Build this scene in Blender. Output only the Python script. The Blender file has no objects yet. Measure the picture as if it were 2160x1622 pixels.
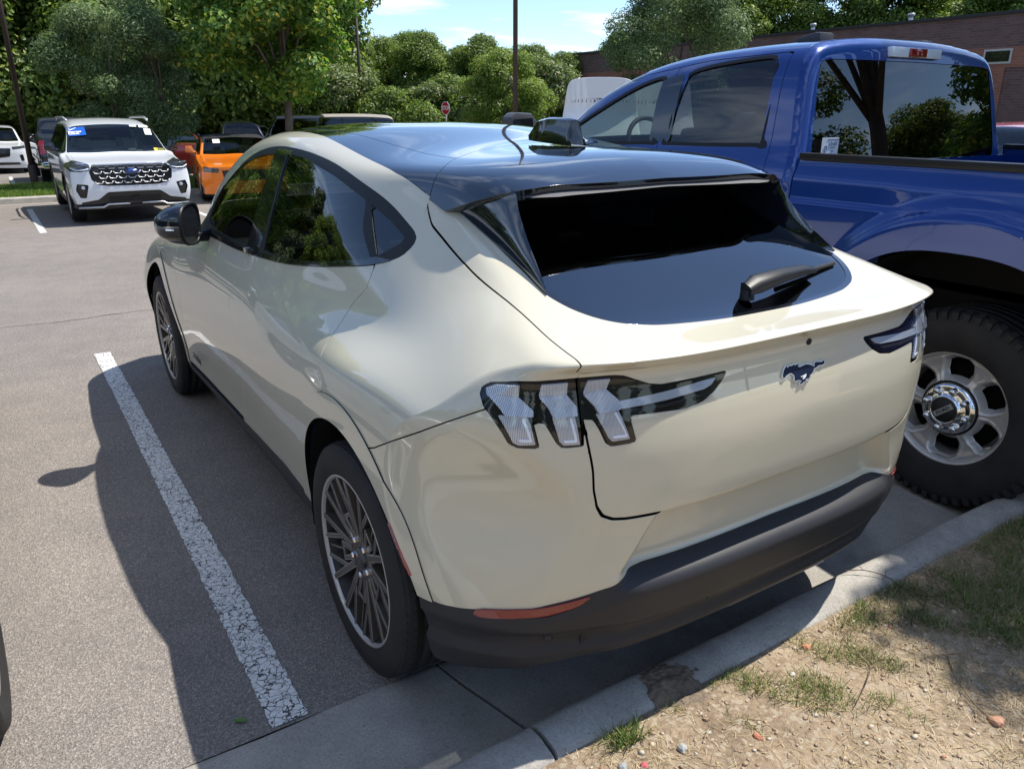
import bpy, bmesh, math, random
import numpy as np
from mathutils import Vector, Matrix
C = bpy.context.scene.collection
SC = bpy.context.scene
rad = math.radians
# ------------------------------------------------------------------ camera
CAMP = (-1.6298, -1.9566, 1.6450)
YAW, PITCH, ROLL, FPX = 0.573336, 0.338028, -0.00013, 1640.68
cam_d = bpy.data.cameras.new('camera'); cam = bpy.data.objects.new('camera', cam_d); C.objects.link(cam)
cam_d.sensor_fit = 'HORIZONTAL'; cam_d.sensor_width = 36; cam_d.lens = 36 * FPX / 2160
cam_d.clip_start = .05; cam_d.clip_end = 900
fw = Vector((math.sin(YAW) * math.cos(PITCH), math.cos(YAW) * math.cos(PITCH), -math.sin(PITCH)))
rt = Vector((math.cos(YAW), -math.sin(YAW), 0)); up = rt.cross(fw)
cam.matrix_world = Matrix(((rt.x, up.x, -fw.x, CAMP[0]), (rt.y, up.y, -fw.y, CAMP[1]), (rt.z, up.z, -fw.z, CAMP[2]), (0, 0, 0, 1)))
SC.camera = cam
SC.render.resolution_x = 1024; SC.render.resolution_y = 768
# ------------------------------------------------------------------ sky and sun
SUNDIR = Vector((.56, -.10, 1.0)).normalized()
sun_el = math.asin(SUNDIR.z); sun_az = math.atan2(SUNDIR.x, SUNDIR.y)
W = bpy.data.worlds.new('World'); SC.world = W; W.use_nodes = True
nt = W.node_tree; nt.nodes.clear()
def wn(t, **k):
    n = nt.nodes.new(t)
    for a, b in k.items(): setattr(n, a, b)
    return n
sky = wn('ShaderNodeTexSky', sky_type='NISHITA', sun_disc=False, sun_elevation=sun_el, sun_rotation=sun_az, altitude=50, air_density=.85, dust_density=.15, ozone_density=1.6)
tc = wn('ShaderNodeTexCoord'); sp = wn('ShaderNodeSeparateXYZ'); nt.links.new(tc.outputs['Generated'], sp.inputs[0])
zz = wn('ShaderNodeMath', operation='ADD'); nt.links.new(sp.outputs[2], zz.inputs[0]); zz.inputs[1].default_value = .12
zm = wn('ShaderNodeMath', operation='MAXIMUM'); nt.links.new(zz.outputs[0], zm.inputs[0]); zm.inputs[1].default_value = .08
dv = wn('ShaderNodeVectorMath', operation='DIVIDE'); cb = wn('ShaderNodeCombineXYZ')
for i in range(3): nt.links.new(zm.outputs[0], cb.inputs[i])
nt.links.new(tc.outputs['Generated'], dv.inputs[0]); nt.links.new(cb.outputs[0], dv.inputs[1])
mp = wn('ShaderNodeMapping'); nt.links.new(dv.outputs[0], mp.inputs[0]); mp.inputs['Scale'].default_value = (1.0, 1.5, .1); mp.inputs['Location'].default_value = (3.1, .4, 0)
cn = wn('ShaderNodeTexNoise'); cn.inputs['Scale'].default_value = 1.15; cn.inputs['Detail'].default_value = 9; cn.inputs['Roughness'].default_value = .55; cn.inputs['Distortion'].default_value = .35
nt.links.new(mp.outputs[0], cn.inputs['Vector'])
cr = wn('ShaderNodeValToRGB'); cr.color_ramp.elements[0].position = .505; cr.color_ramp.elements[0].color = (0, 0, 0, 1)
cr.color_ramp.elements[1].position = .70; cr.color_ramp.elements[1].color = (.85, .85, .85, 1); nt.links.new(cn.outputs[0], cr.inputs[0])
cmx = wn('ShaderNodeMix', data_type='RGBA'); nt.links.new(cr.outputs[0], cmx.inputs[0]); nt.links.new(sky.outputs[0], cmx.inputs[6]); cmx.inputs[7].default_value = (7.6, 8.2, 9.0, 1)
tn = wn('ShaderNodeMix', data_type='RGBA', blend_type='MULTIPLY'); tn.inputs[0].default_value = 1; nt.links.new(cmx.outputs[2], tn.inputs[6]); tn.inputs[7].default_value = (.93, .985, 1.07, 1)
bg = wn('ShaderNodeBackground'); bg.inputs[1].default_value = .125; nt.links.new(tn.outputs[2], bg.inputs[0])
wo = wn('ShaderNodeOutputWorld'); nt.links.new(bg.outputs[0], wo.inputs[0])
sl = bpy.data.lights.new('sun', 'SUN'); so = bpy.data.objects.new('sun', sl); C.objects.link(so)
sl.energy = 4.5; sl.angle = rad(.53); sl.color = (1, .95, .87)
so.rotation_euler = SUNDIR.to_track_quat('Z', 'Y').to_euler()
vs = SC.view_settings; vs.view_transform = 'Standard'; vs.look = 'None'; vs.exposure = .66; vs.gamma = 1; vs.use_curve_mapping = False
# ------------------------------------------------------------------ object helpers
def tag(o, label=None, cat=None, group=None, kind=None):
    if label: o['label'] = label
    if cat: o['category'] = cat
    if group: o['group'] = group
    if kind: o['kind'] = kind
    return o
def empty(name, loc=(0, 0, 0), rz=0.0, label=None, cat=None, group=None):
    o = bpy.data.objects.new(name, None); C.objects.link(o); o.location = loc; o.rotation_euler = (0, 0, rz); o.empty_display_size = .2
    return tag(o, label, cat, group)
def link(name, me, mat=None, parent=None):
    o = bpy.data.objects.new(name, me); C.objects.link(o)
    if mat is not None and not me.materials: me.materials.append(mat)
    if parent: o.parent = parent
    return o
def copy_tree(o, parent=None, name=None):
    c = o.copy(); C.objects.link(c); c.parent = parent
    for ch in list(o.children): copy_tree(ch, c)
    return c
class MB:
    """collects shapes into one mesh"""
    def __init__(s): s.v = []; s.f = []; s.m = []; s.sm = []
    def add(s, v, f, m=0, smooth=False):
        b = len(s.v); s.v += [tuple(p) for p in v]; s.f += [tuple(b + i for i in q) for q in f]; s.m += [m] * len(f); s.sm += [smooth] * len(f); return s
    def box(s, a, b, m=0):
        (x0, y0, z0), (x1, y1, z1) = a, b
        return s.add([(x0, y0, z0), (x1, y0, z0), (x1, y1, z0), (x0, y1, z0), (x0, y0, z1), (x1, y0, z1), (x1, y1, z1), (x0, y1, z1)],
                     [(0, 3, 2, 1), (4, 5, 6, 7), (0, 1, 5, 4), (1, 2, 6, 5), (2, 3, 7, 6), (3, 0, 4, 7)], m)
    def tube(s, pts, r, n=8, m=0, cap=True, smooth=True):
        pts = [Vector(p) for p in pts]; rs = r if isinstance(r, (list, tuple)) else [r] * len(pts); V = []; F = []; prev = None
        for i, p in enumerate(pts):
            d = (pts[min(i + 1, len(pts) - 1)] - pts[max(i - 1, 0)]).normalized()
            if prev is None: a = d.orthogonal().normalized()
            else: a = (prev - d * prev.dot(d)).normalized()
            prev = a; b = d.cross(a)
            for k in range(n):
                t = 2 * math.pi * k / n; V.append(p + (a * math.cos(t) + b * math.sin(t)) * rs[i])
        for i in range(len(pts) - 1):
            for k in range(n): F.append((i * n + k, i * n + (k + 1) % n, (i + 1) * n + (k + 1) % n, (i + 1) * n + k))
        if cap: F += [tuple(range(n - 1, -1, -1)), tuple((len(pts) - 1) * n + k for k in range(n))]
        return s.add(V, F, m, smooth)
    def prism(s, poly, ax, a, b, m=0):
        """poly 2D (ccw) extruded along axis ax (0,1,2) from a to b"""
        def P(u, v, w): return {0: (w, u, v), 1: (u, w, v), 2: (u, v, w)}[ax]
        n = len(poly); V = [P(u, v, a) for u, v in poly] + [P(u, v, b) for u, v in poly]
        F = [tuple(range(n - 1, -1, -1)), tuple(range(n, 2 * n))] + [(i, (i + 1) % n, n + (i + 1) % n, n + i) for i in range(n)]
        return s.add(V, F, m)
    def lathe(s, prof, ax=0, n=48, m=0, c=(0, 0, 0), smooth=True):
        """prof list of (axial, radius) about axis ax"""
        V = []; F = []
        for a, r in prof:
            for k in range(n):
                t = 2 * math.pi * k / n; u, v = r * math.cos(t), r * math.sin(t)
                p = {0: (a, u, v), 1: (u, a, v), 2: (u, v, a)}[ax]; V.append((p[0] + c[0], p[1] + c[1], p[2] + c[2]))
        for i in range(len(prof) - 1):
            for k in range(n): F.append((i * n + k, i * n + (k + 1) % n, (i + 1) * n + (k + 1) % n, (i + 1) * n + k))
        return s.add(V, F, m, smooth)
    def mesh(s, name, mats, fix=True, bevel=0):
        me = bpy.data.meshes.new(name); me.from_pydata(s.v, [], s.f)
        for mt in (mats if isinstance(mats, (list, tuple)) else [mats]): me.materials.append(mt)
        me.polygons.foreach_set('material_index', s.m); me.polygons.foreach_set('use_smooth', s.sm); me.update()
        if fix or bevel:
            bm = bmesh.new(); bm.from_mesh(me)
            if bevel:
                es = [e for e in bm.edges if len(e.link_faces) == 2 and e.calc_face_angle(0) > .6]
                bmesh.ops.bevel(bm, geom=es, offset=bevel, segments=2, profile=.6, affect='EDGES')
                for f in bm.faces: f.smooth = True
            bmesh.ops.recalc_face_normals(bm, faces=bm.faces); bm.to_mesh(me); bm.free()
            if bevel: me.set_sharp_from_angle(angle=rad(50))
        return me
    def build(s, name, mats, parent=None, fix=True, bevel=0):
        return link(name, s.mesh(name, mats, fix, bevel), None, parent)
# ------------------------------------------------------------------ materials
def mat(name, col, rough=.5, metal=0, coat=0, spec=.5, coat_rough=.02, trans=0, ior=1.45, alpha=1, bump=None, var=None, flakes=0, emit=None, coat_ior=1.5):
    m = bpy.data.materials.new(name); m.use_nodes = True; t = m.node_tree; b = t.nodes['Principled BSDF']
    b.inputs['Base Color'].default_value = (*col, 1); b.inputs['Roughness'].default_value = rough; b.inputs['Metallic'].default_value = metal
    b.inputs['Coat Weight'].default_value = coat; b.inputs['Coat Roughness'].default_value = coat_rough; b.inputs['Coat IOR'].default_value = coat_ior; b.inputs['Specular IOR Level'].default_value = spec
    b.inputs['Transmission Weight'].default_value = trans; b.inputs['IOR'].default_value = ior; b.inputs['Alpha'].default_value = alpha
    co = t.nodes.new('ShaderNodeTexCoord')
    if var:   # (scale, amount, col2)
        n = t.nodes.new('ShaderNodeTexNoise'); n.inputs['Scale'].default_value = var[0]; n.inputs['Detail'].default_value = 6; t.links.new(co.outputs['Object'], n.inputs[0])
        r = t.nodes.new('ShaderNodeMapRange'); r.inputs[1].default_value = .35; r.inputs[2].default_value = .65; r.inputs[4].default_value = var[1]; t.links.new(n.outputs[0], r.inputs[0])
        x = t.nodes.new('ShaderNodeMix'); x.data_type = 'RGBA'; x.inputs[6].default_value = (*col, 1); x.inputs[7].default_value = (*var[2], 1); t.links.new(r.outputs[0], x.inputs[0]); t.links.new(x.outputs[2], b.inputs['Base Color'])
    if bump:  # (scale, strength, distance)
        n = t.nodes.new('ShaderNodeTexNoise'); n.inputs['Scale'].default_value = bump[0]; n.inputs['Detail'].default_value = 3; t.links.new(co.outputs['Object'], n.inputs[0])
        u = t.nodes.new('ShaderNodeBump'); u.inputs['Strength'].default_value = bump[1]; u.inputs['Distance'].default_value = bump[2]; t.links.new(n.outputs[0], u.inputs['Height']); t.links.new(u.outputs[0], b.inputs['Normal'])
    if emit: b.inputs['Emission Color'].default_value = (*emit[:3], 1); b.inputs['Emission Strength'].default_value = emit[3]
    return m
def glassmat(name, tint, rough=0.0, ior=1.5, refl=1.0):
    """car glazing: tinted transparency under a fresnel reflection"""
    m = bpy.data.materials.new(name); m.use_nodes = True; t = m.node_tree; t.nodes.clear()
    tr = t.nodes.new('ShaderNodeBsdfTransparent'); tr.inputs[0].default_value = (*tint, 1)
    gl = t.nodes.new('ShaderNodeBsdfGlossy'); gl.inputs['Roughness'].default_value = rough; gl.inputs[0].default_value = (refl, refl, refl, 1)
    fr = t.nodes.new('ShaderNodeFresnel'); fr.inputs[0].default_value = ior
    geo = t.nodes.new('ShaderNodeNewGeometry'); iv = t.nodes.new('ShaderNodeMath'); iv.operation = 'SUBTRACT'; iv.inputs[0].default_value = 1; t.links.new(geo.outputs['Backfacing'], iv.inputs[1])
    mu = t.nodes.new('ShaderNodeMath'); mu.operation = 'MULTIPLY'; t.links.new(fr.outputs[0], mu.inputs[0]); t.links.new(iv.outputs[0], mu.inputs[1])
    mx = t.nodes.new('ShaderNodeMixShader'); t.links.new(mu.outputs[0], mx.inputs[0]); t.links.new(tr.outputs[0], mx.inputs[1]); t.links.new(gl.outputs[0], mx.inputs[2])
    o = t.nodes.new('ShaderNodeOutputMaterial'); t.links.new(mx.outputs[0], o.inputs[0])
    return m
M = {}
M['paint'] = mat('sand paint', (.555, .520, .40), .40, 0, 1.0, .25, .012, coat_ior=1.65)
M['blackgloss'] = mat('gloss black panel', (.006, .0065, .008), .12, 0, 1.0, .5, .01)
M['blackroof'] = mat('black roof paint', (.005, .007, .012), .10, 0, 1.0, .3, .006, coat_ior=1.85)
M['cladding'] = mat('charcoal bumper plastic', (.026, .027, .031), .46, 0, 0, .35, bump=(900, .25, .0006))
M['trim'] = mat('satin black trim', (.012, .012, .013), .40, 0, 0, .3)
M['rubber'] = mat('tyre rubber', (.018, .018, .019), .72, 0, 0, .35, bump=(160, .2, .001), var=(9, .6, (.035, .033, .031)))
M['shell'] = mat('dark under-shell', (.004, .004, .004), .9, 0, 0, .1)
M['well'] = mat('wheel well liner', (.012, .012, .012), .9, 0, 0, .2)
M['glassdark'] = glassmat('privacy glass', (.05, .055, .06), 0, 1.75)
M['glassrear'] = glassmat('rear privacy glass', (.11, .12, .13), 0, 2.4)
M['glassclear'] = glassmat('front side glass', (.34, .40, .37), 0, 1.5)
M['glasswind'] = glassmat('windscreen glass', (.55, .62, .60), 0, 1.5)
M['mirrorglass'] = mat('mirror glass', (.10, .11, .12), .03, .9)
M['lampblack'] = mat('lamp housing black', (.004, .004, .005), .22, 0, 0, .3)
M['chrome'] = mat('chrome', (.75, .76, .78), .08, 1)
M['machined'] = mat('machined alloy', (.42, .405, .39), .34, .35, .3)
M['bronze'] = mat('dark bronze alloy', (.105, .085, .070), .36, .35, .5)
M['barrel'] = mat('rim barrel', (.03, .026, .023), .5, .3)
M['alloy'] = mat('painted silver alloy', (.52, .51, .50), .38, .55, .3)
M['steel'] = mat('brake steel', (.25, .24, .23), .4, 1)
M['redlens'] = mat('red lens', (.25, .006, .012), .12, 0, 1.0, .5)
M['reflector'] = mat('red reflector', (.20, .012, .012), .25, 0, 1.0, .5, bump=(500, .5, .001))
M['seat'] = mat('interior grey', (.10, .10, .105), .7)
M['dash'] = mat('interior black', (.012, .012, .013), .6)
M['white'] = mat('white paint', (.80, .80, .79), .3, 0, 1.0, .5)
M['blue'] = mat('blue metallic paint', (.0008, .032, .20), .28, .35, 1.0, .4, .008, coat_ior=1.5)
def text_obj(body, size, loc, rot, parent, m, name='lettering', ext=.0015, sx=1.0, bold=.0):
    cu = bpy.data.curves.new(name, 'FONT'); cu.body = body; cu.size = size; cu.extrude = ext; cu.align_x = 'CENTER'; cu.align_y = 'CENTER'; cu.resolution_u = 2; cu.offset = bold; o = bpy.data.objects.new(name, cu); C.objects.link(o); bpy.context.view_layer.update()
    me = bpy.data.meshes.new_from_object(o); bpy.data.objects.remove(o); mo = link(name, me, m, parent); mo.location = loc; mo.rotation_euler = rot; mo.scale = (sx, 1, 1); return mo
# ------------------------------------------------------------------ splines and trimmed-surface tools (numpy)
def cspline(xk, yk, x):
    xk = np.asarray(xk, float); yk = np.asarray(yk, float); n = len(xk); h = np.diff(xk); A = np.zeros((n, n)); b = np.zeros((n,) + yk.shape[1:])
    A[0, 0] = A[-1, -1] = 1
    for i in range(1, n - 1):
        A[i, i - 1] = h[i - 1]; A[i, i] = 2 * (h[i - 1] + h[i]); A[i, i + 1] = h[i]
        b[i] = 6 * ((yk[i + 1] - yk[i]) / h[i] - (yk[i] - yk[i - 1]) / h[i - 1])
    Mm = np.linalg.solve(A, b); x = np.asarray(x, float); i = np.clip(np.searchsorted(xk, x) - 1, 0, n - 2)
    a = (xk[i + 1] - x) / h[i]; c = (x - xk[i]) / h[i]; sh = (...,) + (None,) * (yk.ndim - 1); a = a[sh]; c = c[sh]; hh = h[i][sh]
    return a * yk[i] + c * yk[i + 1] + ((a ** 3 - a) * Mm[i] + (c ** 3 - c) * Mm[i + 1]) * hh ** 2 / 6
def lin(xk, yk, x): return np.interp(x, xk, yk)
def sstep(a, b, x):
    t = np.clip((x - a) / (b - a), 0, 1); return t * t * (3 - 2 * t)
def smax(a, b, k):
    h = np.clip(.5 + .5 * (a - b) / k, 0, 1); return b * (1 - h) + a * h + k * h * (1 - h)
def pchip(xk, yk, x):
    xk = np.asarray(xk, float); yk = np.asarray(yk, float); h = np.diff(xk); d = np.diff(yk) / h; m = np.zeros(len(xk)); m[0] = d[0]; m[-1] = d[-1]
    for i in range(1, len(xk) - 1):
        if d[i - 1] * d[i] > 0:
            w1 = 2 * h[i] + h[i - 1]; w2 = h[i] + 2 * h[i - 1]; m[i] = (w1 + w2) / (w1 / d[i - 1] + w2 / d[i])
    x = np.asarray(x, float); i = np.clip(np.searchsorted(xk, x) - 1, 0, len(xk) - 2); t = np.clip((x - xk[i]) / h[i], 0, 1)
    return (2 * t ** 3 - 3 * t ** 2 + 1) * yk[i] + (t ** 3 - 2 * t ** 2 + t) * h[i] * m[i] + (-2 * t ** 3 + 3 * t ** 2) * yk[i + 1] + (t ** 3 - t ** 2) * h[i] * m[i + 1]
def crp(poly, n=5, closed=True):
    """Catmull-Rom resample of a 2D/3D polyline"""
    P = np.array(poly, float); k = len(P); out = []
    for i in range(k if closed else k - 1):
        p0, p1, p2, p3 = (P[(i + j) % k] if closed else P[min(max(i + j, 0), k - 1)] for j in (-1, 0, 1, 2))
        for t in np.arange(n) / n: out.append(.5 * (2 * p1 + (p2 - p0) * t + (2 * p0 - 5 * p1 + 4 * p2 - p3) * t * t + (3 * p1 - p0 - 3 * p2 + p3) * t ** 3))
    if not closed: out.append(P[-1])
    return np.array(out)
def sdpoly(U, Vv, poly):
    """signed distance to a polygon, positive inside"""
    P = np.array(poly, float); Q = np.roll(P, -1, 0); d = np.full(U.shape, 1e9); ins = np.zeros(U.shape, bool)
    for (x0, y0), (x1, y1) in zip(P, Q):
        ex, ey = x1 - x0, y1 - y0; L = ex * ex + ey * ey + 1e-18; t = np.clip(((U - x0) * ex + (Vv - y0) * ey) / L, 0, 1)
        d = np.minimum(d, (U - x0 - t * ex) ** 2 + (Vv - y0 - t * ey) ** 2)
        if y0 != y1:
            c = ((y0 > Vv) != (y1 > Vv)) & (U < (x1 - x0) * (Vv - y0) / (y1 - y0) + x0); ins ^= c
    d = np.sqrt(d); return np.where(ins, d, -d)
def sdpath(U, Vv, path):
    """unsigned distance to an open path"""
    P = np.array(path, float); d = np.full(U.shape, 1e9)
    for (x0, y0), (x1, y1) in zip(P[:-1], P[1:]):
        ex, ey = x1 - x0, y1 - y0; L = ex * ex + ey * ey + 1e-18; t = np.clip(((U - x0) * ex + (Vv - y0) * ey) / L, 0, 1)
        d = np.minimum(d, (U - x0 - t * ex) ** 2 + (Vv - y0 - t * ey) ** 2)
    return np.sqrt(d)
def grid_faces(n, m):
    i = np.arange(n * m).reshape(n, m); a, b, c, d = i[:-1, :-1].ravel(), i[1:, :-1].ravel(), i[1:, 1:].ravel(), i[:-1, 1:].ravel()
    return np.concatenate([np.stack([a, b, c], 1), np.stack([a, c, d], 1)])
def vnormals(V, F, Nout=None):
    fn = np.cross(V[F[:, 1]] - V[F[:, 0]], V[F[:, 2]] - V[F[:, 0]]); N = np.zeros_like(V)
    for k in range(3): np.add.at(N, F[:, k], fn)
    return N / (np.linalg.norm(N, axis=1)[:, None] + 1e-12)
class TM:
    """trimmed mesh: vertices, normals, triangles"""
    def __init__(s, V, F, N=None, flip=False):
        if flip: F = F[:, ::-1].copy()
        s.V = V; s.F = F; s.N = vnormals(V, F) if N is None else N
    def fld(s, f): return f(s.V) if callable(f) else f
    def clip(s, f):
        if len(s.F) == 0: return s
        v = np.asarray(f(s.V), float); v = np.where(np.abs(v) < 1e-7, 1e-7, v); ins = v > 0; k = ins[s.F].sum(1)
        keep = s.F[k == 3]; new = [keep]; E = []
        def rot(F, want):   # rotate so that vertex with ins==want comes first
            w = ins[F] == want; a = np.argmax(w, 1); r = np.arange(len(F)); return np.stack([F[r, a], F[r, (a + 1) % 3], F[r, (a + 2) % 3]], 1)
        F1 = rot(s.F[k == 1], True); F2 = rot(s.F[k == 2], False)
        e = np.concatenate([F1[:, [0, 1]], F1[:, [0, 2]], F2[:, [0, 1]], F2[:, [0, 2]]]); 
        if len(e) == 0: 
            return TM(s.V, keep, s.N).compact()
        es = np.sort(e, 1); key = es[:, 0].astype(np.int64) * len(s.V) + es[:, 1]; uq, inv = np.unique(key, return_inverse=True)
        a = (uq // len(s.V)).astype(int); b = (uq % len(s.V)).astype(int); t = (v[a] / (v[a] - v[b]))[:, None]
        NV = s.V[a] + (s.V[b] - s.V[a]) * t; NN = s.N[a] + (s.N[b] - s.N[a]) * t; NN /= np.linalg.norm(NN, axis=1)[:, None] + 1e-12
        ids = inv + len(s.V); n1, n2 = len(F1), len(F2); i1, i2, i3, i4 = ids[:n1], ids[n1:2 * n1], ids[2 * n1:2 * n1 + n2], ids[2 * n1 + n2:]
        new.append(np.stack([F1[:, 0], i1, i2], 1)); new.append(np.stack([i3, F2[:, 1], F2[:, 2]], 1)); new.append(np.stack([i3, F2[:, 2], i4], 1))
        return TM(np.concatenate([s.V, NV]), np.concatenate(new), np.concatenate([s.N, NN])).compact()
    def compact(s):
        u, inv = np.unique(s.F, return_inverse=True); return TM(s.V[u], inv.reshape(-1, 3), s.N[u])
    def offset(s, d):
        dd = d(s.V)[:, None] if callable(d) else d; return TM(s.V + s.N * dd, s.F, s.N)
    def subdiv(s):
        F = s.F; nv = len(s.V); e = np.sort(np.concatenate([F[:, [0, 1]], F[:, [1, 2]], F[:, [2, 0]]]), 1); k = e[:, 0].astype(np.int64) * nv + e[:, 1]; u, inv = np.unique(k, return_inverse=True); a = (u // nv).astype(int); b = (u % nv).astype(int)
        L = np.linalg.norm(s.V[b] - s.V[a], axis=1)[:, None]; dN = s.N[b] - s.N[a]; dv = s.V[b] - s.V[a]
        mid = (s.V[a] + s.V[b]) / 2 + (s.N[a] + s.N[b]) / 2 * ((dN * dv).sum(1) / 8)[:, None]; NN = s.N[a] + s.N[b]; NN /= np.linalg.norm(NN, axis=1)[:, None] + 1e-12
        n = len(F); m0, m1, m2 = inv[:n] + nv, inv[n:2 * n] + nv, inv[2 * n:] + nv
        NF = np.concatenate([np.stack([F[:, 0], m0, m2], 1), np.stack([m0, F[:, 1], m1], 1), np.stack([m2, m1, F[:, 2]], 1), np.stack([m0, m1, m2], 1)])
        return TM(np.concatenate([s.V, mid]), NF, np.concatenate([s.N, NN]))
    def mirror(s): return TM(s.V * (-1, 1, 1), s.F[:, ::-1].copy(), s.N * (-1, 1, 1))
    def weld(s, tol=2e-5):
        k = np.round(s.V / tol).astype(np.int64); _, idx, inv = np.unique(k, axis=0, return_index=True, return_inverse=True); inv = inv.ravel()
        N = np.zeros((len(idx), 3)); np.add.at(N, inv, s.N); N /= np.linalg.norm(N, axis=1)[:, None] + 1e-12; F = inv[s.F]
        F = F[(F[:, 0] != F[:, 1]) & (F[:, 1] != F[:, 2]) & (F[:, 0] != F[:, 2])]; return TM(s.V[idx], F, N)
def join(*ms):
    V = []; F = []; N = []; o = 0
    for m in ms:
        if len(m.F) == 0: continue
        V.append(m.V); N.append(m.N); F.append(m.F + o); o += len(m.V)
    return TM(np.concatenate(V), np.concatenate(F), np.concatenate(N))
def panel(tm, name, material, parent, depth=.012, both=False, nofl=None, smooth_edge=True):
    """turn a trimmed patch into a panel with a returned edge; both = add its mirror image and weld at x=0"""
    if len(tm.F) == 0: return None
    if both: tm = join(tm, tm.mirror())
    tm = tm.weld()
    if len(tm.F) == 0: return None
    V, F, N = tm.V, tm.F, tm.N
    nv = len(V); Vs, Ns, Fs = [V], [N], [F]
    if depth:
        e = np.concatenate([F[:, [0, 1]], F[:, [1, 2]], F[:, [2, 0]]]); key = e[:, 0].astype(np.int64) * nv + e[:, 1]; rk = e[:, 1].astype(np.int64) * nv + e[:, 0]
        B = e[~np.isin(rk, key)]
        if nofl is not None and len(B):
            q = nofl(V); B = B[~(q[B[:, 0]] & q[B[:, 1]])]
        if len(B):
            ed = V[B[:, 1]] - V[B[:, 0]]; side = np.cross(ed, N[B[:, 0]]); S = np.zeros_like(V)
            np.add.at(S, B[:, 0], side); np.add.at(S, B[:, 1], side); S /= np.linalg.norm(S, axis=1)[:, None] + 1e-12
            u, inv = np.unique(B, return_inverse=True); inv = inv.reshape(-1, 2); P = V[u]; Nn = N[u]; Sd = S[u]
            r = .0012; k = len(u)
            rings = [(P, Nn), (P + Sd * r * .7 - Nn * r * .5, (Nn + Sd)), (P + Sd * r * .9 - Nn * r * 1.1, Sd), (P + Sd * r - Nn * depth, Sd)]
            off = nv
            for a, (pp, nn) in enumerate(rings):
                Vs.append(pp); Ns.append(nn / (np.linalg.norm(nn, axis=1)[:, None] + 1e-12))
                if a:
                    i0, j0 = inv[:, 0] + off - k, inv[:, 1] + off - k; i1, j1 = inv[:, 0] + off, inv[:, 1] + off
                    Fs.append(np.stack([i0, i1, j1], 1)); Fs.append(np.stack([i0, j1, j0], 1))
                off += k
    V = np.concatenate(Vs); N = np.concatenate(Ns); F = np.concatenate(Fs)
    o = tri_obj(V, F, N, name, material, parent)
    if depth and material in (M['paint'], M['blue'], M['pearl'] if 'pearl' in M else None) and len(Fs) > 1:   # gap shade painted as dark shell colour deep in each returned edge
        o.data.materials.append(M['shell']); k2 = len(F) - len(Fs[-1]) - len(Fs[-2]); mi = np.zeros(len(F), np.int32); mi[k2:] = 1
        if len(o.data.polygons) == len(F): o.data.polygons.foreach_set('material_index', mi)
    return o
def tri_obj(V, F, N, name, material, parent=None):
    me = bpy.data.meshes.new(name); me.vertices.add(len(V)); me.vertices.foreach_set('co', V.astype(np.float32).ravel())
    me.loops.add(len(F) * 3); me.loops.foreach_set('vertex_index', F.astype(np.int32).ravel()); me.polygons.add(len(F))
    me.polygons.foreach_set('loop_start', np.arange(0, len(F) * 3, 3, dtype=np.int32)); me.polygons.foreach_set('loop_total', np.full(len(F), 3, dtype=np.int32))
    me.polygons.foreach_set('use_smooth', np.ones(len(F), bool)); me.update(calc_edges=True); me.validate(clean_customdata=False)
    if N is not None and len(me.vertices) == len(N): me.normals_split_custom_set_from_vertices([tuple(n) for n in N])
    return link(name, me, material, parent)
def patch_pts(P, flip=False):
    n, m = P.shape[:2]; return TM(P.reshape(-1, 3), grid_faces(n, m), flip=flip)
# ------------------------------------------------------------------ procedural ground materials
def nmat(name):
    m = bpy.data.materials.new(name); m.use_nodes = True; t = m.node_tree; b = t.nodes['Principled BSDF']
    def N(ty, **k):
        n = t.nodes.new(ty)
        for a, c in k.items():
            if a.startswith('i_'): n.inputs[a[2:]].default_value = c
            else: setattr(n, a, c)
        return n
    return m, t, b, N, t.links.new
def ramp(N, L, src, stops):
    r = N('ShaderNodeValToRGB'); e = r.color_ramp.elements
    while len(e) < len(stops): e.new(.5)
    for q, (p, c) in zip(e, stops): q.position = p; q.color = (*c, 1) if len(c) == 3 else c
    L(src, r.inputs[0]); return r.outputs[0]
def mixc(N, L, f, a, b, mode='MIX'):
    x = N('ShaderNodeMix', data_type='RGBA', blend_type=mode)
    for s, v in ((0, f), (6, a), (7, b)):
        if hasattr(v, 'is_linked'): L(v, x.inputs[s])
        elif s == 0: x.inputs[0].default_value = v
        else: x.inputs[s].default_value = (*v, 1)
    return x.outputs[2]
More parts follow.
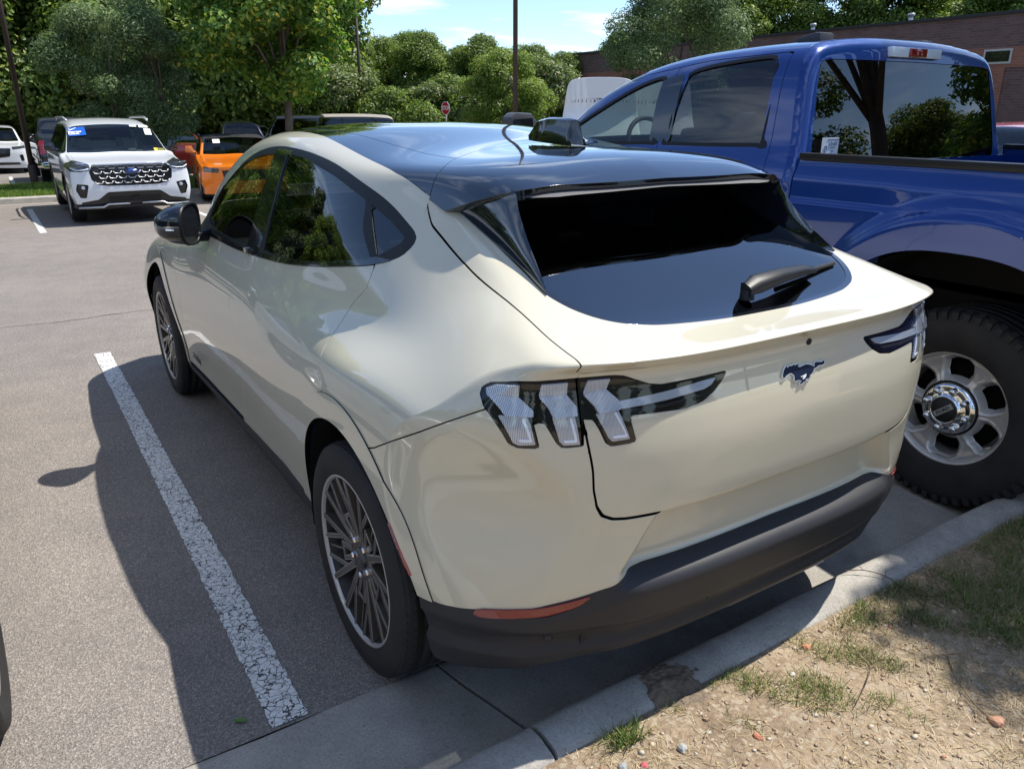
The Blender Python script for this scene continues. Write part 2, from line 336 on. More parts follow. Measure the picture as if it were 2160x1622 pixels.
def asphalt_mat():
    m, t, b, N, L = nmat('asphalt'); co = N('ShaderNodeTexCoord').outputs['Object']
    v1 = N('ShaderNodeTexVoronoi', i_Scale=185.); L(co, v1.inputs['Vector']); v2 = N('ShaderNodeTexVoronoi', i_Scale=330.); L(co, v2.inputs['Vector'])
    sp = N('ShaderNodeSeparateColor'); L(v1.outputs['Color'], sp.inputs[0]); sp2 = N('ShaderNodeSeparateColor'); L(v2.outputs['Color'], sp2.inputs[0])
    a = ramp(N, L, sp.outputs[0], [(0, (.115, .105, .097)), (.45, (.178, .163, .150)), (.8, (.235, .215, .197)), (1, (.38, .35, .32))])
    c = ramp(N, L, sp2.outputs[1], [(0, (.075, .070, .067)), (.6, (.15, .14, .13)), (1, (.30, .275, .25))])
    mx = mixc(N, L, .5, a, c)
    n1 = N('ShaderNodeTexNoise', i_Scale=.35, i_Detail=5.); L(co, n1.inputs['Vector']); mx = mixc(N, L, 1.0, mx, ramp(N, L, n1.outputs[0], [(.3, (1.05, 1.02, 1.0)), (.7, (1.28, 1.24, 1.2))]), 'MULTIPLY')
    n2 = N('ShaderNodeTexNoise', i_Scale=4., i_Detail=6.); L(co, n2.inputs['Vector']); mx = mixc(N, L, 1.0, mx, ramp(N, L, n2.outputs[0], [(.35, (.94, .94, .94)), (.6, (1.06, 1.05, 1.04))]), 'MULTIPLY')
    # a long hairline crack across the aisle
    s = N('ShaderNodeSeparateXYZ'); L(co, s.inputs[0]); n3 = N('ShaderNodeTexNoise', i_Scale=1.6, i_Detail=6.); L(co, n3.inputs['Vector'])
    ma = N('ShaderNodeMath', operation='MULTIPLY_ADD'); L(n3.outputs[0], ma.inputs[0]); ma.inputs[1].default_value = .35; L(s.outputs[1], ma.inputs[2])
    mb = N('ShaderNodeMath', operation='SUBTRACT'); L(ma.outputs[0], mb.inputs[0]); mb.inputs[1].default_value = 5.78
    mc = N('ShaderNodeMath', operation='ABSOLUTE'); L(mb.outputs[0], mc.inputs[0]); md = N('ShaderNodeMath', operation='LESS_THAN'); L(mc.outputs[0], md.inputs[0]); md.inputs[1].default_value = .009
    mx = mixc(N, L, md.outputs[0], mx, (.03, .028, .026))
    L(mx, b.inputs['Base Color']); b.inputs['Roughness'].default_value = .86; b.inputs['Specular IOR Level'].default_value = .35
    u = N('ShaderNodeBump', i_Strength=.75, i_Distance=.004); L(v1.outputs['Distance'], u.inputs['Height']); u2 = N('ShaderNodeBump', i_Strength=.5, i_Distance=.002); L(v2.outputs['Distance'], u2.inputs['Height']); L(u.outputs[0], u2.inputs['Normal']); L(u2.outputs[0], b.inputs['Normal'])
    return m
def concrete_mat(name, base, dark, sc=1.0, stain=(.10, .085, .065)):
    m, t, b, N, L = nmat(name); co = N('ShaderNodeTexCoord').outputs['Object']
    n1 = N('ShaderNodeTexNoise', i_Scale=3.2 * sc, i_Detail=8., i_Roughness=.62); L(co, n1.inputs['Vector']); n2 = N('ShaderNodeTexNoise', i_Scale=140., i_Detail=2.); L(co, n2.inputs['Vector'])
    c = ramp(N, L, n1.outputs[0], [(.32, dark), (.62, base)]); c = mixc(N, L, 1.0, c, ramp(N, L, n2.outputs[0], [(.3, (.82, .82, .82)), (.7, (1.12, 1.12, 1.12))]), 'MULTIPLY')
    v = N('ShaderNodeTexVoronoi', i_Scale=42.); L(co, v.inputs['Vector']); c = mixc(N, L, ramp(N, L, v.outputs['Distance'], [(.05, (.8, .8, .8)), (.12, (0, 0, 0))]), c, stain)
    n4 = N('ShaderNodeTexNoise', i_Scale=1.3, i_Detail=7., i_Roughness=.7); L(co, n4.inputs['Vector']); c = mixc(N, L, ramp(N, L, n4.outputs[0], [(.56, (0, 0, 0)), (.70, (.6, .6, .6))]), c, stain)
    L(c, b.inputs['Base Color']); b.inputs['Roughness'].default_value = .9; b.inputs['Specular IOR Level'].default_value = .25
    u = N('ShaderNodeBump', i_Strength=.5, i_Distance=.002); L(n2.outputs[0], u.inputs['Height']); L(u.outputs[0], b.inputs['Normal']); return m
def linepaint_mat():
    m, t, b, N, L = nmat('cracked line paint'); co = N('ShaderNodeTexCoord').outputs['Object']
    nz = N('ShaderNodeTexNoise', i_Scale=30., i_Detail=3.); L(co, nz.inputs['Vector']); ad = mixc(N, L, .045, co, nz.outputs['Color'])
    v = N('ShaderNodeTexVoronoi', feature='DISTANCE_TO_EDGE', i_Scale=38.); L(ad, v.inputs['Vector'])
    n = N('ShaderNodeTexNoise', i_Scale=9., i_Detail=4.); L(co, n.inputs['Vector'])
    th = N('ShaderNodeMath', operation='MULTIPLY'); L(n.outputs[0], th.inputs[0]); th.inputs[1].default_value = .085
    lt = N('ShaderNodeMath', operation='LESS_THAN'); L(v.outputs['Distance'], lt.inputs[0]); L(th.outputs[0], lt.inputs[1])
    n2 = N('ShaderNodeTexNoise', i_Scale=60., i_Detail=4.); L(co, n2.inputs['Vector'])
    c = mixc(N, L, lt.outputs[0], ramp(N, L, n2.outputs[0], [(.3, (.50, .49, .47)), (.6, (.72, .71, .68))]), (.07, .065, .06))
    L(c, b.inputs['Base Color']); b.inputs['Roughness'].default_value = .7
    iv = N('ShaderNodeMath', operation='SUBTRACT'); iv.inputs[0].default_value = 1; L(lt.outputs[0], iv.inputs[1]); u = N('ShaderNodeBump', i_Strength=.6, i_Distance=.003); L(iv.outputs[0], u.inputs['Height']); L(u.outputs[0], b.inputs['Normal']); return m
def soil_mat():
    m, t, b, N, L = nmat('sandy soil'); co = N('ShaderNodeTexCoord').outputs['Object']
    n1 = N('ShaderNodeTexNoise', i_Scale=2.6, i_Detail=10., i_Roughness=.7); L(co, n1.inputs['Vector']); n2 = N('ShaderNodeTexNoise', i_Scale=55., i_Detail=6., i_Roughness=.7); L(co, n2.inputs['Vector'])
    c = ramp(N, L, n1.outputs[0], [(.3, (.20, .15, .105)), (.48, (.32, .245, .17)), (.68, (.43, .34, .24))]); c = mixc(N, L, 1.0, c, ramp(N, L, n2.outputs[0], [(.3, (.62, .6, .58)), (.7, (1.25, 1.25, 1.22))]), 'MULTIPLY')
    v = N('ShaderNodeTexVoronoi', i_Scale=75.); L(co, v.inputs['Vector']); s = N('ShaderNodeSeparateColor'); L(v.outputs['Color'], s.inputs[0]); c = mixc(N, L, ramp(N, L, s.outputs[0], [(.80, (0, 0, 0)), (.86, (.7, .7, .7))]), c, (.42, .36, .27))
    L(c, b.inputs['Base Color']); b.inputs['Roughness'].default_value = .95; b.inputs['Specular IOR Level'].default_value = .15
    u = N('ShaderNodeBump', i_Strength=.9, i_Distance=.012); L(n2.outputs[0], u.inputs['Height']); L(u.outputs[0], b.inputs['Normal']); return m
def grass_mat(name, c1, c2, sc=30.):
    m, t, b, N, L = nmat(name); co = N('ShaderNodeTexCoord').outputs['Object']; n1 = N('ShaderNodeTexNoise', i_Scale=sc, i_Detail=5.); L(co, n1.inputs['Vector'])
    L(ramp(N, L, n1.outputs[0], [(.3, c1), (.7, c2)]), b.inputs['Base Color']); b.inputs['Roughness'].default_value = .9; b.inputs['Specular IOR Level'].default_value = .1; return m
def leaf_mat(name, cols, transl=.35):
    m = bpy.data.materials.new(name); m.use_nodes = True; t = m.node_tree; t.nodes.clear()
    g = t.nodes.new('ShaderNodeNewGeometry'); r = t.nodes.new('ShaderNodeValToRGB'); e = r.color_ramp.elements
    while len(e) < len(cols): e.new(.5)
    for q, (p, c) in zip(e, cols): q.position = p; q.color = (*c, 1)
    t.links.new(g.outputs['Random Per Island'], r.inputs[0])
    d = t.nodes.new('ShaderNodeBsdfPrincipled'); d.inputs['Roughness'].default_value = .5; d.inputs['Specular IOR Level'].default_value = .35; t.links.new(r.outputs[0], d.inputs['Base Color'])
    tr = t.nodes.new('ShaderNodeBsdfTranslucent'); hs = t.nodes.new('ShaderNodeHueSaturation'); hs.inputs['Value'].default_value = 1.6; hs.inputs['Saturation'].default_value = 1.1; t.links.new(r.outputs[0], hs.inputs['Color']); t.links.new(hs.outputs[0], tr.inputs[0])
    mx = t.nodes.new('ShaderNodeMixShader'); mx.inputs[0].default_value = transl; t.links.new(d.outputs[0], mx.inputs[1]); t.links.new(tr.outputs[0], mx.inputs[2]); o = t.nodes.new('ShaderNodeOutputMaterial'); t.links.new(mx.outputs[0], o.inputs[0]); return m
M['asphalt'] = asphalt_mat(); M['gutter'] = concrete_mat('gutter concrete', (.34, .32, .285), (.23, .215, .19)); M['kerb'] = concrete_mat('kerb concrete', (.40, .38, .34), (.27, .25, .22), 1.6)
M['line'] = linepaint_mat(); M['soil'] = soil_mat(); M['turf'] = grass_mat('mown turf', (.05, .10, .02), (.14, .20, .045)); M['farsoil'] = grass_mat('woodland floor', (.05, .045, .02), (.10, .10, .04), 2.)
M['crackfill'] = mat('dirt in joints', (.035, .027, .018), .95, bump=(90, .8, .01))
# ------------------------------------------------------------------ ground surfaces
def gz(y): return -.022 * np.clip(np.asarray(y, float) - 3, 0, 15) - .015 * np.clip(np.asarray(y, float) - 18, 0, 40)
def sheet(name, xs, ys, zf, m, off=0.0):
    X, Yy = np.meshgrid(xs, ys, indexing='ij'); Z = zf(X, Yy) + off
    V = np.stack([X, Yy, Z], -1).reshape(-1, 3); F = grid_faces(len(xs), len(ys)); o = tri_obj(V, F, None, name, m); o['kind'] = 'structure'; return o
def linsp(a, b, n): return np.linspace(a, b, n)
sheet('road', linsp(-60, 36, 9), np.unique(np.concatenate([linsp(-.13, 18, 30), linsp(18, 70, 20)])), lambda X, Y: gz(Y) + 0 * X, M['asphalt'])
sheet('ground', linsp(-420, 420, 5), np.array([-420, -60, -12, 0, 18, 58, 420.]), lambda X, Y: gz(Y) - .12 + .0 * X, M['farsoil'], -.05)
# gutter slabs beside the kerb, each a slab of its own with an open joint
random.seed(4)
gut = empty('gutter'); gut['kind'] = 'structure'; krb = empty('kerb'); krb['kind'] = 'structure'
gx = [-9.8, -6.75, -3.72, -.665, 2.38, 5.42, 8.5]
def slab_mesh(x0, x1, prof, name, m, skew0, skew1, nx=30):
    rng = np.random.RandomState(int(abs(x0 * 10))); V = []; n = len(prof)
    for i in range(nx + 1):
        f = i / nx
        for j, (y, z) in enumerate(prof):
            x = x0 + (x1 - x0) * f
            if i in (0, nx): x += (skew0 if i == 0 else skew1) * (y + .38) + rng.uniform(-.004, .004)
            w = .0022 * math.sin(x * 7.3 + j) + rng.uniform(-.0012, .0012)
            V.append((x, y + w, z + w * .7))
    F = [(i * n + j, (i + 1) * n + j, (i + 1) * n + j + 1, i * n + j + 1) for i in range(nx) for j in range(n - 1)] + [tuple(range(n)), tuple(nx * n + j for j in range(n - 1, -1, -1))]
    mb = MB(); mb.v = V; mb.f = F; mb.m = [0] * len(F); mb.sm = [True] * (len(F) - 2) + [False] * 2; me = mb.mesh(name, m); me.set_sharp_from_angle(angle=rad(50)); return me
gp_ = [(-.128, -.12), (-.130, -.004), (-.136, .003), (-.15, .004), (-.25, -.004), (-.37, -.012), (-.50, -.020), (-.562, -.025), (-.573, -.10)]
kp_ = [(-.575, -.12), (-.576, -.022), (-.583, .02), (-.593, .075), (-.601, .106), (-.614, .124), (-.632, .131), (-.67, .133), (-.705, .131), (-.728, .126), (-.742, .112), (-.745, .05), (-.745, -.12)]
for a, b in zip(gx[:-1], gx[1:]):
    s0, s1 = -.28, -.28
    link('slab', slab_mesh(a + .006, b - .006, gp_, 'slab', M['gutter'], s0, s1), None, gut)
    link('kerbstone', slab_mesh(a + .006 - .028, b - .006 - .028, kp_, 'kerbstone', M['kerb'], .05, .05), None, krb)
m = MB(); m.box((-9.8, -.74, -.14), (8.5, -.135, -.045)); m.build('joint_dirt', M['crackfill'], gut)
def stall_line(name, x, y0, y1, w=.105):
    rng = np.random.RandomState(int(abs(x * 100 + y0))); n = max(8, int((y1 - y0) / .02)); V = []; ys = np.linspace(y0, y1, n)
    for y in ys:
        e0, e1 = rng.uniform(-.0035, .0035, 2); z = float(gz(y)) + .004; V += [(x - w / 2 + e0, y, z), (x + w / 2 + e1, y, z)]
    m = MB(); m.add(V, [(2 * i, 2 * i + 1, 2 * i + 3, 2 * i + 2) for i in range(n - 1)]); o = m.build(name, M['line']); o['kind'] = 'structure'; return o
stall_line('line_left', -1.197, -.12, 4.24)
stall_line('line_right', 1.33, -.12, 4.24)
for i, x in enumerate((-6.65, -3.9, -1.12, 1.65, 4.4, 7.15, 9.9)): stall_line('line_far', x, 12.75, 17.7)
for i, x in enumerate((-3.9, -1.15, 1.6, 4.4)): stall_line('line_farther', x, 26.2, 31)
# grassed island across the aisle with its kerb
def zt(X, Y): return gz(Y) + .13 + .0 * X
isl = empty('island_kerb'); isl['kind'] = 'structure'
prof = [(17.7, .004), (18.05, -.004), (18.12, -.01), (18.14, .11), (18.19, .135), (18.30, .14), (18.32, .12)]
for k in range(12):
    x0 = -14 + 3 * k; V = []; nx = 6
    for i in range(nx + 1):
        for y, z in prof: V.append((x0 + .008 + (2.984) * i / nx, y + 1.2, float(gz(y + 1.2)) + z))
    n = len(prof); m = MB(); m.add(V, [(i * n + j, (i + 1) * n + j, (i + 1) * n + j + 1, i * n + j + 1) for i in range(nx) for j in range(n - 1)], 0, True); me = m.mesh('kerbstone', M['kerb']); me.set_sharp_from_angle(angle=rad(40)); link('kerbstone', me, None, isl)
sheet('island_ground', linsp(-14, 22, 60), linsp(19.51, 24.1, 12), lambda X, Y: gz(Y) + .13 + .03 * np.sin(X * 2.1) * np.sin(Y * 3), M['turf'])
# sandy soil behind the kerb
rng = np.random.RandomState(7)
def fbm(X, Y, seed, octs=5, f0=1.2, g=.55):
    r = np.random.RandomState(seed); out = np.zeros_like(X); a = 1
    for o in range(octs):
        for _ in range(4):
            th = r.uniform(0, 2 * np.pi); ph = r.uniform(0, 6.28); f = f0 * 2 ** o * r.uniform(.8, 1.25); out += a * np.sin(f * (X * np.cos(th) + Y * np.sin(th)) * 2 + ph) / 4
        a *= g
    return out
def soilz(X, Y):
    d = np.clip(-.745 - Y, 0, 9); n = fbm(X, Y, 3, 6, 1.6, .62) * .030; rut = -.03 * np.exp(-((Y + 1.25 + .25 * (X + .6)) / .10) ** 2) * np.exp(-((X + .2) / .5) ** 2)
    return .118 + .012 * np.tanh(d * 8) + (n + rut) * np.tanh(d * 5) + .02 * d
xs = np.unique(np.concatenate([linsp(-10, -1.6, 50), linsp(-1.6, 3.4, 420), linsp(3.4, 9, 60)])); ys = np.unique(np.concatenate([linsp(-9, -2.4, 40), linsp(-2.4, -.740, 150)]))
so_ = sheet('soil_verge', xs, ys, soilz, M['soil'])
for p in so_.data.polygons: pass
so_.data.polygons.foreach_set('use_smooth', np.ones(len(so_.data.polygons), bool))
# grass, straw and pebbles on the verge
def blades(name, n, region, dens, hmin, hmax, w, m, seed, lay=0.0):
    r = np.random.RandomState(seed); X = r.uniform(region[0], region[1], n * 4); Y = r.uniform(region[2], region[3], n * 4); k = r.uniform(size=n * 4) < dens(X, Y); X = X[k][:n]; Y = Y[k][:n]; n = len(X)
    Z = soilz(X, Y); a = r.uniform(0, 2 * np.pi, n); h = r.uniform(hmin, hmax, n); ln = r.uniform(.2, 1.0, n) + lay * 3; dx, dy = np.cos(a), np.sin(a); ww = w * r.uniform(.6, 1.3, n)
    hz = h / np.sqrt(1 + ln ** 2); hx = hz * ln; P = []
    for f, wf, bend in ((0, 1, 0), (.4, .85, .25), (.75, .55, .65), (1, .0, 1)):
        cx = X + dx * hx * bend; cy = Y + dy * hx * bend; cz = Z - .004 + hz * (f - .25 * lay * f) * (1 - .0 * bend) + .004
        for s in (-1, 1): P.append(np.stack([cx - s * dy * ww * wf, cy + s * dx * ww * wf, cz], 1))
    V = np.stack(P, 1).reshape(-1, 3); b = np.arange(n)[:, None] * 8; F = []
    for q in range(3):
        F.append(b + np.array([[2 * q, 2 * q + 1, 2 * q + 3]])); F.append(b + np.array([[2 * q, 2 * q + 3, 2 * q + 2]]))
    o = tri_obj(V, np.concatenate(F), None, name, m); return o
gd = lambda X, Y: np.clip(fbm(X, Y, 11, 4, 3.2, .75) * 1.3 + 1.5 * (X - .50) + .25 * (Y + 1.1) + .02, 0, 1) ** 1.3
M['green'] = leaf_mat('grass blade', [(0, (.06, .10, .02)), (.5, (.11, .17, .035)), (.8, (.20, .25, .06)), (1, (.34, .31, .13))], .3)
M['straw'] = leaf_mat('dry straw', [(0, (.22, .16, .085)), (.5, (.38, .30, .17)), (1, (.52, .44, .27))], .2)
tag(blades('grass', 30000, (-.9, 1.9, -1.9, -.755), gd, .015, .050, .0011, M['green'], 5, .15), 'patchy green grass growing on the sandy verge', 'grass', kind='stuff')
tag(blades('dry_grass', 52000, (-1.2, 1.9, -1.9, -.755), lambda X, Y: np.clip(gd(X, Y) * 1.1 + .06 + .45 * sstep(-.1, .6, X) + fbm(X, Y, 19, 3, 3., .7) * .25, 0, 1), .015, .055, .0009, M['straw'], 6, 1.0), 'dry straw and dead grass lying on the soil', 'straw', kind='stuff')
tag(blades('kerb_weeds', 210, (-.62, -.44, -.82, -.755), lambda X, Y: np.exp(-((X + .53) / .045) ** 2), .02, .06, .0015, M['green'], 8, .1), 'small tuft of grass against the back of the kerb by the open joint', 'weeds', kind='stuff')
def pebbles(name, n, seed, smin, smax, cols, reg):
    r = np.random.RandomState(seed); t = (1 + 5 ** .5) / 2; ico = np.array([(-1, t, 0), (1, t, 0), (-1, -t, 0), (1, -t, 0), (0, -1, t), (0, 1, t), (0, -1, -t), (0, 1, -t), (t, 0, -1), (t, 0, 1), (-t, 0, -1), (-t, 0, 1)]) / np.hypot(1, t)
    fa = np.array([(0, 11, 5), (0, 5, 1), (0, 1, 7), (0, 7, 10), (0, 10, 11), (1, 5, 9), (5, 11, 4), (11, 10, 2), (10, 7, 6), (7, 1, 8), (3, 9, 4), (3, 4, 2), (3, 2, 6), (3, 6, 8), (3, 8, 9), (4, 9, 5), (2, 4, 11), (6, 2, 10), (8, 6, 7), (9, 8, 1)])
    X = r.uniform(reg[0], reg[1], n); Y = r.uniform(reg[2], reg[3], n); S = smin + (smax - smin) * r.uniform(size=n) ** 9; V = ico[None] * (1 + r.uniform(-.28, .28, (n, 12, 1))) * S[:, None, None] * r.uniform(.6, 1.3, (n, 1, 3))
    V[..., 0] += X[:, None]; V[..., 1] += Y[:, None]; V[..., 2] = V[..., 2] * .7 + (soilz(X, Y) + S * .2)[:, None]
    F = (np.arange(n)[:, None, None] * 12 + fa[None]).reshape(-1, 3); return tri_obj(V.reshape(-1, 3), F, None, name, leaf_mat(name + ' stone', cols, 0))
tag(pebbles('gravel', 16000, 3, .0009, .0085, [(0, (.26, .18, .11)), (.6, (.40, .30, .20)), (.88, (.50, .43, .33)), (.955, (.36, .33, .28)), (.975, (.36, .17, .10)), (1, (.36, .17, .10))], (-1.1, 1.7, -1.8, -.752)), 'loose grit and small pebbles on the sandy soil', 'gravel', kind='stuff')
r_ = np.random.RandomState(12)
def stone(x, y, s, col, label, sq=.6):
    bm = bmesh.new(); bmesh.ops.create_icosphere(bm, subdivisions=2, radius=1)
    for v in bm.verts: v.co *= 1 + .22 * math.sin(v.co.x * 3 + x * 9) + .15 * math.cos(v.co.y * 4 + y * 7); v.co.x *= s * 1.25; v.co.y *= s; v.co.z *= s * sq
    me = bpy.data.meshes.new('stone'); bm.to_mesh(me); bm.free(); o = link('stone', me, mat('stone', col, .85, bump=(60, .5, .003))); o.location = (x, y, float(soilz(np.array([x]), np.array([y]))[0]) + s * .25); o.rotation_euler = (.1, .2, x * 5)
    tag(o, label, 'stone')

for i, (x, y, q, col, lb) in enumerate(((.174, -.80, .014, (.50, .22, .12), 'orange-red stone lying on the soil just behind the kerb'), (.33, -1.269, .018, (.50, .27, .17), 'flat reddish stone at the right of the soil near the bottom edge'), (-.24, -.97, .010, (.42, .16, .09), 'small brick-red stone beside the hollow in the soil'), (-.553, -.885, .010, (.50, .10, .12), 'small pinkish red stone at the bottom edge of the picture'), (-.60, -.86, .012, (.27, .29, .28), 'grey-green stone beside the pinkish stone at the bottom edge'), (.031, -.86, .009, (.48, .46, .40), 'pale stone left of the orange-red stone behind the kerb'), (-.44, -.90, .013, (.33, .33, .31), 'light grey stone in the soil right of the kerb weeds'))):
    stone(x, y, q, col, lb)
# clods of earth and mud spilled over the kerb
M['mud'] = mat('damp dark mud', (.13, .10, .072), .95, bump=(70, 1.0, .01), var=(20, 1, (.20, .155, .11)))
M['clod'] = mat('clay clod', (.33, .20, .10), .95, bump=(80, 1.0, .008), var=(30, 1, (.40, .27, .15)))
cx_, cy_ = np.meshgrid(linsp(-.47, -.10, 90), linsp(-.578, -.83, 60), indexing='ij')
kz = np.interp(-cy_, [-x for x in [-.576, -.583, -.593, -.601, -.614, -.632, -.67, -.705, -.728, -.742, -.84]], [-.02, .02, .075, .106, .124, .131, .133, .131, .126, .115, .118])
md = .016 * np.clip(1 - ((cx_ + .27) / .10) ** 2 - ((cy_ + .715) / .08) ** 2 + fbm(cx_, cy_, 31, 4, 14, .7) * .55, -1, 1) + fbm(cx_, cy_, 33, 3, 50, .7) * .0035
mtm = patch_pts(np.stack([cx_, cy_, kz + md], -1)); dd = md.ravel(); _mv = mtm.V.copy()
mtm.V = np.concatenate([mtm.V]); mtm = TM(mtm.V, mtm.F[(dd[mtm.F] > -.001).all(1)]).compact()
if mtm.N[:, 2].mean() < 0: mtm = TM(mtm.V, mtm.F[:, ::-1].copy(), -mtm.N)
tag(tri_obj(mtm.V, mtm.F, None, 'spilled_mud', M['mud']), 'dark mud spilled over the top of the kerb', 'mud', kind='stuff')
r2 = np.random.RandomState(5)
def twig(pts, r, label):
    P = []; 
    for x, y in pts: P.append((x, y, max(float(soilz(np.array([x]), np.array([y]))[0]), .135 if y > -.745 else 0) + .006 + r2.uniform(0, .010)))
    m = MB(); m.tube([tuple(p) for p in crp(P, 4, False)], r, 5)
    for k in range(len(P) - 1):
        if r2.uniform() < .7: a = r2.uniform(0, 6.28); p = Vector(P[k]); m.tube([p, p + Vector((math.cos(a) * .022, math.sin(a) * .022, .012))], r * .6, 4)
    o = m.build('twig', M['twig']); tag(o, label, 'twig')
M['twig'] = mat('dry twig', (.09, .062, .045), .9)
twig([(.60, -.625), (.65, -.665), (.69, -.72), (.69, -.79), (.70, -.85), (.76, -.90)], .0016, 'thin dry twig lying across the kerb onto the grass, beyond the bumper')
twig([(.71, -.86), (.64, -.89), (.56, -.90), (.50, -.93)], .0013, 'thin dry twig lying in the grass just behind the kerb twig')
twig([(.30, -.834), (.27, -.90), (.245, -.96), (.17, -1.0), (.06, -1.04)], .0013, 'curved dry twig on the bare soil in the lower right')
twig([(.47, -1.06), (.40, -1.12), (.34, -1.20), (.31, -1.26)], .0014, 'dry twig in the grass beside the flat reddish stone')
m = MB(); m.add([(0, 0, .004), (.012, .008, .007), (.030, .006, .006), (.040, -.002, .004), (.028, -.009, .006), (.010, -.008, .007)], [(0, 1, 2), (0, 2, 3), (0, 3, 4), (0, 4, 5)]); lf = m.build('fallen_leaf', mat('fresh leaf', (.08, .16, .03), .6), fix=False); lf.location = (-1.335, -.035, .002); lf.rotation_euler = (0, 0, -.5); tag(lf, 'small green leaf on the asphalt by the end of the painted line', 'leaf')
# ------------------------------------------------------------------ trees
def leaf_cloud(centres, radii, n, size, seed, flat=.75, shell=.55, asp=.55, zbias=0.0):
    """n leaves spread over clumps: returns vertices and triangles of folded leaf blades"""
    r = np.random.RandomState(seed); Cn = np.array(centres); R = np.array(radii); w = R ** 2; idx = r.choice(len(Cn), n, p=w / w.sum())
    d = r.normal(size=(n, 3)); d /= np.linalg.norm(d, axis=1)[:, None]; rr = (shell + (1 - shell) * r.uniform(size=n) ** .5) * r.uniform(.86, 1.10, n)
    P = Cn[idx] + d * (R[idx] * rr)[:, None] * np.array([1, 1, flat])
    nrm = d + r.normal(size=(n, 3)) * .55 + np.array([0, 0, .55 + zbias]); nrm /= np.linalg.norm(nrm, axis=1)[:, None]
    a = np.cross(nrm, r.normal(size=(n, 3))); a /= np.linalg.norm(a, axis=1)[:, None]; b = np.cross(nrm, a); s = (size * r.uniform(.6, 1.35, n))[:, None]
    tip = P + a * s; base = P - a * s; l = P + b * s * asp + nrm * s * .18; q = P - b * s * asp + nrm * s * .18
    V = np.stack([base, l, tip, q], 1).reshape(-1, 3); i = np.arange(n)[:, None] * 4; F = np.concatenate([i + [[0, 1, 2]], i + [[0, 2, 3]]]); return V, F
M['bark'] = mat('bark', (.10, .075, .055), .9, bump=(18, .9, .03), var=(6, .8, (.17, .14, .11)))
LEAF = {
 'oak': leaf_mat('oak leaves', [(0, (0.064, 0.134, 0.026)), (.45, (0.120, 0.227, 0.043)), (.8, (0.207, 0.325, 0.061)), (.94, (0.433, 0.455, 0.077)), (1, (0.650, 0.520, 0.087))], .4),
 'willow': leaf_mat('grey green leaves', [(0, (.065, .105, .038)), (.5, (.12, .185, .07)), (1, (.23, .29, .13))], .35),
 'forest': leaf_mat('woodland leaves', [(0, (0.054, 0.099, 0.018)), (.5, (0.117, 0.180, 0.034)), (.85, (0.193, 0.266, 0.051)), (1, (0.315, 0.352, 0.077))], .35),
 'bright': leaf_mat('light green leaves', [(0, (0.079, 0.137, 0.025)), (.5, (0.152, 0.226, 0.041)), (1, (0.287, 0.340, 0.073))], .4),
 'pine': leaf_mat('pine needles', [(0, (0.043, 0.076, 0.026)), (.6, (0.086, 0.128, 0.043)), (1, (0.145, 0.193, 0.068))], .15),
 'myrtle': leaf_mat('myrtle leaves', [(0, (.06, .10, .025)), (.5, (.13, .185, .045)), (.95, (.21, .24, .08)), (.97, (.45, .42, .30)), (1, (.55, .50, .38))], .35)}
def clumps(seed, rx, ry, z0, z1, n, rmin, rmax, shape='round'):
    r = np.random.RandomState(seed); out = []; rad_ = []
    for _ in range(n):
        f = r.uniform(); z = z0 + (z1 - z0) * f
        if shape == 'round': k = math.sqrt(max(.05, 1 - (2 * f - 1) ** 2))
        elif shape == 'egg': k = math.sqrt(max(.04, 1 - (2 * (f ** .75) - 1) ** 2))
        elif shape == 'column': k = .9 - .35 * f
        else: k = max(.12, 1 - f * .9)
        a = r.uniform(0, 2 * math.pi); q = r.uniform(.25, 1) ** .6 * k; out.append((rx * q * math.cos(a), ry * q * math.sin(a), z)); rad_.append(r.uniform(rmin, rmax))
    return out, rad_
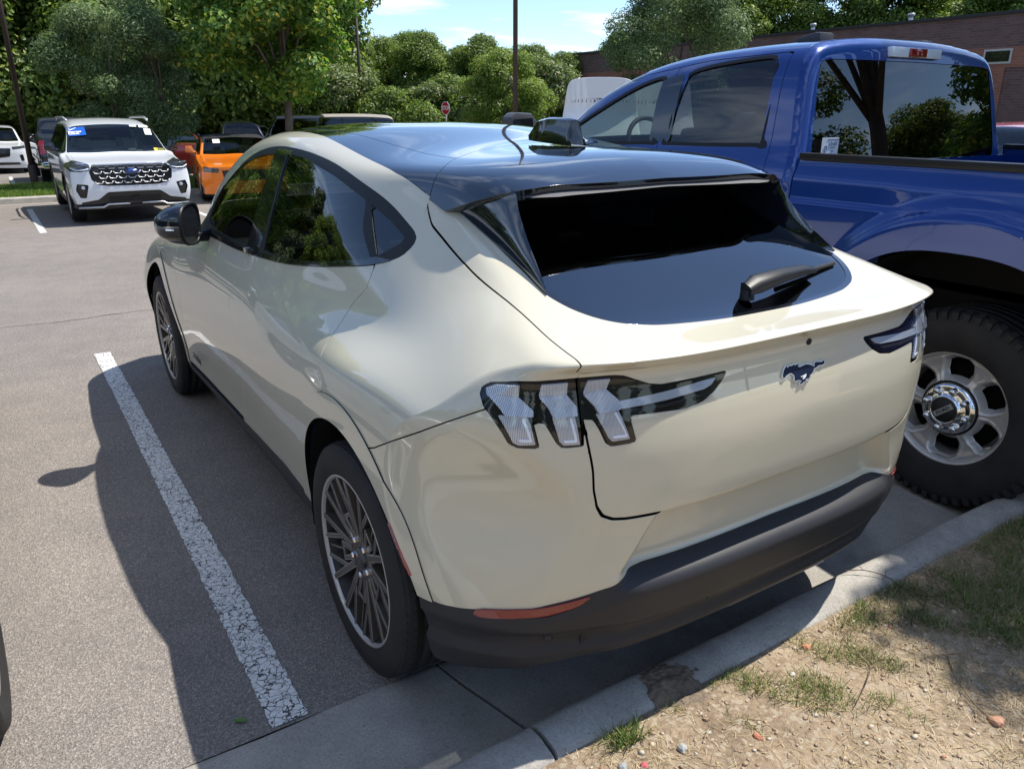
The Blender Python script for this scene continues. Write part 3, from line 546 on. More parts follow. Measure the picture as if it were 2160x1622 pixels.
def tree_meshes(name, seed, rx, z0, z1, ncl, rcl, nleaf, lsize, leafm, trunk_r, stems=1, shape='round', shell=.45, flat=.75, lean=0.0, asp=.55):
    cs, rs = clumps(seed, rx, rx, z0 + rcl[0] * .5, z1 - rcl[0] * .6, ncl, rcl[0], rcl[1], shape); V, F = leaf_cloud(cs, rs, nleaf, lsize, seed + 1, flat, shell, asp)
    me = bpy.data.meshes.new(name + '_crown'); me.vertices.add(len(V)); me.vertices.foreach_set('co', V.astype(np.float32).ravel()); me.loops.add(len(F) * 3); me.loops.foreach_set('vertex_index', F.astype(np.int32).ravel()); me.polygons.add(len(F))
    me.polygons.foreach_set('loop_start', np.arange(0, len(F) * 3, 3, dtype=np.int32)); me.polygons.foreach_set('loop_total', np.full(len(F), 3, dtype=np.int32)); me.update(calc_edges=True); me.materials.append(LEAF[leafm])
    r = random.Random(seed); t = MB()
    for s in range(stems):
        a = 2 * math.pi * s / max(stems, 1) + .4; sp = .0 if stems == 1 else .12; hh = z0 + (z1 - z0) * (.75 if stems == 1 else .35)
        pts = [(sp * math.cos(a), sp * math.sin(a), -.1)]; k = 6
        for i in range(1, k + 1):
            f = i / k; w = (0 if stems == 1 else .55 * rx * f ** 1.3); pts.append((sp * math.cos(a) + w * math.cos(a) + r.uniform(-.04, .04) + lean * f, sp * math.sin(a) + w * math.sin(a) + r.uniform(-.04, .04), hh * f))
        t.tube(pts, [trunk_r * (1.25 if i == 0 else 1 - .8 * i / k) for i in range(k + 1)], 10)
        for (cx_, cy_, cz_), rr in list(zip(cs, rs))[s::stems][:int(18 / stems) + 3]:
            f = min(.95, max(.45 if stems == 1 else .25, (cz_ - .35 * (z1 - z0)) / hh)); i = min(k, max(1, int(f * k))); p0 = Vector(pts[i]); p1 = Vector((cx_, cy_, cz_)); mid = (p0 + p1) / 2 + Vector((0, 0, .08 * (z1 - z0)))
            t.tube([p0, mid, p1], [trunk_r * .35, trunk_r * .22, trunk_r * .07], 6)
    tm = t.mesh(name + '_trunk', M['bark'], fix=False); return me, tm
def put_tree(kind, meshes, loc, label, cat='tree', s=1.0, rz=0.0, group=None, sz=None):
    e = empty(kind, loc, rz, label, cat, group); e.scale = (s, s, sz or s); a = link('crown', meshes[0], None, e); b = link('trunk', meshes[1], None, e); return e
def gp(x, y): return (x, y, float(gz(y)) - .02)
LBL = {}
T_oak = tree_meshes('oak', 21, 1.75, 2.0, 6.6, 56, (.42, .78), 52000, .062, 'oak', .105, 1, 'egg', .35)
T_wil = tree_meshes('willow', 22, 1.75, 1.0, 4.75, 60, (.30, .62), 60000, .044, 'willow', .06, 4, 'round', .3, asp=.36)
T_med = tree_meshes('medium', 23, 2.3, 1.2, 6.2, 60, (.5, .95), 46000, .065, 'bright', .10, 3, 'round', .35)
T_shade = tree_meshes('shade', 44, 1.55, 3.0, 6.6, 34, (.35, .65), 30000, .05, 'oak', .09, 1, 'round', .3)
T_f1 = tree_meshes('forest_a', 31, 4.2, 1.5, 14.5, 80, (1.0, 2.0), 72000, .135, 'forest', .26, 1, 'egg', .4)
T_f2 = tree_meshes('forest_b', 32, 3.4, 1.0, 12.0, 70, (.85, 1.7), 60000, .125, 'bright', .22, 1, 'column', .4)
T_f3 = tree_meshes('forest_c', 33, 2.6, 2.5, 14.0, 46, (.7, 1.3), 40000, .12, 'pine', .2, 1, 'cone', .3, .6)
T_bush = tree_meshes('bush', 34, 2.2, .1, 3.9, 44, (.45, .95), 32000, .075, 'myrtle', .06, 3, 'round', .35)
T_bush2 = tree_meshes('bush_b', 35, 2.4, .05, 3.4, 44, (.45, 1.0), 30000, .085, 'forest', .06, 3, 'round', .35)
put_tree('oak_tree', T_oak, gp(5.62, 20.8), 'young oak with yellow tipped leaves and slim trunk, rising right behind the crossover roof', s=1.27)
put_tree('multi_stem_tree', T_wil, gp(1.75, 22.0), 'grey-green multi-stemmed tree on the grass island behind the white three-row vehicle', s=1.02, rz=.6)
put_tree('round_tree', T_med, gp(15.9, 25.4), 'round light green tree left of the brick building beside the brown lamp post', s=.70)
put_tree('leafy_tree', T_wil, gp(19.6, 20.1), 'broad grey-green tree standing in front of the brick building above the blue pickup roof', s=1.38, rz=2.0, sz=1.38)
put_tree('oak_tree', T_oak, gp(-5.1, 20.8), 'oak outside the left edge of the picture, seen mirrored in the side windows', s=1.25, rz=2)
put_tree('oak_tree', T_oak, gp(-9.5, 18.2), 'oak on the far left end of the island, outside the picture', s=.95, rz=1)
# --- woodland: each tree a thing
fr_ = random.Random(5); AZ0 = YAW
def azpt(px, D): a = YAW + math.atan2((px - 1080) * math.cos(PITCH) , FPX * 1.0 + 0 * 1) ; return (CAMP[0] + D * math.sin(a), CAMP[1] + D * math.cos(a))
def azpt(px, D, py=120):
    d = fw + rt * ((px - 1080) / FPX) - up * ((py - 811) / FPX); h = math.hypot(d.x, d.y); return (CAMP[0] + D * d.x / h, CAMP[1] + D * d.y / h)
kinds = [('broadleaf_tree', T_f1, 'dark green broadleaf tree'), ('slender_tree', T_f2, 'lighter green slender tree'), ('pine_tree', T_f3, 'dark pine tree')]
spots = []
for px in range(-260, 600, 62): spots.append((px + fr_.uniform(-20, 20), fr_.uniform(42, 50), 1.05 + fr_.uniform(-.1, .25), 'left'))
for px in range(-200, 640, 95): spots.append((px + fr_.uniform(-20, 20), fr_.uniform(53, 60), 1.25, 'left'))
for px, D, s in ((735, 56, 0.516), (775, 60, 0.533), (815, 58, 0.516), (862, 60, 0.550), (905, 62, 0.533), (948, 60, 0.430), (990, 63, 0.499), (1035, 62, 0.473), (1075, 64, 0.430), (1118, 66, 0.533), (1165, 66, 0.464), (1215, 68, 0.473), (1262, 70, 0.516), (1318, 74, 0.636), (1385, 78, 0.740), (1240, 82, 0.533), (870, 74, 0.585), (990, 76, 0.568), (1130, 80, 0.602), (925, 54, .50), (972, 55, .46), (1012, 54, .50), (1052, 56, .44), (890, 55, .52), (1190, 60, .46), (1140, 58, .46)): spots.append((px, D, s, 'mid'))
for px in range(1440, 2460, 88): spots.append((px, fr_.uniform(76, 84), .98 + fr_.uniform(-.08, .16), 'right'))
wl = {'left': 'in the tall wood at the left, behind the parked cars', 'mid': 'in the tree line between the young oak and the brick building', 'right': 'rising behind the brick building roof'}
for i, (px, D, s, side) in enumerate(spots):
    k = 2 if (i * 7) % 10 == 3 else (1 if (i * 5) % 7 < 3 else 0); kn, ms, lb = kinds[k]; x, y = azpt(px, D)
    put_tree(kn, ms, (x, y, float(gz(y)) - .3), f'{lb} {wl[side]}', s=s, rz=fr_.uniform(0, 6.28), group=f'{lb}s {wl[side]}')
for i, px in enumerate(list(range(-60, 900, 60)) + [925, 975, 1040, 1100]):
    b2_ = (i * 3) % 5 < 2; x, y = azpt(px + fr_.uniform(-15, 15), fr_.uniform(46, 50)); lb = 'dark leafy shrub' if b2_ else 'myrtle shrub with pale blossom'
    put_tree('shrub', T_bush2 if b2_ else T_bush, (x, y, float(gz(y)) - .1), f'{lb} in the hedge along the foot of the wood', 'shrub', s=1.05 + fr_.uniform(-.1, .35), rz=fr_.uniform(0, 6.28), group=f'{lb}s in the hedge at the foot of the wood')
for i in range(12):
    a = rad(-11 - i * 7.5); D = fr_.uniform(38, 44); x, y = CAMP[0] + D * math.sin(a), CAMP[1] + D * math.cos(a); kn, ms, lb = kinds[i % 2]
    put_tree(kn, ms, (x, y, float(gz(y)) - .3), f'{lb} beyond the left edge of the picture', s=.8 + fr_.uniform(-.1, .1), rz=i, group=f'{lb}s beyond the left edge')
# shade tree on the verge and the wood behind the photographer
put_tree('oak_tree', T_oak, (12.1, -2.3, -.1), 'oak beyond the right edge of the picture, seen in the pickup rear window', s=.9, rz=1)
put_tree('shade_tree', T_shade, (5.2, -1.30, .1), 'tree on the verge outside the right edge of the picture, shading the grass', s=1.05, rz=1.1)
for i in range(27):
    a = rad(92 + i * 10); D = fr_.uniform(30, 38); x, y = CAMP[0] + D * math.sin(a), CAMP[1] + D * math.cos(a); k = (i * 5) % 3; kn, ms, lb = kinds[k]
    put_tree(kn, ms, (x, y, -.2), f'{lb} behind the photographer, seen only in reflections', s=.62 + fr_.uniform(-.08, .12), rz=i, group=f'{lb}s behind the photographer')
# grass on the far island
def turf(name, n, x0, x1, y0, y1, h, seed):
    r = np.random.RandomState(seed); X = r.uniform(x0, x1, n); Y = r.uniform(y0, y1, n); Z = gz(Y) + .12; a = r.uniform(0, 6.28, n); hh = h * r.uniform(.5, 1.2, n); w = .012
    V = np.stack([np.stack([X - np.cos(a) * w, Y - np.sin(a) * w, Z], 1), np.stack([X + np.cos(a) * w, Y + np.sin(a) * w, Z], 1), np.stack([X + r.normal(size=n) * .03, Y + r.normal(size=n) * .03, Z + hh], 1)], 1).reshape(-1, 3)
    return tri_obj(V, np.arange(3 * n).reshape(-1, 3), None, name, M['turfblade'])
M['turfblade'] = leaf_mat('turf blade', [(0, (.07, .12, .02)), (1, (.20, .28, .06))], .35)
tag(turf('island_grass', 30000, -4, 6, 19.55, 24.0, .10, 3), 'bright green mown grass on the island across the aisle', 'grass', kind='stuff')
# ------------------------------------------------------------------ brick building
def brick_mat(name, c1, c2, mortar):
    m, t, b, N, L = nmat(name); co = N('ShaderNodeTexCoord').outputs['Object']; s = N('ShaderNodeSeparateXYZ'); L(co, s.inputs[0]); cb = N('ShaderNodeCombineXYZ'); L(s.outputs[1], cb.inputs[0]); L(s.outputs[2], cb.inputs[1])
    br = N('ShaderNodeTexBrick', i_Scale=1.0); br.inputs['Brick Width'].default_value = .32; br.inputs['Row Height'].default_value = .11; br.inputs['Mortar Size'].default_value = .012; br.inputs['Color1'].default_value = (*c1, 1); br.inputs['Color2'].default_value = (*c2, 1); br.inputs['Mortar'].default_value = (*mortar, 1); L(cb.outputs[0], br.inputs['Vector'])
    n = N('ShaderNodeTexNoise', i_Scale=.7, i_Detail=6.); L(co, n.inputs['Vector']); L(mixc(N, L, 1.0, br.outputs['Color'], ramp(N, L, n.outputs[0], [(.3, (.85, .85, .85)), (.7, (1.12, 1.12, 1.12))]), 'MULTIPLY'), b.inputs['Base Color']); b.inputs['Roughness'].default_value = .9
    u = N('ShaderNodeBump', i_Strength=.6, i_Distance=.01); L(br.outputs['Fac'], u.inputs['Height']); u.invert = True; L(u.outputs[0], b.inputs['Normal']); return m
M['brickdark'] = brick_mat('plum brick', (.105, .060, .055), (.15, .085, .075), (.13, .11, .10)); M['brickred'] = brick_mat('red brick', (.23, .085, .055), (.28, .11, .07), (.22, .16, .13)); M['stonebase'] = concrete_mat('cast stone base', (.42, .38, .32), (.33, .30, .25)); M['darkmetal'] = mat('dark metal coping', (.02, .02, .022), .5)
bld = empty('brick_building', (34.5, 20, -.6), 0, 'low brick building with a small high window, behind the blue pickup at the right', 'building')
def wbox(name, y0, y1, z0, z1, xo, m, th=.25):
    q = MB(); q.box((xo, y0 - 20, z0 + .6), (xo + th, y1 - 20, z1 + .6)); return q.build(name, m, bld)
wbox('wall', -14, 47.3, 1.0, 5.40, .20, M['brickdark'], .3); q = MB(); q.box((.5, -34, 0), (22, 27.3, 5.95)); q.build('building_mass', M['darkmetal'], bld)
wbox('stone_base', -14, 47.35, -.9, .95, .12, M['stonebase'], .3); wbox('red_band', -14, 47.33, 3.35, 4.15, .16, M['brickred'], .1); wbox('coping', -14.1, 47.5, 5.40, 5.52, .08, M['darkmetal'], .5)
for y0 in (-9, 2.6, 16.3, 15.6 + 11, 33, 42): wbox('red_pier', y0, y0 + 2.2, .96, 3.345, .14, M['brickred'], .1)
for k, (y0, z0, w_, h_) in enumerate(((16.10, 3.50, 1.15, .58), (27.6, 3.50, 1.15, .58), (3.5, 3.45, 1.35, .62), (36, 3.45, 1.35, .62))):
    q = MB(); q.box((.10, y0 - 20, z0 + .6), (.16, y0 + w_ - 20, z0 + .6 + h_)); f = q.build('window', M['alloy'], bld)
    q = MB(); q.box((.085, y0 + .08 - 20, z0 + .68), (.099, y0 + w_ - .08 - 20, z0 + .52 + h_)); q.build('pane', M['blackgloss'], f)
for y0 in (12, 16.5, 22, 27.5, 8): q = MB(); q.tube([(2.0, y0 - 20, 6.1), (2.0, y0 - 20, 6.5)], .10, 10); q.tube([(2.0, y0 - 20, 6.5), (2.0, y0 - 20, 6.62)], .16, 10); q.build('roof_vent', M['alloy'], bld)
# ------------------------------------------------------------------ lamp posts and sign
M['brownmetal'] = mat('brown painted steel', (.060, .038, .030), .5)
def lamp_post(px, D, r, h, label, rx=0):
    x, y = azpt(px, D, 236); e = empty('lamp_post', (x, y, float(gz(y))), 0, label, 'lamp post'); m = MB(); m.tube([(0, 0, .6), (0, 0, h)], [r, r * .72], 16); m.build('pole', M['brownmetal'], e)
    m = MB(); m.tube([(0, 0, -.1), (0, 0, .62)], [r * 1.5, r * 1.4], 20); m.build('base', M['brownmetal'], e); m = MB(); m.box((-.9, -.18, h - .02), (.9, .18, h + .10)); m.build('lamp_head', M['brownmetal'], e, bevel=.02); return e
lamp_post(1087, 19.5, .062, 9.0, 'thick brown lamp post rising behind the shark-fin aerial of the crossover')
lamp_post(44, 27, .075, 10.0, 'tall brown lamp post at the far left in front of the wood')
lamp_post(612, 30, .075, 8.0, 'brown lamp post half hidden behind the trunk of the young oak')
lamp_post(763, 46, .085, 9.0, 'thin distant lamp post between the young oak and the stop sign')
x, y = azpt(940, 43, 236); sg = empty('stop_sign', (x, y, float(gz(y))), -1.35, 'red octagonal stop sign on a pale post before the tree line', 'sign'); R8 = .35
M['signred'] = mat('stop sign red', (.45, .012, .02), .4); M['signwhite'] = mat('sign white', (.75, .75, .75), .5); M['post'] = mat('pale post', (.45, .45, .43), .6)
zc_ = 1.645 + .12 - float(gz(y)); oc = lambda R: [(R * math.cos(rad(22.5 + 45 * k)), zc_ + R * math.sin(rad(22.5 + 45 * k))) for k in range(8)]
m = MB(); m.prism(oc(R8), 1, -.004, .006); m.build('sign_border', M['signwhite'], sg); m = MB(); m.prism(oc(R8 * .9), 1, -.008, -.0045); m.build('sign_face', M['signred'], sg); m = MB(); m.box((-.03, .01, -.2), (.03, .05, zc_ + .1)); m.build('post', M['post'], sg)
text_obj('STOP', .30, (0, -.0095, zc_), (rad(90), 0, 0), sg, M['signwhite'], sx=.85, bold=.008)
# ------------------------------------------------------------------ hull of the sand-coloured car: control sections (half width, height) at stations along y
ST=[
(-1.1,[(.80,.22),(.872,.29),(.905,.42),(.932,.62),(.941,.80),(.924,.935),(.866,1.008),(.81,1.07),(.745,1.12),(.66,1.135),(.45,1.137),(.22,1.137),(0,1.137)]),
(-.75,[(.80,.22),(.872,.29),(.905,.42),(.932,.62),(.941,.80),(.924,.936),(.868,1.01),(.81,1.075),(.745,1.12),(.66,1.14),(.45,1.142),(.22,1.142),(0,1.142)]),
(-.60,[(.80,.22),(.872,.29),(.905,.42),(.932,.62),(.941,.80),(.925,.938),(.874,1.014),(.813,1.083),(.743,1.135),(.67,1.165),(.50,1.17),(.25,1.165),(0,1.163)]),
(-.45,[(.80,.22),(.872,.29),(.905,.42),(.932,.62),(.942,.80),(.927,.94),(.88,1.014),(.811,1.088),(.73,1.16),(.65,1.205),(.53,1.222),(.27,1.228),(0,1.228)]),
(-.2,[(.80,.22),(.872,.29),(.905,.42),(.932,.62),(.942,.80),(.928,.94),(.88,1.010),(.80,1.078),(.719,1.166),(.625,1.265),(.53,1.315),(.27,1.33),(0,1.332)]),
(.10,[(.80,.21),(.872,.28),(.905,.42),(.928,.62),(.940,.80),(.923,.932),(.871,.998),(.793,1.072),(.728,1.195),(.614,1.388),(.545,1.435),(.28,1.44),(0,1.445)]),
(.45,[(.80,.20),(.872,.27),(.900,.42),(.922,.62),(.930,.80),(.907,.915),(.857,1.003),(.801,1.105),(.748,1.25),(.66,1.42),(.565,1.495),(.30,1.53),(0,1.54)]),
(.95,[(.80,.20),(.872,.27),(.895,.42),(.92,.62),(.922,.80),(.895,.94),(.85,1.04),(.81,1.13),(.755,1.27),(.675,1.455),(.58,1.542),(.32,1.58),(0,1.59)]),
(1.45,[(.80,.20),(.872,.27),(.892,.42),(.918,.62),(.915,.80),(.888,.94),(.85,1.035),(.815,1.10),(.76,1.26),(.68,1.455),(.585,1.553),(.32,1.59),(0,1.598)]),
(1.8,[(.80,.20),(.872,.27),(.892,.42),(.918,.62),(.912,.80),(.888,.93),(.855,1.02),(.82,1.075),(.77,1.22),(.70,1.38),(.62,1.485),(.34,1.54),(0,1.555)]),
(2.3,[(.80,.20),(.875,.27),(.895,.42),(.92,.62),(.915,.80),(.89,.92),(.86,.99),(.825,1.03),(.79,1.085),(.74,1.15),(.65,1.215),(.35,1.265),(0,1.28)]),
(2.75,[(.80,.20),(.88,.27),(.905,.42),(.928,.62),(.925,.78),(.90,.90),(.865,.955),(.82,.985),(.75,1.005),(.66,1.02),(.5,1.035),(.27,1.05),(0,1.06)]),
(3.2,[(.80,.20),(.88,.27),(.908,.42),(.928,.60),(.922,.75),(.895,.85),(.855,.905),(.81,.935),(.75,.955),(.66,.97),(.5,.985),(.27,.998),(0,1.005)]),
(3.6,[(.76,.20),(.83,.27),(.865,.42),(.885,.56),(.875,.68),(.845,.76),(.80,.82),(.75,.85),(.69,.872),(.6,.89),(.45,.905),(.25,.917),(0,.922)]),
(3.88,[(.55,.22),(.60,.29),(.63,.40),(.64,.50),(.63,.58),(.61,.64),(.58,.68),(.54,.71),(.49,.73),(.42,.745),(.3,.757),(.15,.765),(0,.768)]),
]
ST_Y = np.array([s[0] for s in ST]); ST_C = np.array([s[1] for s in ST])
CA = ST_C.copy()
STA=[(-.45,[(.585,1.22),(.53,1.36),(.27,1.385),(0,1.39)]),
(-.2,[(.60,1.315),(.515,1.45),(.27,1.482),(0,1.488)]),
(.10,[(.612,1.39),(.535,1.487),(.28,1.523),(0,1.533)])]
CA=ST_C.copy()
for yy, c_ in STA: CA[int(np.argmin(abs(ST_Y - yy))), 9:] = c_
CA[0:3, 9:] = CA[3, 9:]
def section(y, mode='B'):
    Cc = CA if mode == 'A' else ST_C
    return cspline(ST_Y, Cc.reshape(len(ST_Y), -1), np.asarray(y, float)).reshape(np.shape(y) + (13, 2))
def sec_eval(Cn, t):
    m = Cn.shape[0]; ext = Cn[:, [11, 10]].copy(); ext[..., 0] *= -1; lo = np.zeros((m, 2, 2)); lo[:, 0] = (0, .335); lo[:, 1] = (.45, .33)
    D = np.concatenate([lo, Cn, ext], 1); D[:, 2] = np.where(np.arange(m)[:, None] >= 0, (.76, .265), 0)
    return cspline(np.arange(-2., 15.), D.transpose(1, 0, 2).reshape(17, -1), t).reshape(len(t), m, 2).transpose(1, 0, 2)
GZ = ([.15, .26, .335, .352, .40, .50, .58, .63, .70, .80, .90, .98, 1.05, 1.10, 1.16, 1.3], [-.60, -.66, -.715, -.72, -.742, -.768, -.782, -.786, -.79, -.80, -.802, -.795, -.779, -.770, -.79, -.83])
def tailG(w, z, detail=True):
    w = np.abs(w); g = pchip(*GZ, z) + .75 * (1 - (1 - (np.clip(w, 0, .9545) / .955) ** 3.3) ** (1 / 3.3))
    g = g - .024 * np.exp(-((z - 1.147) / .030) ** 2)
    if detail:
        xs = .44 + (.74 - z) * .55
        g = g + .052 * sstep(xs + .03, xs - .04, w) * sstep(.548, .604, z) * sstep(.752, .742, z)
        g = g - .012 * sstep(.60, .585, z) * sstep(.30, .36, z) * sstep(.60, .48, w)
    return g
def flareP(P):
    out = P.copy()
    for yc in (0.02, 2.984):
        r = np.hypot(P[..., 1] - yc, P[..., 2] - .36)
        out[..., 0] -= .012 * sstep(.53, .515, r) * sstep(.0, .2, P[..., 2]) * sstep(.7, .8, np.abs(P[..., 0])) * np.sign(-P[..., 0])
    return out
def tail_rows(ts, n1, n2, y0):
    k = len(ts); ar = np.arange(k); ys = np.linspace(y0, -1.05, 120); O = sec_eval(section(ys), ts); d = ys[:, None] - tailG(O[..., 0], O[..., 1]); yst = []
    for j in range(k):
        i = int(np.argmax(d[:, j] < 0)) if (d[:, j] < 0).any() else 0
        yst.append(ys[i - 1] + (ys[i] - ys[i - 1]) * d[i - 1, j] / (d[i - 1, j] - d[i, j]) if i else -1.05)
    yst = np.array(yst); rows = []
    for i in range(n1):
        y = y0 + (yst + .03 - y0) * i / (n1 - 1); S = sec_eval(section(y), ts)[ar, ar]; rows.append((S[:, 0], y, S[:, 1]))
    ye = yst + .03; zc = .75
    for i in range(1, n2 + 1):
        f = i / n2; s = 1 - f ** 1.35; q = .06 * min(1, f * 12); S2 = sec_eval(section(np.maximum(ye - q, -1.05)), ts)[ar, ar]
        rows.append((S2[:, 0] * s, ye - 1.2 * (1 - s) - q, zc + (S2[:, 1] - zc) * s))
    Wd, Y, Z = (np.array([r[i] for r in rows]) for i in range(3)); G = tailG(Wd, Z)
    kk = .015 + .075 * sstep(.60, .90, Wd) + .05 * sstep(.60, .80, Wd) * sstep(.95, 1.06, Z)
    return np.stack([-Wd, smax(Y, G, kk), Z], -1)
def hull(mode='B', nt=190):
    ts = np.linspace(-2, 12, nt)
    if mode == 'A': ys = np.linspace(2.7, -.27, 190)
    else: ys = np.concatenate([np.linspace(3.88, 1.6, 70, endpoint=False), np.linspace(1.6, -.2, 120)])
    P = sec_eval(section(ys, mode), ts); P = np.stack([-P[..., 0], np.broadcast_to(ys[:, None], P[..., 0].shape), P[..., 1]], -1)
    if mode == 'B': P = np.concatenate([P, tail_rows(ts, 45, 75, -.2)[1:]])
    tm = patch_pts(P); tt = np.broadcast_to(ts[None], P.shape[:2]).ravel()
    F = tm.F; bad = (tt[F].max(1) <= 0) & (tm.V[F][:, :, 1].mean(1) > -.3)
    tm.F = F[~bad]
    return tm
HB = hull('B'); HA = hull('A')
_w = np.linspace(.64, 0, 66); _z = np.unique(np.concatenate([np.linspace(.36, .545, 20), np.linspace(.545, .60, 12), np.linspace(.60, .742, 14), np.linspace(.742, .752, 5), np.linspace(.752, 1.085, 34)]))
_W, _Z = np.meshgrid(_w, _z, indexing='ij'); FACE = patch_pts(np.stack([-_W, tailG(_W, _Z), _Z], -1))
_m = lambda V: np.maximum(np.maximum(-V[:, 0] - .64, V[:, 2] - 1.085), .36 - V[:, 2])
HB = join(HB.clip(lambda V: np.maximum(_m(V), V[:, 1] + .42)), FACE).weld()
nofl_c = lambda V: (np.abs(V[:, 0]) < 1e-4)
def onseam(V):
    U = np.abs(V[:, 0]); z = V[:, 2]
    return (np.abs(V[:, 0]) < 1e-4) | ((V[:, 1] < -.42) & (((np.abs(U - .64) < 1e-3) & (z > .359) & (z < 1.0855)) | ((np.abs(z - 1.085) < 6e-4) & (U < .641)) | ((np.abs(z - .36) < 6e-4) & (U < .641))))
# ------------------------------------------------------------------ the sand-coloured electric crossover
car = empty('crossover_car', (0, 0, 0), 0, 'sand coloured crossover with black roof, parked tail-on at the kerb nearest the camera', 'car')
g2 = .0025     # half a shut-line
U_ = lambda V: np.abs(V[:, 0]); Y_ = lambda V: V[:, 1]; Z_ = lambda V: V[:, 2]
# outlines on the side, in (y, z)
DLO = crp([(2.20, 1.085), (1.61, 1.086), (1.32, 1.096), (1.03, 1.113), (.785, 1.131), (.519, 1.163), (.338, 1.19), (.19, 1.215), (.097, 1.244), (.059, 1.274), (.052, 1.30), (.074, 1.319), (.138, 1.344), (.224, 1.376), (.309, 1.402), (.416, 1.428), (.567, 1.46), (.732, 1.485), (.946, 1.505), (1.138, 1.513), (1.25, 1.513), (1.385, 1.504), (1.536, 1.48), (1.693, 1.436), (1.85, 1.37), (1.99, 1.30), (2.12, 1.21), (2.23, 1.11)], 3)
GF = crp([(1.98, 1.125), (2.06, 1.165), (2.04, 1.24), (1.97, 1.31), (1.86, 1.37), (1.693, 1.43), (1.491, 1.468), (1.31, 1.483), (1.285, 1.47), (1.295, 1.334), (1.305, 1.217), (1.311, 1.135), (1.33, 1.122), (1.60, 1.118)], 3)
GR = crp([(1.132, 1.475), (1.11, 1.487), (.979, 1.485), (.787, 1.462), (.617, 1.438), (.477, 1.408), (.391, 1.388), (.366, 1.373), (.32, 1.30), (.225, 1.232), (.235, 1.222), (.305, 1.211), (.53, 1.176), (.767, 1.151), (1.06, 1.138), (1.085, 1.144), (1.10, 1.228), (1.12, 1.354)], 3)
GQ = [(.345, 1.378), (.21, 1.338), (.112, 1.303), (.104, 1.294), (.112, 1.284), (.192, 1.240), (.200, 1.242), (.275, 1.31)]
def seam_w(V):   # |x| of the tailgate shut-line
    return np.where(Z_(V) > 1.115, lin([-.85, -.72, -.693, -.592, -.447, -.18, -.044, .02, .062, .087, .12], [.668, .66, .657, .655, .648, .630, .624, .622, .611, .600, .595], Y_(V)), 9)
HT = [(-.1, .746), (.2, .748), (.40, .752), (.54, .757), (.575, .762), (.60, .775), (.615, .80), (.624, .84), (.628, .89), (.638, .95), (.649, 1.026), (.652, 1.10), (.655, 1.30), (-.1, 1.30)]
f_hatch = lambda V: np.minimum(np.where(Z_(V) > 1.115, seam_w(V) - U_(V), sdpoly(U_(V), Z_(V), HT)), .30 - Y_(V))
f_hatch = (lambda V: np.where(Y_(V) < .13, np.where(Z_(V) > 1.115, seam_w(V) - U_(V), np.where(Y_(V) < -.5, sdpoly(U_(V), Z_(V), HT), -1)), -1))
BLK = crp([(.592, .13), (.588, .091), (.567, -.017), (.552, -.12), (.547, -.222), (.548, -.33), (.553, -.428), (.545, -.47), (.525, -.515), (.492, -.557), (.45, -.590), (.40, -.612), (.34, -.628), (.222, -.642), (.1, -.650), (-.1, -.650)], 3, False)
BLKP = np.vstack([BLK, [(-.1, .3), (.592, .3)]])
f_blk = lambda V: np.where(Z_(V) > 1.115, sdpoly(U_(V), Y_(V), BLKP), -1)
GLS = crp([(.50, .10), (.515, -.02), (.525, -.15), (.532, -.30), (.538, -.40), (.53, -.455), (.512, -.50), (.482, -.543), (.443, -.576), (.395, -.597), (.335, -.613), (.22, -.627), (.1, -.635), (-.1, -.635)], 3, False)
GLSP = np.vstack([GLS, [(-.1, .12), (.50, .12)]])
f_gls = lambda V: sdpoly(U_(V), Y_(V), GLSP)
z_bump = lambda V: lin([0, .45, .50, .53, .56, .62, .70, .78, .85, .90, .95], [.594, .592, .588, .580, .568, .553, .534, .508, .486, .480, .480], U_(V))
arch = lambda V, y0, r: np.hypot(Y_(V) - y0, Z_(V) - .36) - r
rw_y, rw_r = .028, .447
fw_y, fw_r = 2.984, .447
zsill = lambda V: lin([-1, .5, .62, .79, 1.365, 1.987, 2.43, 2.6], [.30, .352, .362, .372, .342, .318, .308, .31], Y_(V))
f_side = lambda V: np.minimum(Y_(V) + .9, 1)
# lamp outline in (|x|, z)
LMP = [(.816, 1.058), (.809, 1.073), (.796, 1.084), (.756, 1.094), (.661, 1.100), (.60, 1.1005), (.572, 1.100), (.548, 1.096), (.524, 1.086), (.487, 1.071), (.456, 1.065), (.36, 1.066), (.265, 1.068), (.278, 1.052), (.305, 1.032), (.341, 1.014), (.395, 1.005), (.495, 1.009), (.545, 1.011), (.530, .948), (.588, .946), (.600, .955), (.612, .985), (.624, 1.010), (.648, 1.013), (.650, .953), (.692, .951), (.702, .962), (.712, .985), (.722, 1.008), (.746, 1.009), (.738, .952), (.775, .950), (.786, .958), (.806, 1.009), (.817, 1.035)]
f_lmp = lambda V: np.where((Y_(V) < -.40) & (Z_(V) < 1.118), sdpoly(U_(V), Z_(V), LMP), -1)
mn = lambda *fs: (lambda V: np.minimum.reduce([f(V) for f in fs]))
ng = lambda f, g=0: (lambda V: -f(V) - g)
sh = lambda f, g: (lambda V: f(V) - g)
y_FR = lambda V: lin([.3, .317, .481, .617, .681, .766, .827, .881, .915, .997, 1.057, 1.108, 1.13, 1.3, 1.513], [1.40, 1.39, 1.29, 1.18, 1.135, 1.175, 1.28, 1.335, 1.345, 1.301, 1.268, 1.262, 1.262, 1.24, 1.21], Z_(V))
y_RR = lambda V: lin([.3, .80, .863, .884, .928, .982, 1.037, 1.089, 1.119, 1.151, 1.25], [.10, .12, .134, .171, .214, .240, .248, .243, .215, .185, .185], Z_(V))
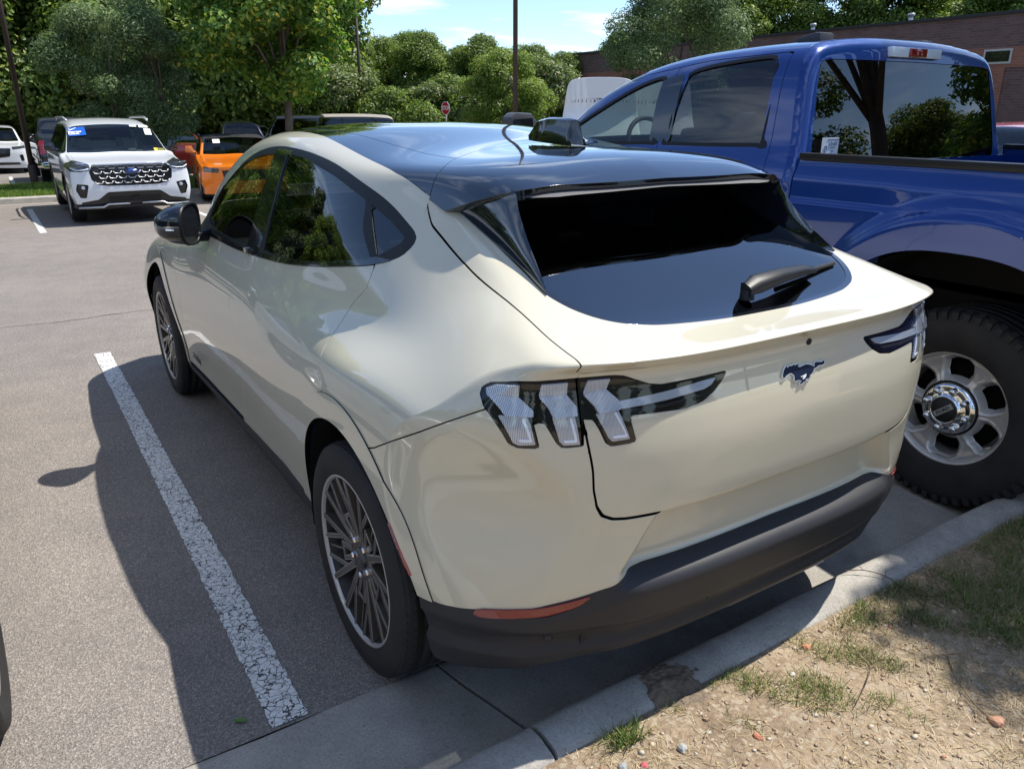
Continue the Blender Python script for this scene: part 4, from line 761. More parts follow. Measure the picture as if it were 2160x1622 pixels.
y_F = lambda V: lin([.25, .303, .398, .55, .672, .792, .858, .961, 1.05, 1.12], [2.52, 2.50, 2.44, 2.375, 2.352, 2.40, 2.44, 2.49, 2.50, 2.44], Z_(V))
w_roof = lambda V: lin([.0, .078, .29, .62, 1.015, 1.197, 1.6, 1.9, 2.3, 2.7], [.597, .596, .600, .578, .553, .553, .56, .60, .68, .77], Y_(V))
f_roof = lambda V: np.where(Z_(V) > 1.12, w_roof(V) - U_(V), -1)
f_dlo = lambda V: np.where(U_(V) > .5, sdpoly(Y_(V), Z_(V), DLO), -1)
zd = lambda V: Z_(V) - lin([0, .6, 1, 2.6], [.39, .388, .372, .332], Y_(V))
ybs = lambda V: np.where(Y_(V) > -.42, lin([.80, .837, .941, 1.0], [-.20, -.243, -.438, -.53], Z_(V)) - Y_(V), np.minimum(1, (lin([-.62, -.584, -.438, -.243], [1.045, 1.026, .941, .837], Y_(V)) - Z_(V))))   # >0: bumper side of the seam
ybs = lambda V: (lin([-.70, -.62, -.584, -.438, -.243, -.1], [1.075, 1.045, 1.026, .941, .837, .78], Y_(V)) - Z_(V)) * .83
outarch = lambda V: np.minimum(arch(V, rw_y, rw_r), arch(V, fw_y, fw_r))
# --- painted panels on the left, mirrored on the right
HAs = HA.clip(lambda V: Y_(V) + .30)
base_side = mn(ng(f_roof, .0015), ng(f_dlo, 0), outarch, lambda V: Z_(V) - zsill(V), lambda V: V[:, 1] + .45)
parts2 = []
def both(tm, name, m, depth=.012, nofl=None, parent=None, label=None):
    a = panel(tm, name, m, parent or car, depth, nofl=nofl); b = panel(tm.mirror(), name, m, parent or car, depth, nofl=nofl)
    if label:
        for o in (a, b):
            if o: o['label'] = label
    return a, b
HSd = join(HA.clip(lambda V: np.minimum(Y_(V) - .3, 2.69 - Y_(V))), HB.clip(lambda V: np.maximum(.3 - Y_(V), Y_(V) - 2.69))).weld(1e-4)
notunder = lambda V: Z_(V) - .29
fd = mn(lambda V: y_F(V) - Y_(V) - g2, lambda V: Y_(V) - y_FR(V) - g2, zd, lambda V: 1.16 - Z_(V), ng(f_dlo, .002), lambda V: Z_(V) - zd_lim)
zd_lim = .30
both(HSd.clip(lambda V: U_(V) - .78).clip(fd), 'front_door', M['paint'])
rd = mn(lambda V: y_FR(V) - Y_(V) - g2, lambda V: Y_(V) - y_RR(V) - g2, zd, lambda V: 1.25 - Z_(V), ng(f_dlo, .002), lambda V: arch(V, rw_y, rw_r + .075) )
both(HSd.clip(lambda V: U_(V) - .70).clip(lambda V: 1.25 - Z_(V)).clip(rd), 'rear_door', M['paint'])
ff = mn(lambda V: Y_(V) - y_F(V) - g2, lambda V: arch(V, fw_y, fw_r), lambda V: Z_(V) - .30, ng(f_roof, .0015), ng(f_dlo, .002))
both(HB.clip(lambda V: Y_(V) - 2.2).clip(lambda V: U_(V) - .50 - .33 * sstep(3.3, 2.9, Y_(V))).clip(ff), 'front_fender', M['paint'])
# body side: quarter panel + pillar + roof rail
def in_doors(V): return np.maximum(fd(V) + 2 * g2, rd(V) + 2 * g2)
bs = mn(ng(f_roof, .0015), ng(f_dlo, .0), lambda V: arch(V, rw_y, rw_r), lambda V: y_F(V) - Y_(V) - g2)
q1 = HA.clip(lambda V: U_(V) - .45).clip(lambda V: Z_(V) - 1.13).clip(bs).clip(ng(in_doors)).clip(lambda V: U_(V) - seam_w(V) * (Y_(V) < .09) - g2).clip(lambda V: Y_(V) + .05)
q2 = HB.clip(lambda V: Y_(V) < 1.5).clip(lambda V: U_(V) - .45).clip(mn(ng(f_roof, .0015), ng(f_dlo, .0), lambda V: arch(V, rw_y, rw_r), lambda V: 1.4 - Y_(V))).clip(ng(in_doors))
q2 = q2.clip(lambda V: np.where(Y_(V) < .09, np.maximum(U_(V) - seam_w(V), np.where(Z_(V) <= 1.115, 1, -1)) - g2, 1)).clip(ng(f_lmp, .003)).clip(lambda V: Z_(V) - zsill(V))
q2 = q2.clip(lambda V: np.where(Y_(V) < -.5, np.where(Z_(V) <= 1.115, U_(V) - .652, 1), 1))
_wall = lambda V: np.maximum(Y_(V) - .0, -.0 - Y_(V))
q2 = q2.clip(lambda V: -np.minimum(ybs(V) + g2, -.12 - Y_(V)))
q1 = q1.clip(lambda V: Y_(V) - .07); q2 = join(q2.clip(lambda V: 1.13 - Z_(V)), q2.clip(lambda V: Z_(V) - 1.13).clip(lambda V: .07 - Y_(V)))
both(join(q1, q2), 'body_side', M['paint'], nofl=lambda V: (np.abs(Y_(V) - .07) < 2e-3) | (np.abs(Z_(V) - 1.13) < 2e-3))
# bumper cover, painted
bm_ = HB.clip(lambda V: -.10 - Y_(V)).clip(lambda V: ybs(V) - g2).clip(lambda V: Z_(V) - z_bump(V)).clip(lambda V: arch(V, rw_y, rw_r)).clip(ng(f_lmp, .003)).clip(lambda V: -(np.where(Y_(V) < -.5, sdpoly(U_(V), Z_(V), HT), -1) + g2 + .003 * sstep(.82, .77, Z_(V)) + .002))
REFL = [(.838, .475), (.824, .497), (.753, .518), (.62, .548), (.605, .550), (.640, .522), (.70, .502), (.74, .497), (.80, .479)]
f_ref = lambda V: np.where(Y_(V) < -.3, sdpoly(U_(V), Z_(V), REFL), -1)
MRK = [(-.292, .655), (-.322, .652), (-.352, .60), (-.397, .528), (-.378, .532), (-.325, .605)]
f_mrk = lambda V: np.where(U_(V) > .8, sdpoly(Y_(V), Z_(V), MRK), -1)
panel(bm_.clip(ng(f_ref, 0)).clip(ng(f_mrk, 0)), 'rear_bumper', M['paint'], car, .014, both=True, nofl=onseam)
# tailgate paint
tg = HB.clip(lambda V: .13 - Y_(V)).clip(sh(f_hatch, g2)).clip(ng(f_blk, .001)).clip(ng(f_lmp, .003)).clip(lambda V: np.where(Y_(V) > -.5, Z_(V) - 1.13, 1))
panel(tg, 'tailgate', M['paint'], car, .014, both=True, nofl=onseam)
# black band round the rear window, fins and spoiler
bd = HB.clip(lambda V: .12 - Y_(V)).clip(f_blk).clip(ng(f_gls, 0)).clip(lambda V: Y_(V) + .70)
panel(bd, 'window_surround', M['blackgloss'], car, .01, both=True, nofl=onseam)
gp = HB.clip(lambda V: .12 - Y_(V)).clip(lambda V: np.where(Z_(V) > 1.115, f_gls(V), -1)).clip(lambda V: Y_(V) + .70)
panel(gp.offset(-.002), 'rear_window', M['glassrear'], car, 0, both=True)
cx = lambda V: lin([0, .019, .327, .456, .539, .576, .595, .62], [.413, .411, .285, .19, .105, .083, .076, .07], U_(V))
zsp = lambda V: lin([-.30, -.23, -.017, .09, .13], [1.475, 1.452, 1.384, 1.412, 1.0], Y_(V))
sp_ = HA.clip(lambda V: cx(V) - Y_(V) - g2).clip(lambda V: .7 - U_(V)).clip(lambda V: Z_(V) - zsp(V)).clip(lambda V: Y_(V) + .237 + .02 * (1 - (U_(V) / .5) ** 2)).clip(lambda V: np.where(Y_(V) > .07, w_roof(V) - U_(V), 1))
spo = panel(sp_, 'spoiler', M['blackroof'], car, .030, both=True, nofl=nofl_c)
# spoiler underside
un = sp_.clip(lambda V: .02 - Y_(V)).offset(-.030); un = TM(un.V, un.F[:, ::-1].copy(), -un.N); panel(un, 'spoiler_underside', M['trim'], car, 0, both=True)
# roof: black side strips and centre glass roof
rf = HA.clip(lambda V: Y_(V) - cx(V) - g2).clip(f_roof).clip(lambda V: 1.52 - Y_(V) - .10 * (U_(V) / .55) ** 2)
w_gap = lambda V: lin([0, .23, .55, .88, 1.13, 1.6], [.44, .438, .436, .46, .496, .52], Y_(V))
both(rf.clip(lambda V: U_(V) - w_gap(V) - g2 * .8), 'roof_side_strip', M['blackroof'], .01)
panel(rf.clip(lambda V: w_gap(V) - U_(V) - g2 * .8), 'roof_panel', M['blackroof'], car, .01, both=True, nofl=nofl_c)
# windscreen, hood
ws = HA.clip(lambda V: Y_(V) - 1.523 + .10 * (U_(V) / .55) ** 2).clip(f_roof).clip(lambda V: 2.42 - Y_(V) - .12 * (U_(V) / .7) ** 2)
panel(ws, 'windscreen', M['glasswind'], car, 0, both=True)
hd = HB.clip(lambda V: Y_(V) - 2.43 + .12 * (U_(V) / .7) ** 2).clip(lambda V: -(np.minimum(ff(V), U_(V) - .50 - .33 * sstep(3.3, 2.9, Y_(V))) + .004)).clip(lambda V: Z_(V) - .62).clip(lambda V: arch(V, fw_y, fw_r)).clip(lambda V: 3.86 - Y_(V)).clip(lambda V: .86 - U_(V)).clip(lambda V: np.where(Y_(V) < 2.9, Z_(V) - .93, 1))
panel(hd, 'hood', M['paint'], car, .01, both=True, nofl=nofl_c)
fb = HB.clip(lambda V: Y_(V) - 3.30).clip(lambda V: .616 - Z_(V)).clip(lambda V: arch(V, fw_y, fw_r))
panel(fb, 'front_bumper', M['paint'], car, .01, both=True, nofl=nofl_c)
nz = section(np.array([3.88]))[0]; bb = MB(); bb.prism([(-a, b) for a, b in nz[::-1]] + [(a, b) for a, b in nz[:-1]][0:0] + [(a, b) for a, b in nz], 1, 3.86, 3.883); bb.build('nose_panel', M['paint'], car)
# windows
inset = lambda P: P
fgl = HA.clip(lambda V: U_(V) - .5).clip(lambda V: Y_(V) > -9)
for nm, poly, mt in (('front_side_window', GF, 'glassclear'), ('rear_side_window', GR, 'glassdark'), ('quarter_window', GQ, 'glassdark')):
    both(HA.clip(lambda V: U_(V) - .55).clip(lambda V, poly=poly: sdpoly(Y_(V), Z_(V), poly)).offset(-.004), nm, M[mt], 0)
fr = HA.clip(lambda V: U_(V) - .55).clip(lambda V: sdpoly(Y_(V), Z_(V), DLO) - .0008).clip(lambda V: -np.maximum(np.maximum(sdpoly(Y_(V), Z_(V), GF), sdpoly(Y_(V), Z_(V), GR)), sdpoly(Y_(V), Z_(V), GQ)))
low = lambda V: lin([.19, .338, .519, .785, 1.03, 1.32, 1.61, 2.2], [1.236, 1.208, 1.181, 1.149, 1.130, 1.112, 1.103, 1.10], Y_(V)) - Z_(V)
gapB = lambda V: np.abs(Y_(V) - y_FR(V)) - .0022
gapQ = lambda V: np.abs(Y_(V) - lin([1.2, 1.232, 1.30, 1.373, 1.41], [.185, .193, .285, .352, .37], Z_(V))) - .002
fr2 = fr.clip(lambda V: -low(V) + 0).clip(gapB).clip(gapQ)
both(fr2, 'window_frame', M['trim'], .008)
both(fr.clip(low).clip(gapB).clip(gapQ).offset(.003), 'belt_moulding', M['blackgloss'], .01)
pb = HA.clip(lambda V: U_(V) - .55).clip(lambda V: np.minimum(np.minimum(sdpoly(Y_(V), Z_(V), DLO) - .012, .095 - np.abs(Y_(V) - 1.21 - (1.3 - Z_(V)) * .12)), 1)).clip(lambda V: -np.maximum(sdpoly(Y_(V), Z_(V), GF), sdpoly(Y_(V), Z_(V), GR))).clip(lambda V: -low(V)).clip(gapB).offset(.002)
both(pb, 'pillar_trim', M['blackgloss'], .006)
# lower cladding and sill
cl = HSd.clip(lambda V: U_(V) - .6).clip(lambda V: zsill(V) + (zd(V) * 0) - Z_(V) + .0).clip(outarch).clip(lambda V: np.minimum(Y_(V) - .40, 2.62 - Y_(V)))
both(cl.offset(.004), 'sill_cladding', M['cladding'], .02)
pl = HSd.clip(lambda V: U_(V) - .6).clip(lambda V: np.minimum(Z_(V) - zsill(V), zsill(V) + .022 - Z_(V))).clip(lambda V: np.minimum(Y_(V) - .47, 2.5 - Y_(V)))
# rear black bumper
def bprof(V):
    U = U_(V); z = Z_(V); side = sstep(.62, .85, U)
    a = .001 + .013 * np.clip((z_bump(V) - z) / .05, 0, 1) - .026 * sstep(.455, .425, z) * (1 - .5 * side) + .022 * sstep(.392, .368, z) * (1 - .3 * side)
    return a
def bprof0(V):
    U = U_(V); z = Z_(V); side = sstep(.62, .85, U); a = 0
    crease = z_bump(V) - .055
    a = a - .022 * sstep(.43, .405, z) * (1 - .4 * side) + .020 * sstep(.375, .345, z) * (1 - .3 * side)
    return a
rb = HB.clip(lambda V: -.25 - Y_(V)).clip(lambda V: z_bump(V) - Z_(V)).clip(lambda V: arch(V, rw_y, rw_r)).clip(ng(f_ref, 0)).clip(lambda V: Z_(V) - lin([0, .3, .45, .62, .75, .9], [.352, .352, .348, .342, .318, .285], U_(V)))
rb = rb.offset(bprof); rb = TM(rb.V, rb.F); 
panel(rb, 'rear_lower_bumper', M['cladding'], car, .02, both=True, nofl=onseam)
both(HB.clip(lambda V: -.25 - Y_(V)).clip(f_ref).offset(.006), 'rear_reflector', M['reflector'], .01)
both(HB.clip(lambda V: U_(V) - .8).clip(f_mrk).offset(.006), 'side_marker', M['redlens'], .008)
# diffuser insert of bare metal look and tow eye cover, sensors
pt = MB(); pt.prism([(-.13, .343), (.30, .343), (.28, .362), (-.11, .362)], 1, -.738, -.715); pt.build('diffuser_insert', M['alloy'], car, bevel=.003)
def tail_pt(x, z, off=0.0):
    e = 1e-3; y = float(tailG(x, z)); n = Vector((float(tailG(x + e, z) - tailG(x - e, z)) / (2 * e), -1, float(tailG(x, z + e) - tailG(x, z - e)) / (2 * e))).normalized()
    return Vector((x, y, z)) + n * off, n
for x in (-.69, -.24, .24, .69):
    p, n = tail_pt(x, .44 if abs(x) < .5 else .43, .007); q = n.to_track_quat('Z', 'Y').to_matrix()
    m = MB(); m.lathe([(0, .0001), (.001, .008), (.001, .0098), (-.002, .0099), (-.002, .0118), (.001, .012), (-.006, .013)], 2, 20)
    m.v = [tuple(p + q @ Vector(v)) for v in m.v]; m.build('parking_sensor', M['cladding'], car)
p, n = tail_pt(.03, 1.094, .002); m = MB(); q = n.to_track_quat('Z', 'Y').to_matrix(); m.lathe([(0, .0001), (.0, .006), (.002, .008), (-.004, .009)], 2, 16); m.v = [tuple(p + q @ Vector(v)) for v in m.v]; m.build('rear_camera', M['dash'], car)
amo = lambda y0: (lambda V: np.minimum(arch(V, y0, rw_r - .002), .520 - .03 * sstep(.75, .5, Z_(V)) * (Y_(V) < y0) + 0 - np.hypot(Y_(V) - y0, Z_(V) - .36)))
both(HB.clip(lambda V: np.minimum(U_(V) - .6, .75 - Y_(V))).clip(amo(rw_y)).clip(lambda V: Z_(V) - np.where(Y_(V) < 0, z_bump(V), zsill(V))).clip(ng(f_mrk, 0)).offset(.005), 'arch_moulding', M['paint'], .012)
both(HB.clip(lambda V: np.minimum(U_(V) - .6, Y_(V) - 2.3)).clip(amo(fw_y)).clip(lambda V: Z_(V) - .32).offset(.005), 'arch_moulding', M['paint'], .012)
# under-body shell behind the shut-lines
okw = lambda V: np.minimum.reduce([-np.maximum(np.maximum(sdpoly(Y_(V), Z_(V), GF), sdpoly(Y_(V), Z_(V), GR)), sdpoly(Y_(V), Z_(V), GQ)) * (U_(V) > .5) - .0 + (U_(V) <= .5), arch(V, rw_y, rw_r - .005), arch(V, fw_y, fw_r - .005)])
s1 = HB.clip(lambda V: np.where((Z_(V) > 1.16) & (U_(V) < .535) & (Y_(V) < .15), -1, 1) * 1.).clip(lambda V: np.where(Y_(V) > .1, np.maximum(1.06 - Z_(V), U_(V) - .3), 1)).clip(okw).clip(lambda V: Z_(V) - np.where(Y_(V) < -.1, .38, .23)).clip(lambda V: np.where((Y_(V) > 1.52) & (Y_(V) < 2.42), U_(V) - w_roof(V), 1)).clip(lambda V: np.where((Y_(V) < -.66) & (Z_(V) > 1.05), -1., 1.))
panel(s1.offset(-.015), 'inner_shell', M['shell'], car, 0, both=True)
s2 = HA.clip(lambda V: np.minimum(1.50 - Y_(V), Z_(V) - 1.45)).clip(lambda V: .58 - U_(V)).offset(-.02); panel(s2, 'headliner', M['seat'], car, 0, both=True)
# fins beside the rear window
O = crp([(-.573, .03, 1.392), (-.567, -.017, 1.382), (-.549, -.20, 1.313), (-.549, -.33, 1.269), (-.553, -.40, 1.242), (-.556, -.445, 1.226)], 5, False)
K = crp([(-.50, -.14, 1.455), (-.505, -.225, 1.449), (-.514, -.262, 1.400), (-.524, -.315, 1.340), (-.538, -.378, 1.286), (-.556, -.447, 1.230)], 5, False)
I_ = crp([(-.47, .0, 1.38), (-.475, -.10, 1.345), (-.492, -.20, 1.308), (-.508, -.28, 1.280), (-.53, -.36, 1.250), (-.550, -.445, 1.226)], 5, False)
fin = MB(); n = len(O); prof = []
for i in range(n):
    row = []
    for s in np.linspace(0, 1, 7):
        p = O[i] * (1 - s) + K[i] * s; bow = .012 * math.sin(math.pi * s) * (1 - i / n); row.append(p + np.array([-bow, 0, bow * .6]))
    r0 = K[i] + (I_[i] - K[i]) * .06 + np.array([0, -.004, 0]); row.append(r0)
    for s in (.5, 1): row.append(K[i] * (1 - s) + I_[i] * s)
    prof.append(row)
P = np.array(prof)
for sgn in (1, -1):
    V = P.copy(); V[..., 0] *= sgn; F = grid_faces(*V.shape[:2]); 
    fm = MB(); fm.add([tuple(v) for v in V.reshape(-1, 3)], [tuple(f) for f in F], 0, True); o = fm.build('spoiler_fin', M['blackroof'], car)
    o.data.set_sharp_from_angle(angle=rad(60))
# --- tail lamps
lz = lambda a: [(-(0), 0) for _ in a]
for sgn in (1, -1):
    lamp = HB.clip(lambda V: -.40 - Y_(V)).clip(lambda V: 1.118 - Z_(V)).clip(lambda V: f_lmp(V) + .03).subdiv().subdiv().clip(f_lmp)
    gapx = lambda V: np.abs(U_(V) - .6525) - .004
    lh = lamp.clip(gapx)
    if sgn < 0: lh = lh.mirror()
    lo = panel(lh.offset(-.001), 'tail_lamp', M['lampblack'], car, .02)
    def bar(poly, off, tiltz, name, mt, rib=None):
        pb_ = lamp.clip(lambda V: sdpoly(U_(V), Z_(V), poly)); 
        if len(pb_.F) == 0: return
        z0 = min(p[1] for p in poly); z1 = max(p[1] for p in poly)
        d = off + tiltz * (pb_.V[:, 2] - z0) / (z1 - z0)
        pb_ = TM(pb_.V + pb_.N * d[:, None], pb_.F)
        if sgn < 0: pb_ = pb_.mirror()
        panel(pb_, name, mt, lo, .012)
    def Zq(u, v): pass
    cv = lamp.clip(gapx).offset(.0135); cv = cv.mirror() if sgn < 0 else cv; M.setdefault('lampcover', glassmat('clear lamp cover', (.94, .95, .96), 0, 1.5)); panel(cv, 'lamp_cover', M['lampcover'], lo, 0)
    B = M.setdefault('lens', None) or M.__setitem__('lens', None)
    if M['lens'] is None:
        m = mat('ribbed lamp lens', (.42, .47, .55), .12, .25, 1.0, .8); t = m.node_tree; b = t.nodes['Principled BSDF']; c_ = t.nodes.new('ShaderNodeTexCoord')
        w_ = t.nodes.new('ShaderNodeTexWave'); w_.inputs['Scale'].default_value = 110; w_.bands_direction = 'X'; t.links.new(c_.outputs['Object'], w_.inputs[0])
        u_ = t.nodes.new('ShaderNodeBump'); u_.inputs['Strength'].default_value = .9; u_.inputs['Distance'].default_value = .002; t.links.new(w_.outputs['Fac'], u_.inputs['Height']); t.links.new(u_.outputs[0], b.inputs['Normal'])
        x_ = t.nodes.new('ShaderNodeMix'); x_.data_type = 'RGBA'; x_.inputs[6].default_value = (.36, .40, .47, 1); x_.inputs[7].default_value = (.78, .83, .90, 1); t.links.new(w_.outputs['Fac'], x_.inputs[0]); t.links.new(x_.outputs[2], b.inputs['Base Color']); M['lens'] = m
        M['lensedge'] = mat('bright lamp edge', (.80, .86, .95), .15, .1, 1.0)
    for tp, md, lw in (([(.806, 1.072), (.790, 1.082), (.758, 1.086), (.762, 1.062), (.808, 1.062)], [(.808, 1.061), (.762, 1.061), (.741, 1.034), (.742, 1.022), (.786, 1.020), (.793, 1.036)], [(.798, 1.019), (.752, 1.018), (.744, .960), (.772, .957), (.780, .962)]),
                       ([(.720, 1.089), (.671, 1.092), (.674, 1.066), (.727, 1.064)], [(.727, 1.063), (.674, 1.065), (.658, 1.040), (.659, 1.021), (.705, 1.019), (.712, 1.040)], [(.707, 1.018), (.664, 1.018), (.6575, .957), (.690, .957), (.697, .966)]),
                       ([(.628, 1.094), (.581, 1.094), (.590, 1.072), (.640, 1.066)], [(.640, 1.065), (.590, 1.071), (.566, 1.046), (.566, 1.026), (.612, 1.022), (.619, 1.038)], [(.618, 1.021), (.568, 1.022), (.546, .958), (.586, .957), (.594, .966)])):
        bar(tp, .002, .003, 'lens_top', M['lens']); bar(md, .010, -.007, 'lens_brow', M['lens']); bar(lw, .0025, .001, 'lens_bar', M['lens'])
        q = lw; bar([(q[1][0] + .010, q[1][1] - .002), (q[1][0] + .006, q[1][1] - .002), (q[2][0] + .005, q[2][1] + .006), (q[3][0] - .003, q[2][1] + .006), (q[3][0], q[2][1] + .010), (q[2][0] + .009, q[2][1] + .010)], .0042, 0, 'light_guide', M['lensedge'])
    bar([(.564, 1.043), (.45, 1.049), (.33, 1.058), (.300, 1.059), (.318, 1.046), (.34, 1.040), (.45, 1.032), (.564, 1.027)], .006, -.004, 'lens_strip', M['lens'])
    bar([(.56, 1.022), (.45, 1.023), (.345, 1.030), (.352, 1.026), (.45, 1.018), (.56, 1.017)], .005, 0, 'lens_trim', M['trim'])
    bar([(.600, 1.001), (.55, 1.0), (.55, 1.0)], .001, 0, 'x', M['trim']) if False else None
# --- horse badge on the tailgate
HZ = [(300, 960), (330, 880), (350, 740), (400, 640), (440, 570), (470, 585), (490, 630), (560, 575), (600, 535), (615, 580), (690, 530), (745, 505), (765, 540), (850, 500), (930, 490), (900, 545), (915, 600), (1000, 590), (1080, 545), (1180, 500), (1290, 500), (1400, 530), (1490, 575), (1520, 570), (1510, 470), (1560, 415), (1680, 405), (1800, 405), (1865, 345), (1900, 430), (1880, 500), (1800, 550), (1670, 555), (1620, 620), (1500, 680), (1490, 760), (1440, 850), (1350, 930), (1330, 1040), (1220, 1060), (1160, 1105), (1290, 1150), (1270, 1190), (1120, 1165), (1060, 1235), (950, 1275), (960, 1200), (1040, 1150), (930, 1110), (800, 1155), (750, 1100), (765, 1000), (730, 910), (600, 850), (530, 900), (440, 960), (400, 1040), (340, 1035)]
def px_tail(px, py):
    d = fw * 1 + rt * ((px - 1080) / FPX) - up * ((py - 811) / FPX); o = Vector(CAMP); t = ((-.795) - o.y) / d.y
    for _ in range(6):
        q = o + d * t; t = (float(tailG(q.x, q.z)) - o.y) / d.y
    return o + d * t
def badge(pts, name, m0, off, th, grow=0):
    w3 = [px_tail(1630 + a / 18, 740 + b / 18) for a, b in pts]; c = sum(w3, Vector()) / len(w3)
    w2 = [(p.x + (p.x - c.x) * 0, p.z) for p in w3]
    n = len(w2); P2 = np.array(w2)
    area = .5 * np.sum(P2[:, 0] * np.roll(P2[:, 1], -1) - np.roll(P2[:, 0], -1) * P2[:, 1]); sg = 1 if area > 0 else -1
    e = np.roll(P2, -1, 0) - np.roll(P2, 1, 0); nn = np.stack([e[:, 1], -e[:, 0]], 1) * sg; nn /= np.linalg.norm(nn, axis=1)[:, None] + 1e-9
    P2 = P2 + nn * grow
    a = [tail_pt(x, z, off)[0] for x, z in P2]; b = [tail_pt(x, z, off + th)[0] for x, z in P2]
    m = MB(); m.add([tuple(p) for p in a + b], [tuple(range(n)), tuple(range(2 * n - 1, n - 1, -1))] + [(i, n + i, n + (i + 1) % n, (i + 1) % n) for i in range(n)]); return m.build(name, m0, car)
M['silverrim'] = mat('bright badge rim', (.70, .72, .75), .25, .3, .5)
hb = badge(HZ, 'horse_badge', M['silverrim'], .0005, .0045, .0018)
M['badgeblue'] = mat('dark blue badge enamel', (.010, .018, .045), .5, 0, 0, .2)
b2 = badge(HZ, 'badge_face', M['badgeblue'], .0052, .0006, -.0010); b2.parent = hb
b3 = badge([(985, 975), (1090, 925), (1190, 870), (1205, 890), (1170, 1000), (1110, 1060), (1050, 1075), (1080, 990), (1100, 950), (1010, 1000)], 'badge_leg_gap', M['white'], .0060, .0004, 0); b3.parent = hb
# --- wheels
def make_tyre(R, r0, wd, nseg=96, name='tyre', parent=None, grooves=(-.055, -.018, .018, .055), mtl=None):
    h = wd / 2; pr = [(-h * .86, r0), (-h * .97, r0 + (R - r0) * .12), (-h * 1.03, r0 + (R - r0) * .38), (-h * 1.035, r0 + (R - r0) * .55), (-h * .99, r0 + (R - r0) * .78), (-h * .93, R - .014), (-h * .84, R - .0045)]
    tread = []
    for gx in grooves: tread += [(gx - .005, R - .0005 * 1), (gx - .0045, R - .007), (gx + .0045, R - .007), (gx + .005, R - .0005)]
    pr2 = pr + [(-h * .78, R - .002)] + tread + [(h * .78, R - .002)] + [(-a, r) for a, r in pr[::-1]]
    m = MB(); m.lathe(pr2, 0, nseg)
    # sipes: proud shoulder blocks
    nb = int(2 * math.pi * R / .030)
    for k in range(nb):
        for s in (-1, 1):
            a0 = 2 * math.pi * (k + .06) / nb; a1 = 2 * math.pi * (k + .94) / nb; x0, x1 = s * h * .66, s * h * .90
            V = []
            for (x, rr) in ((x0, R + .0008), (x1, R - .0065)):
                for a in (a0, a1): V.append((x, rr * math.cos(a), rr * math.sin(a)))
            for (x, rr) in ((x0, R - .006), (x1, R - .013)):
                for a in (a0, a1): V.append((x, rr * math.cos(a), rr * math.sin(a)))
            m.add(V, [(0, 1, 3, 2), (0, 4, 5, 1), (2, 3, 7, 6), (0, 2, 6, 4), (1, 5, 7, 3)])
    o = m.build(name, mtl or M['rubber'], parent, fix=False); 
    return o
def bar2d(m, p, q, w0, w1, x0, x1, mt_face=0, mt_side=1, ch=.004):
    """tapered bar in the wheel plane from p to q, face at x0 (outboard), back at x1; chamfered"""
    p = Vector(p); q = Vector(q); d = (q - p).normalized(); nrm = Vector((-d.y, d.x))
    c = [p + nrm * w0, q + nrm * w1, q - nrm * w1, p - nrm * w0]; ci = [p + nrm * max(w0 - ch, .0012), q + nrm * max(w1 - ch, .0012), q - nrm * max(w1 - ch, .0012), p - nrm * max(w0 - ch, .0012)]
    V = [(x0, v.x, v.y) for v in ci] + [(x0 + (ch if x1 > x0 else -ch), v.x, v.y) for v in c] + [(x1, v.x, v.y) for v in c]
    m.add(V, [(0, 1, 2, 3)], mt_face); m.add(V, [(i, (i + 1) % 4, 4 + (i + 1) % 4, 4 + i) for i in range(4)] + [(4 + i, 4 + (i + 1) % 4, 8 + (i + 1) % 4, 8 + i) for i in range(4)], mt_side)
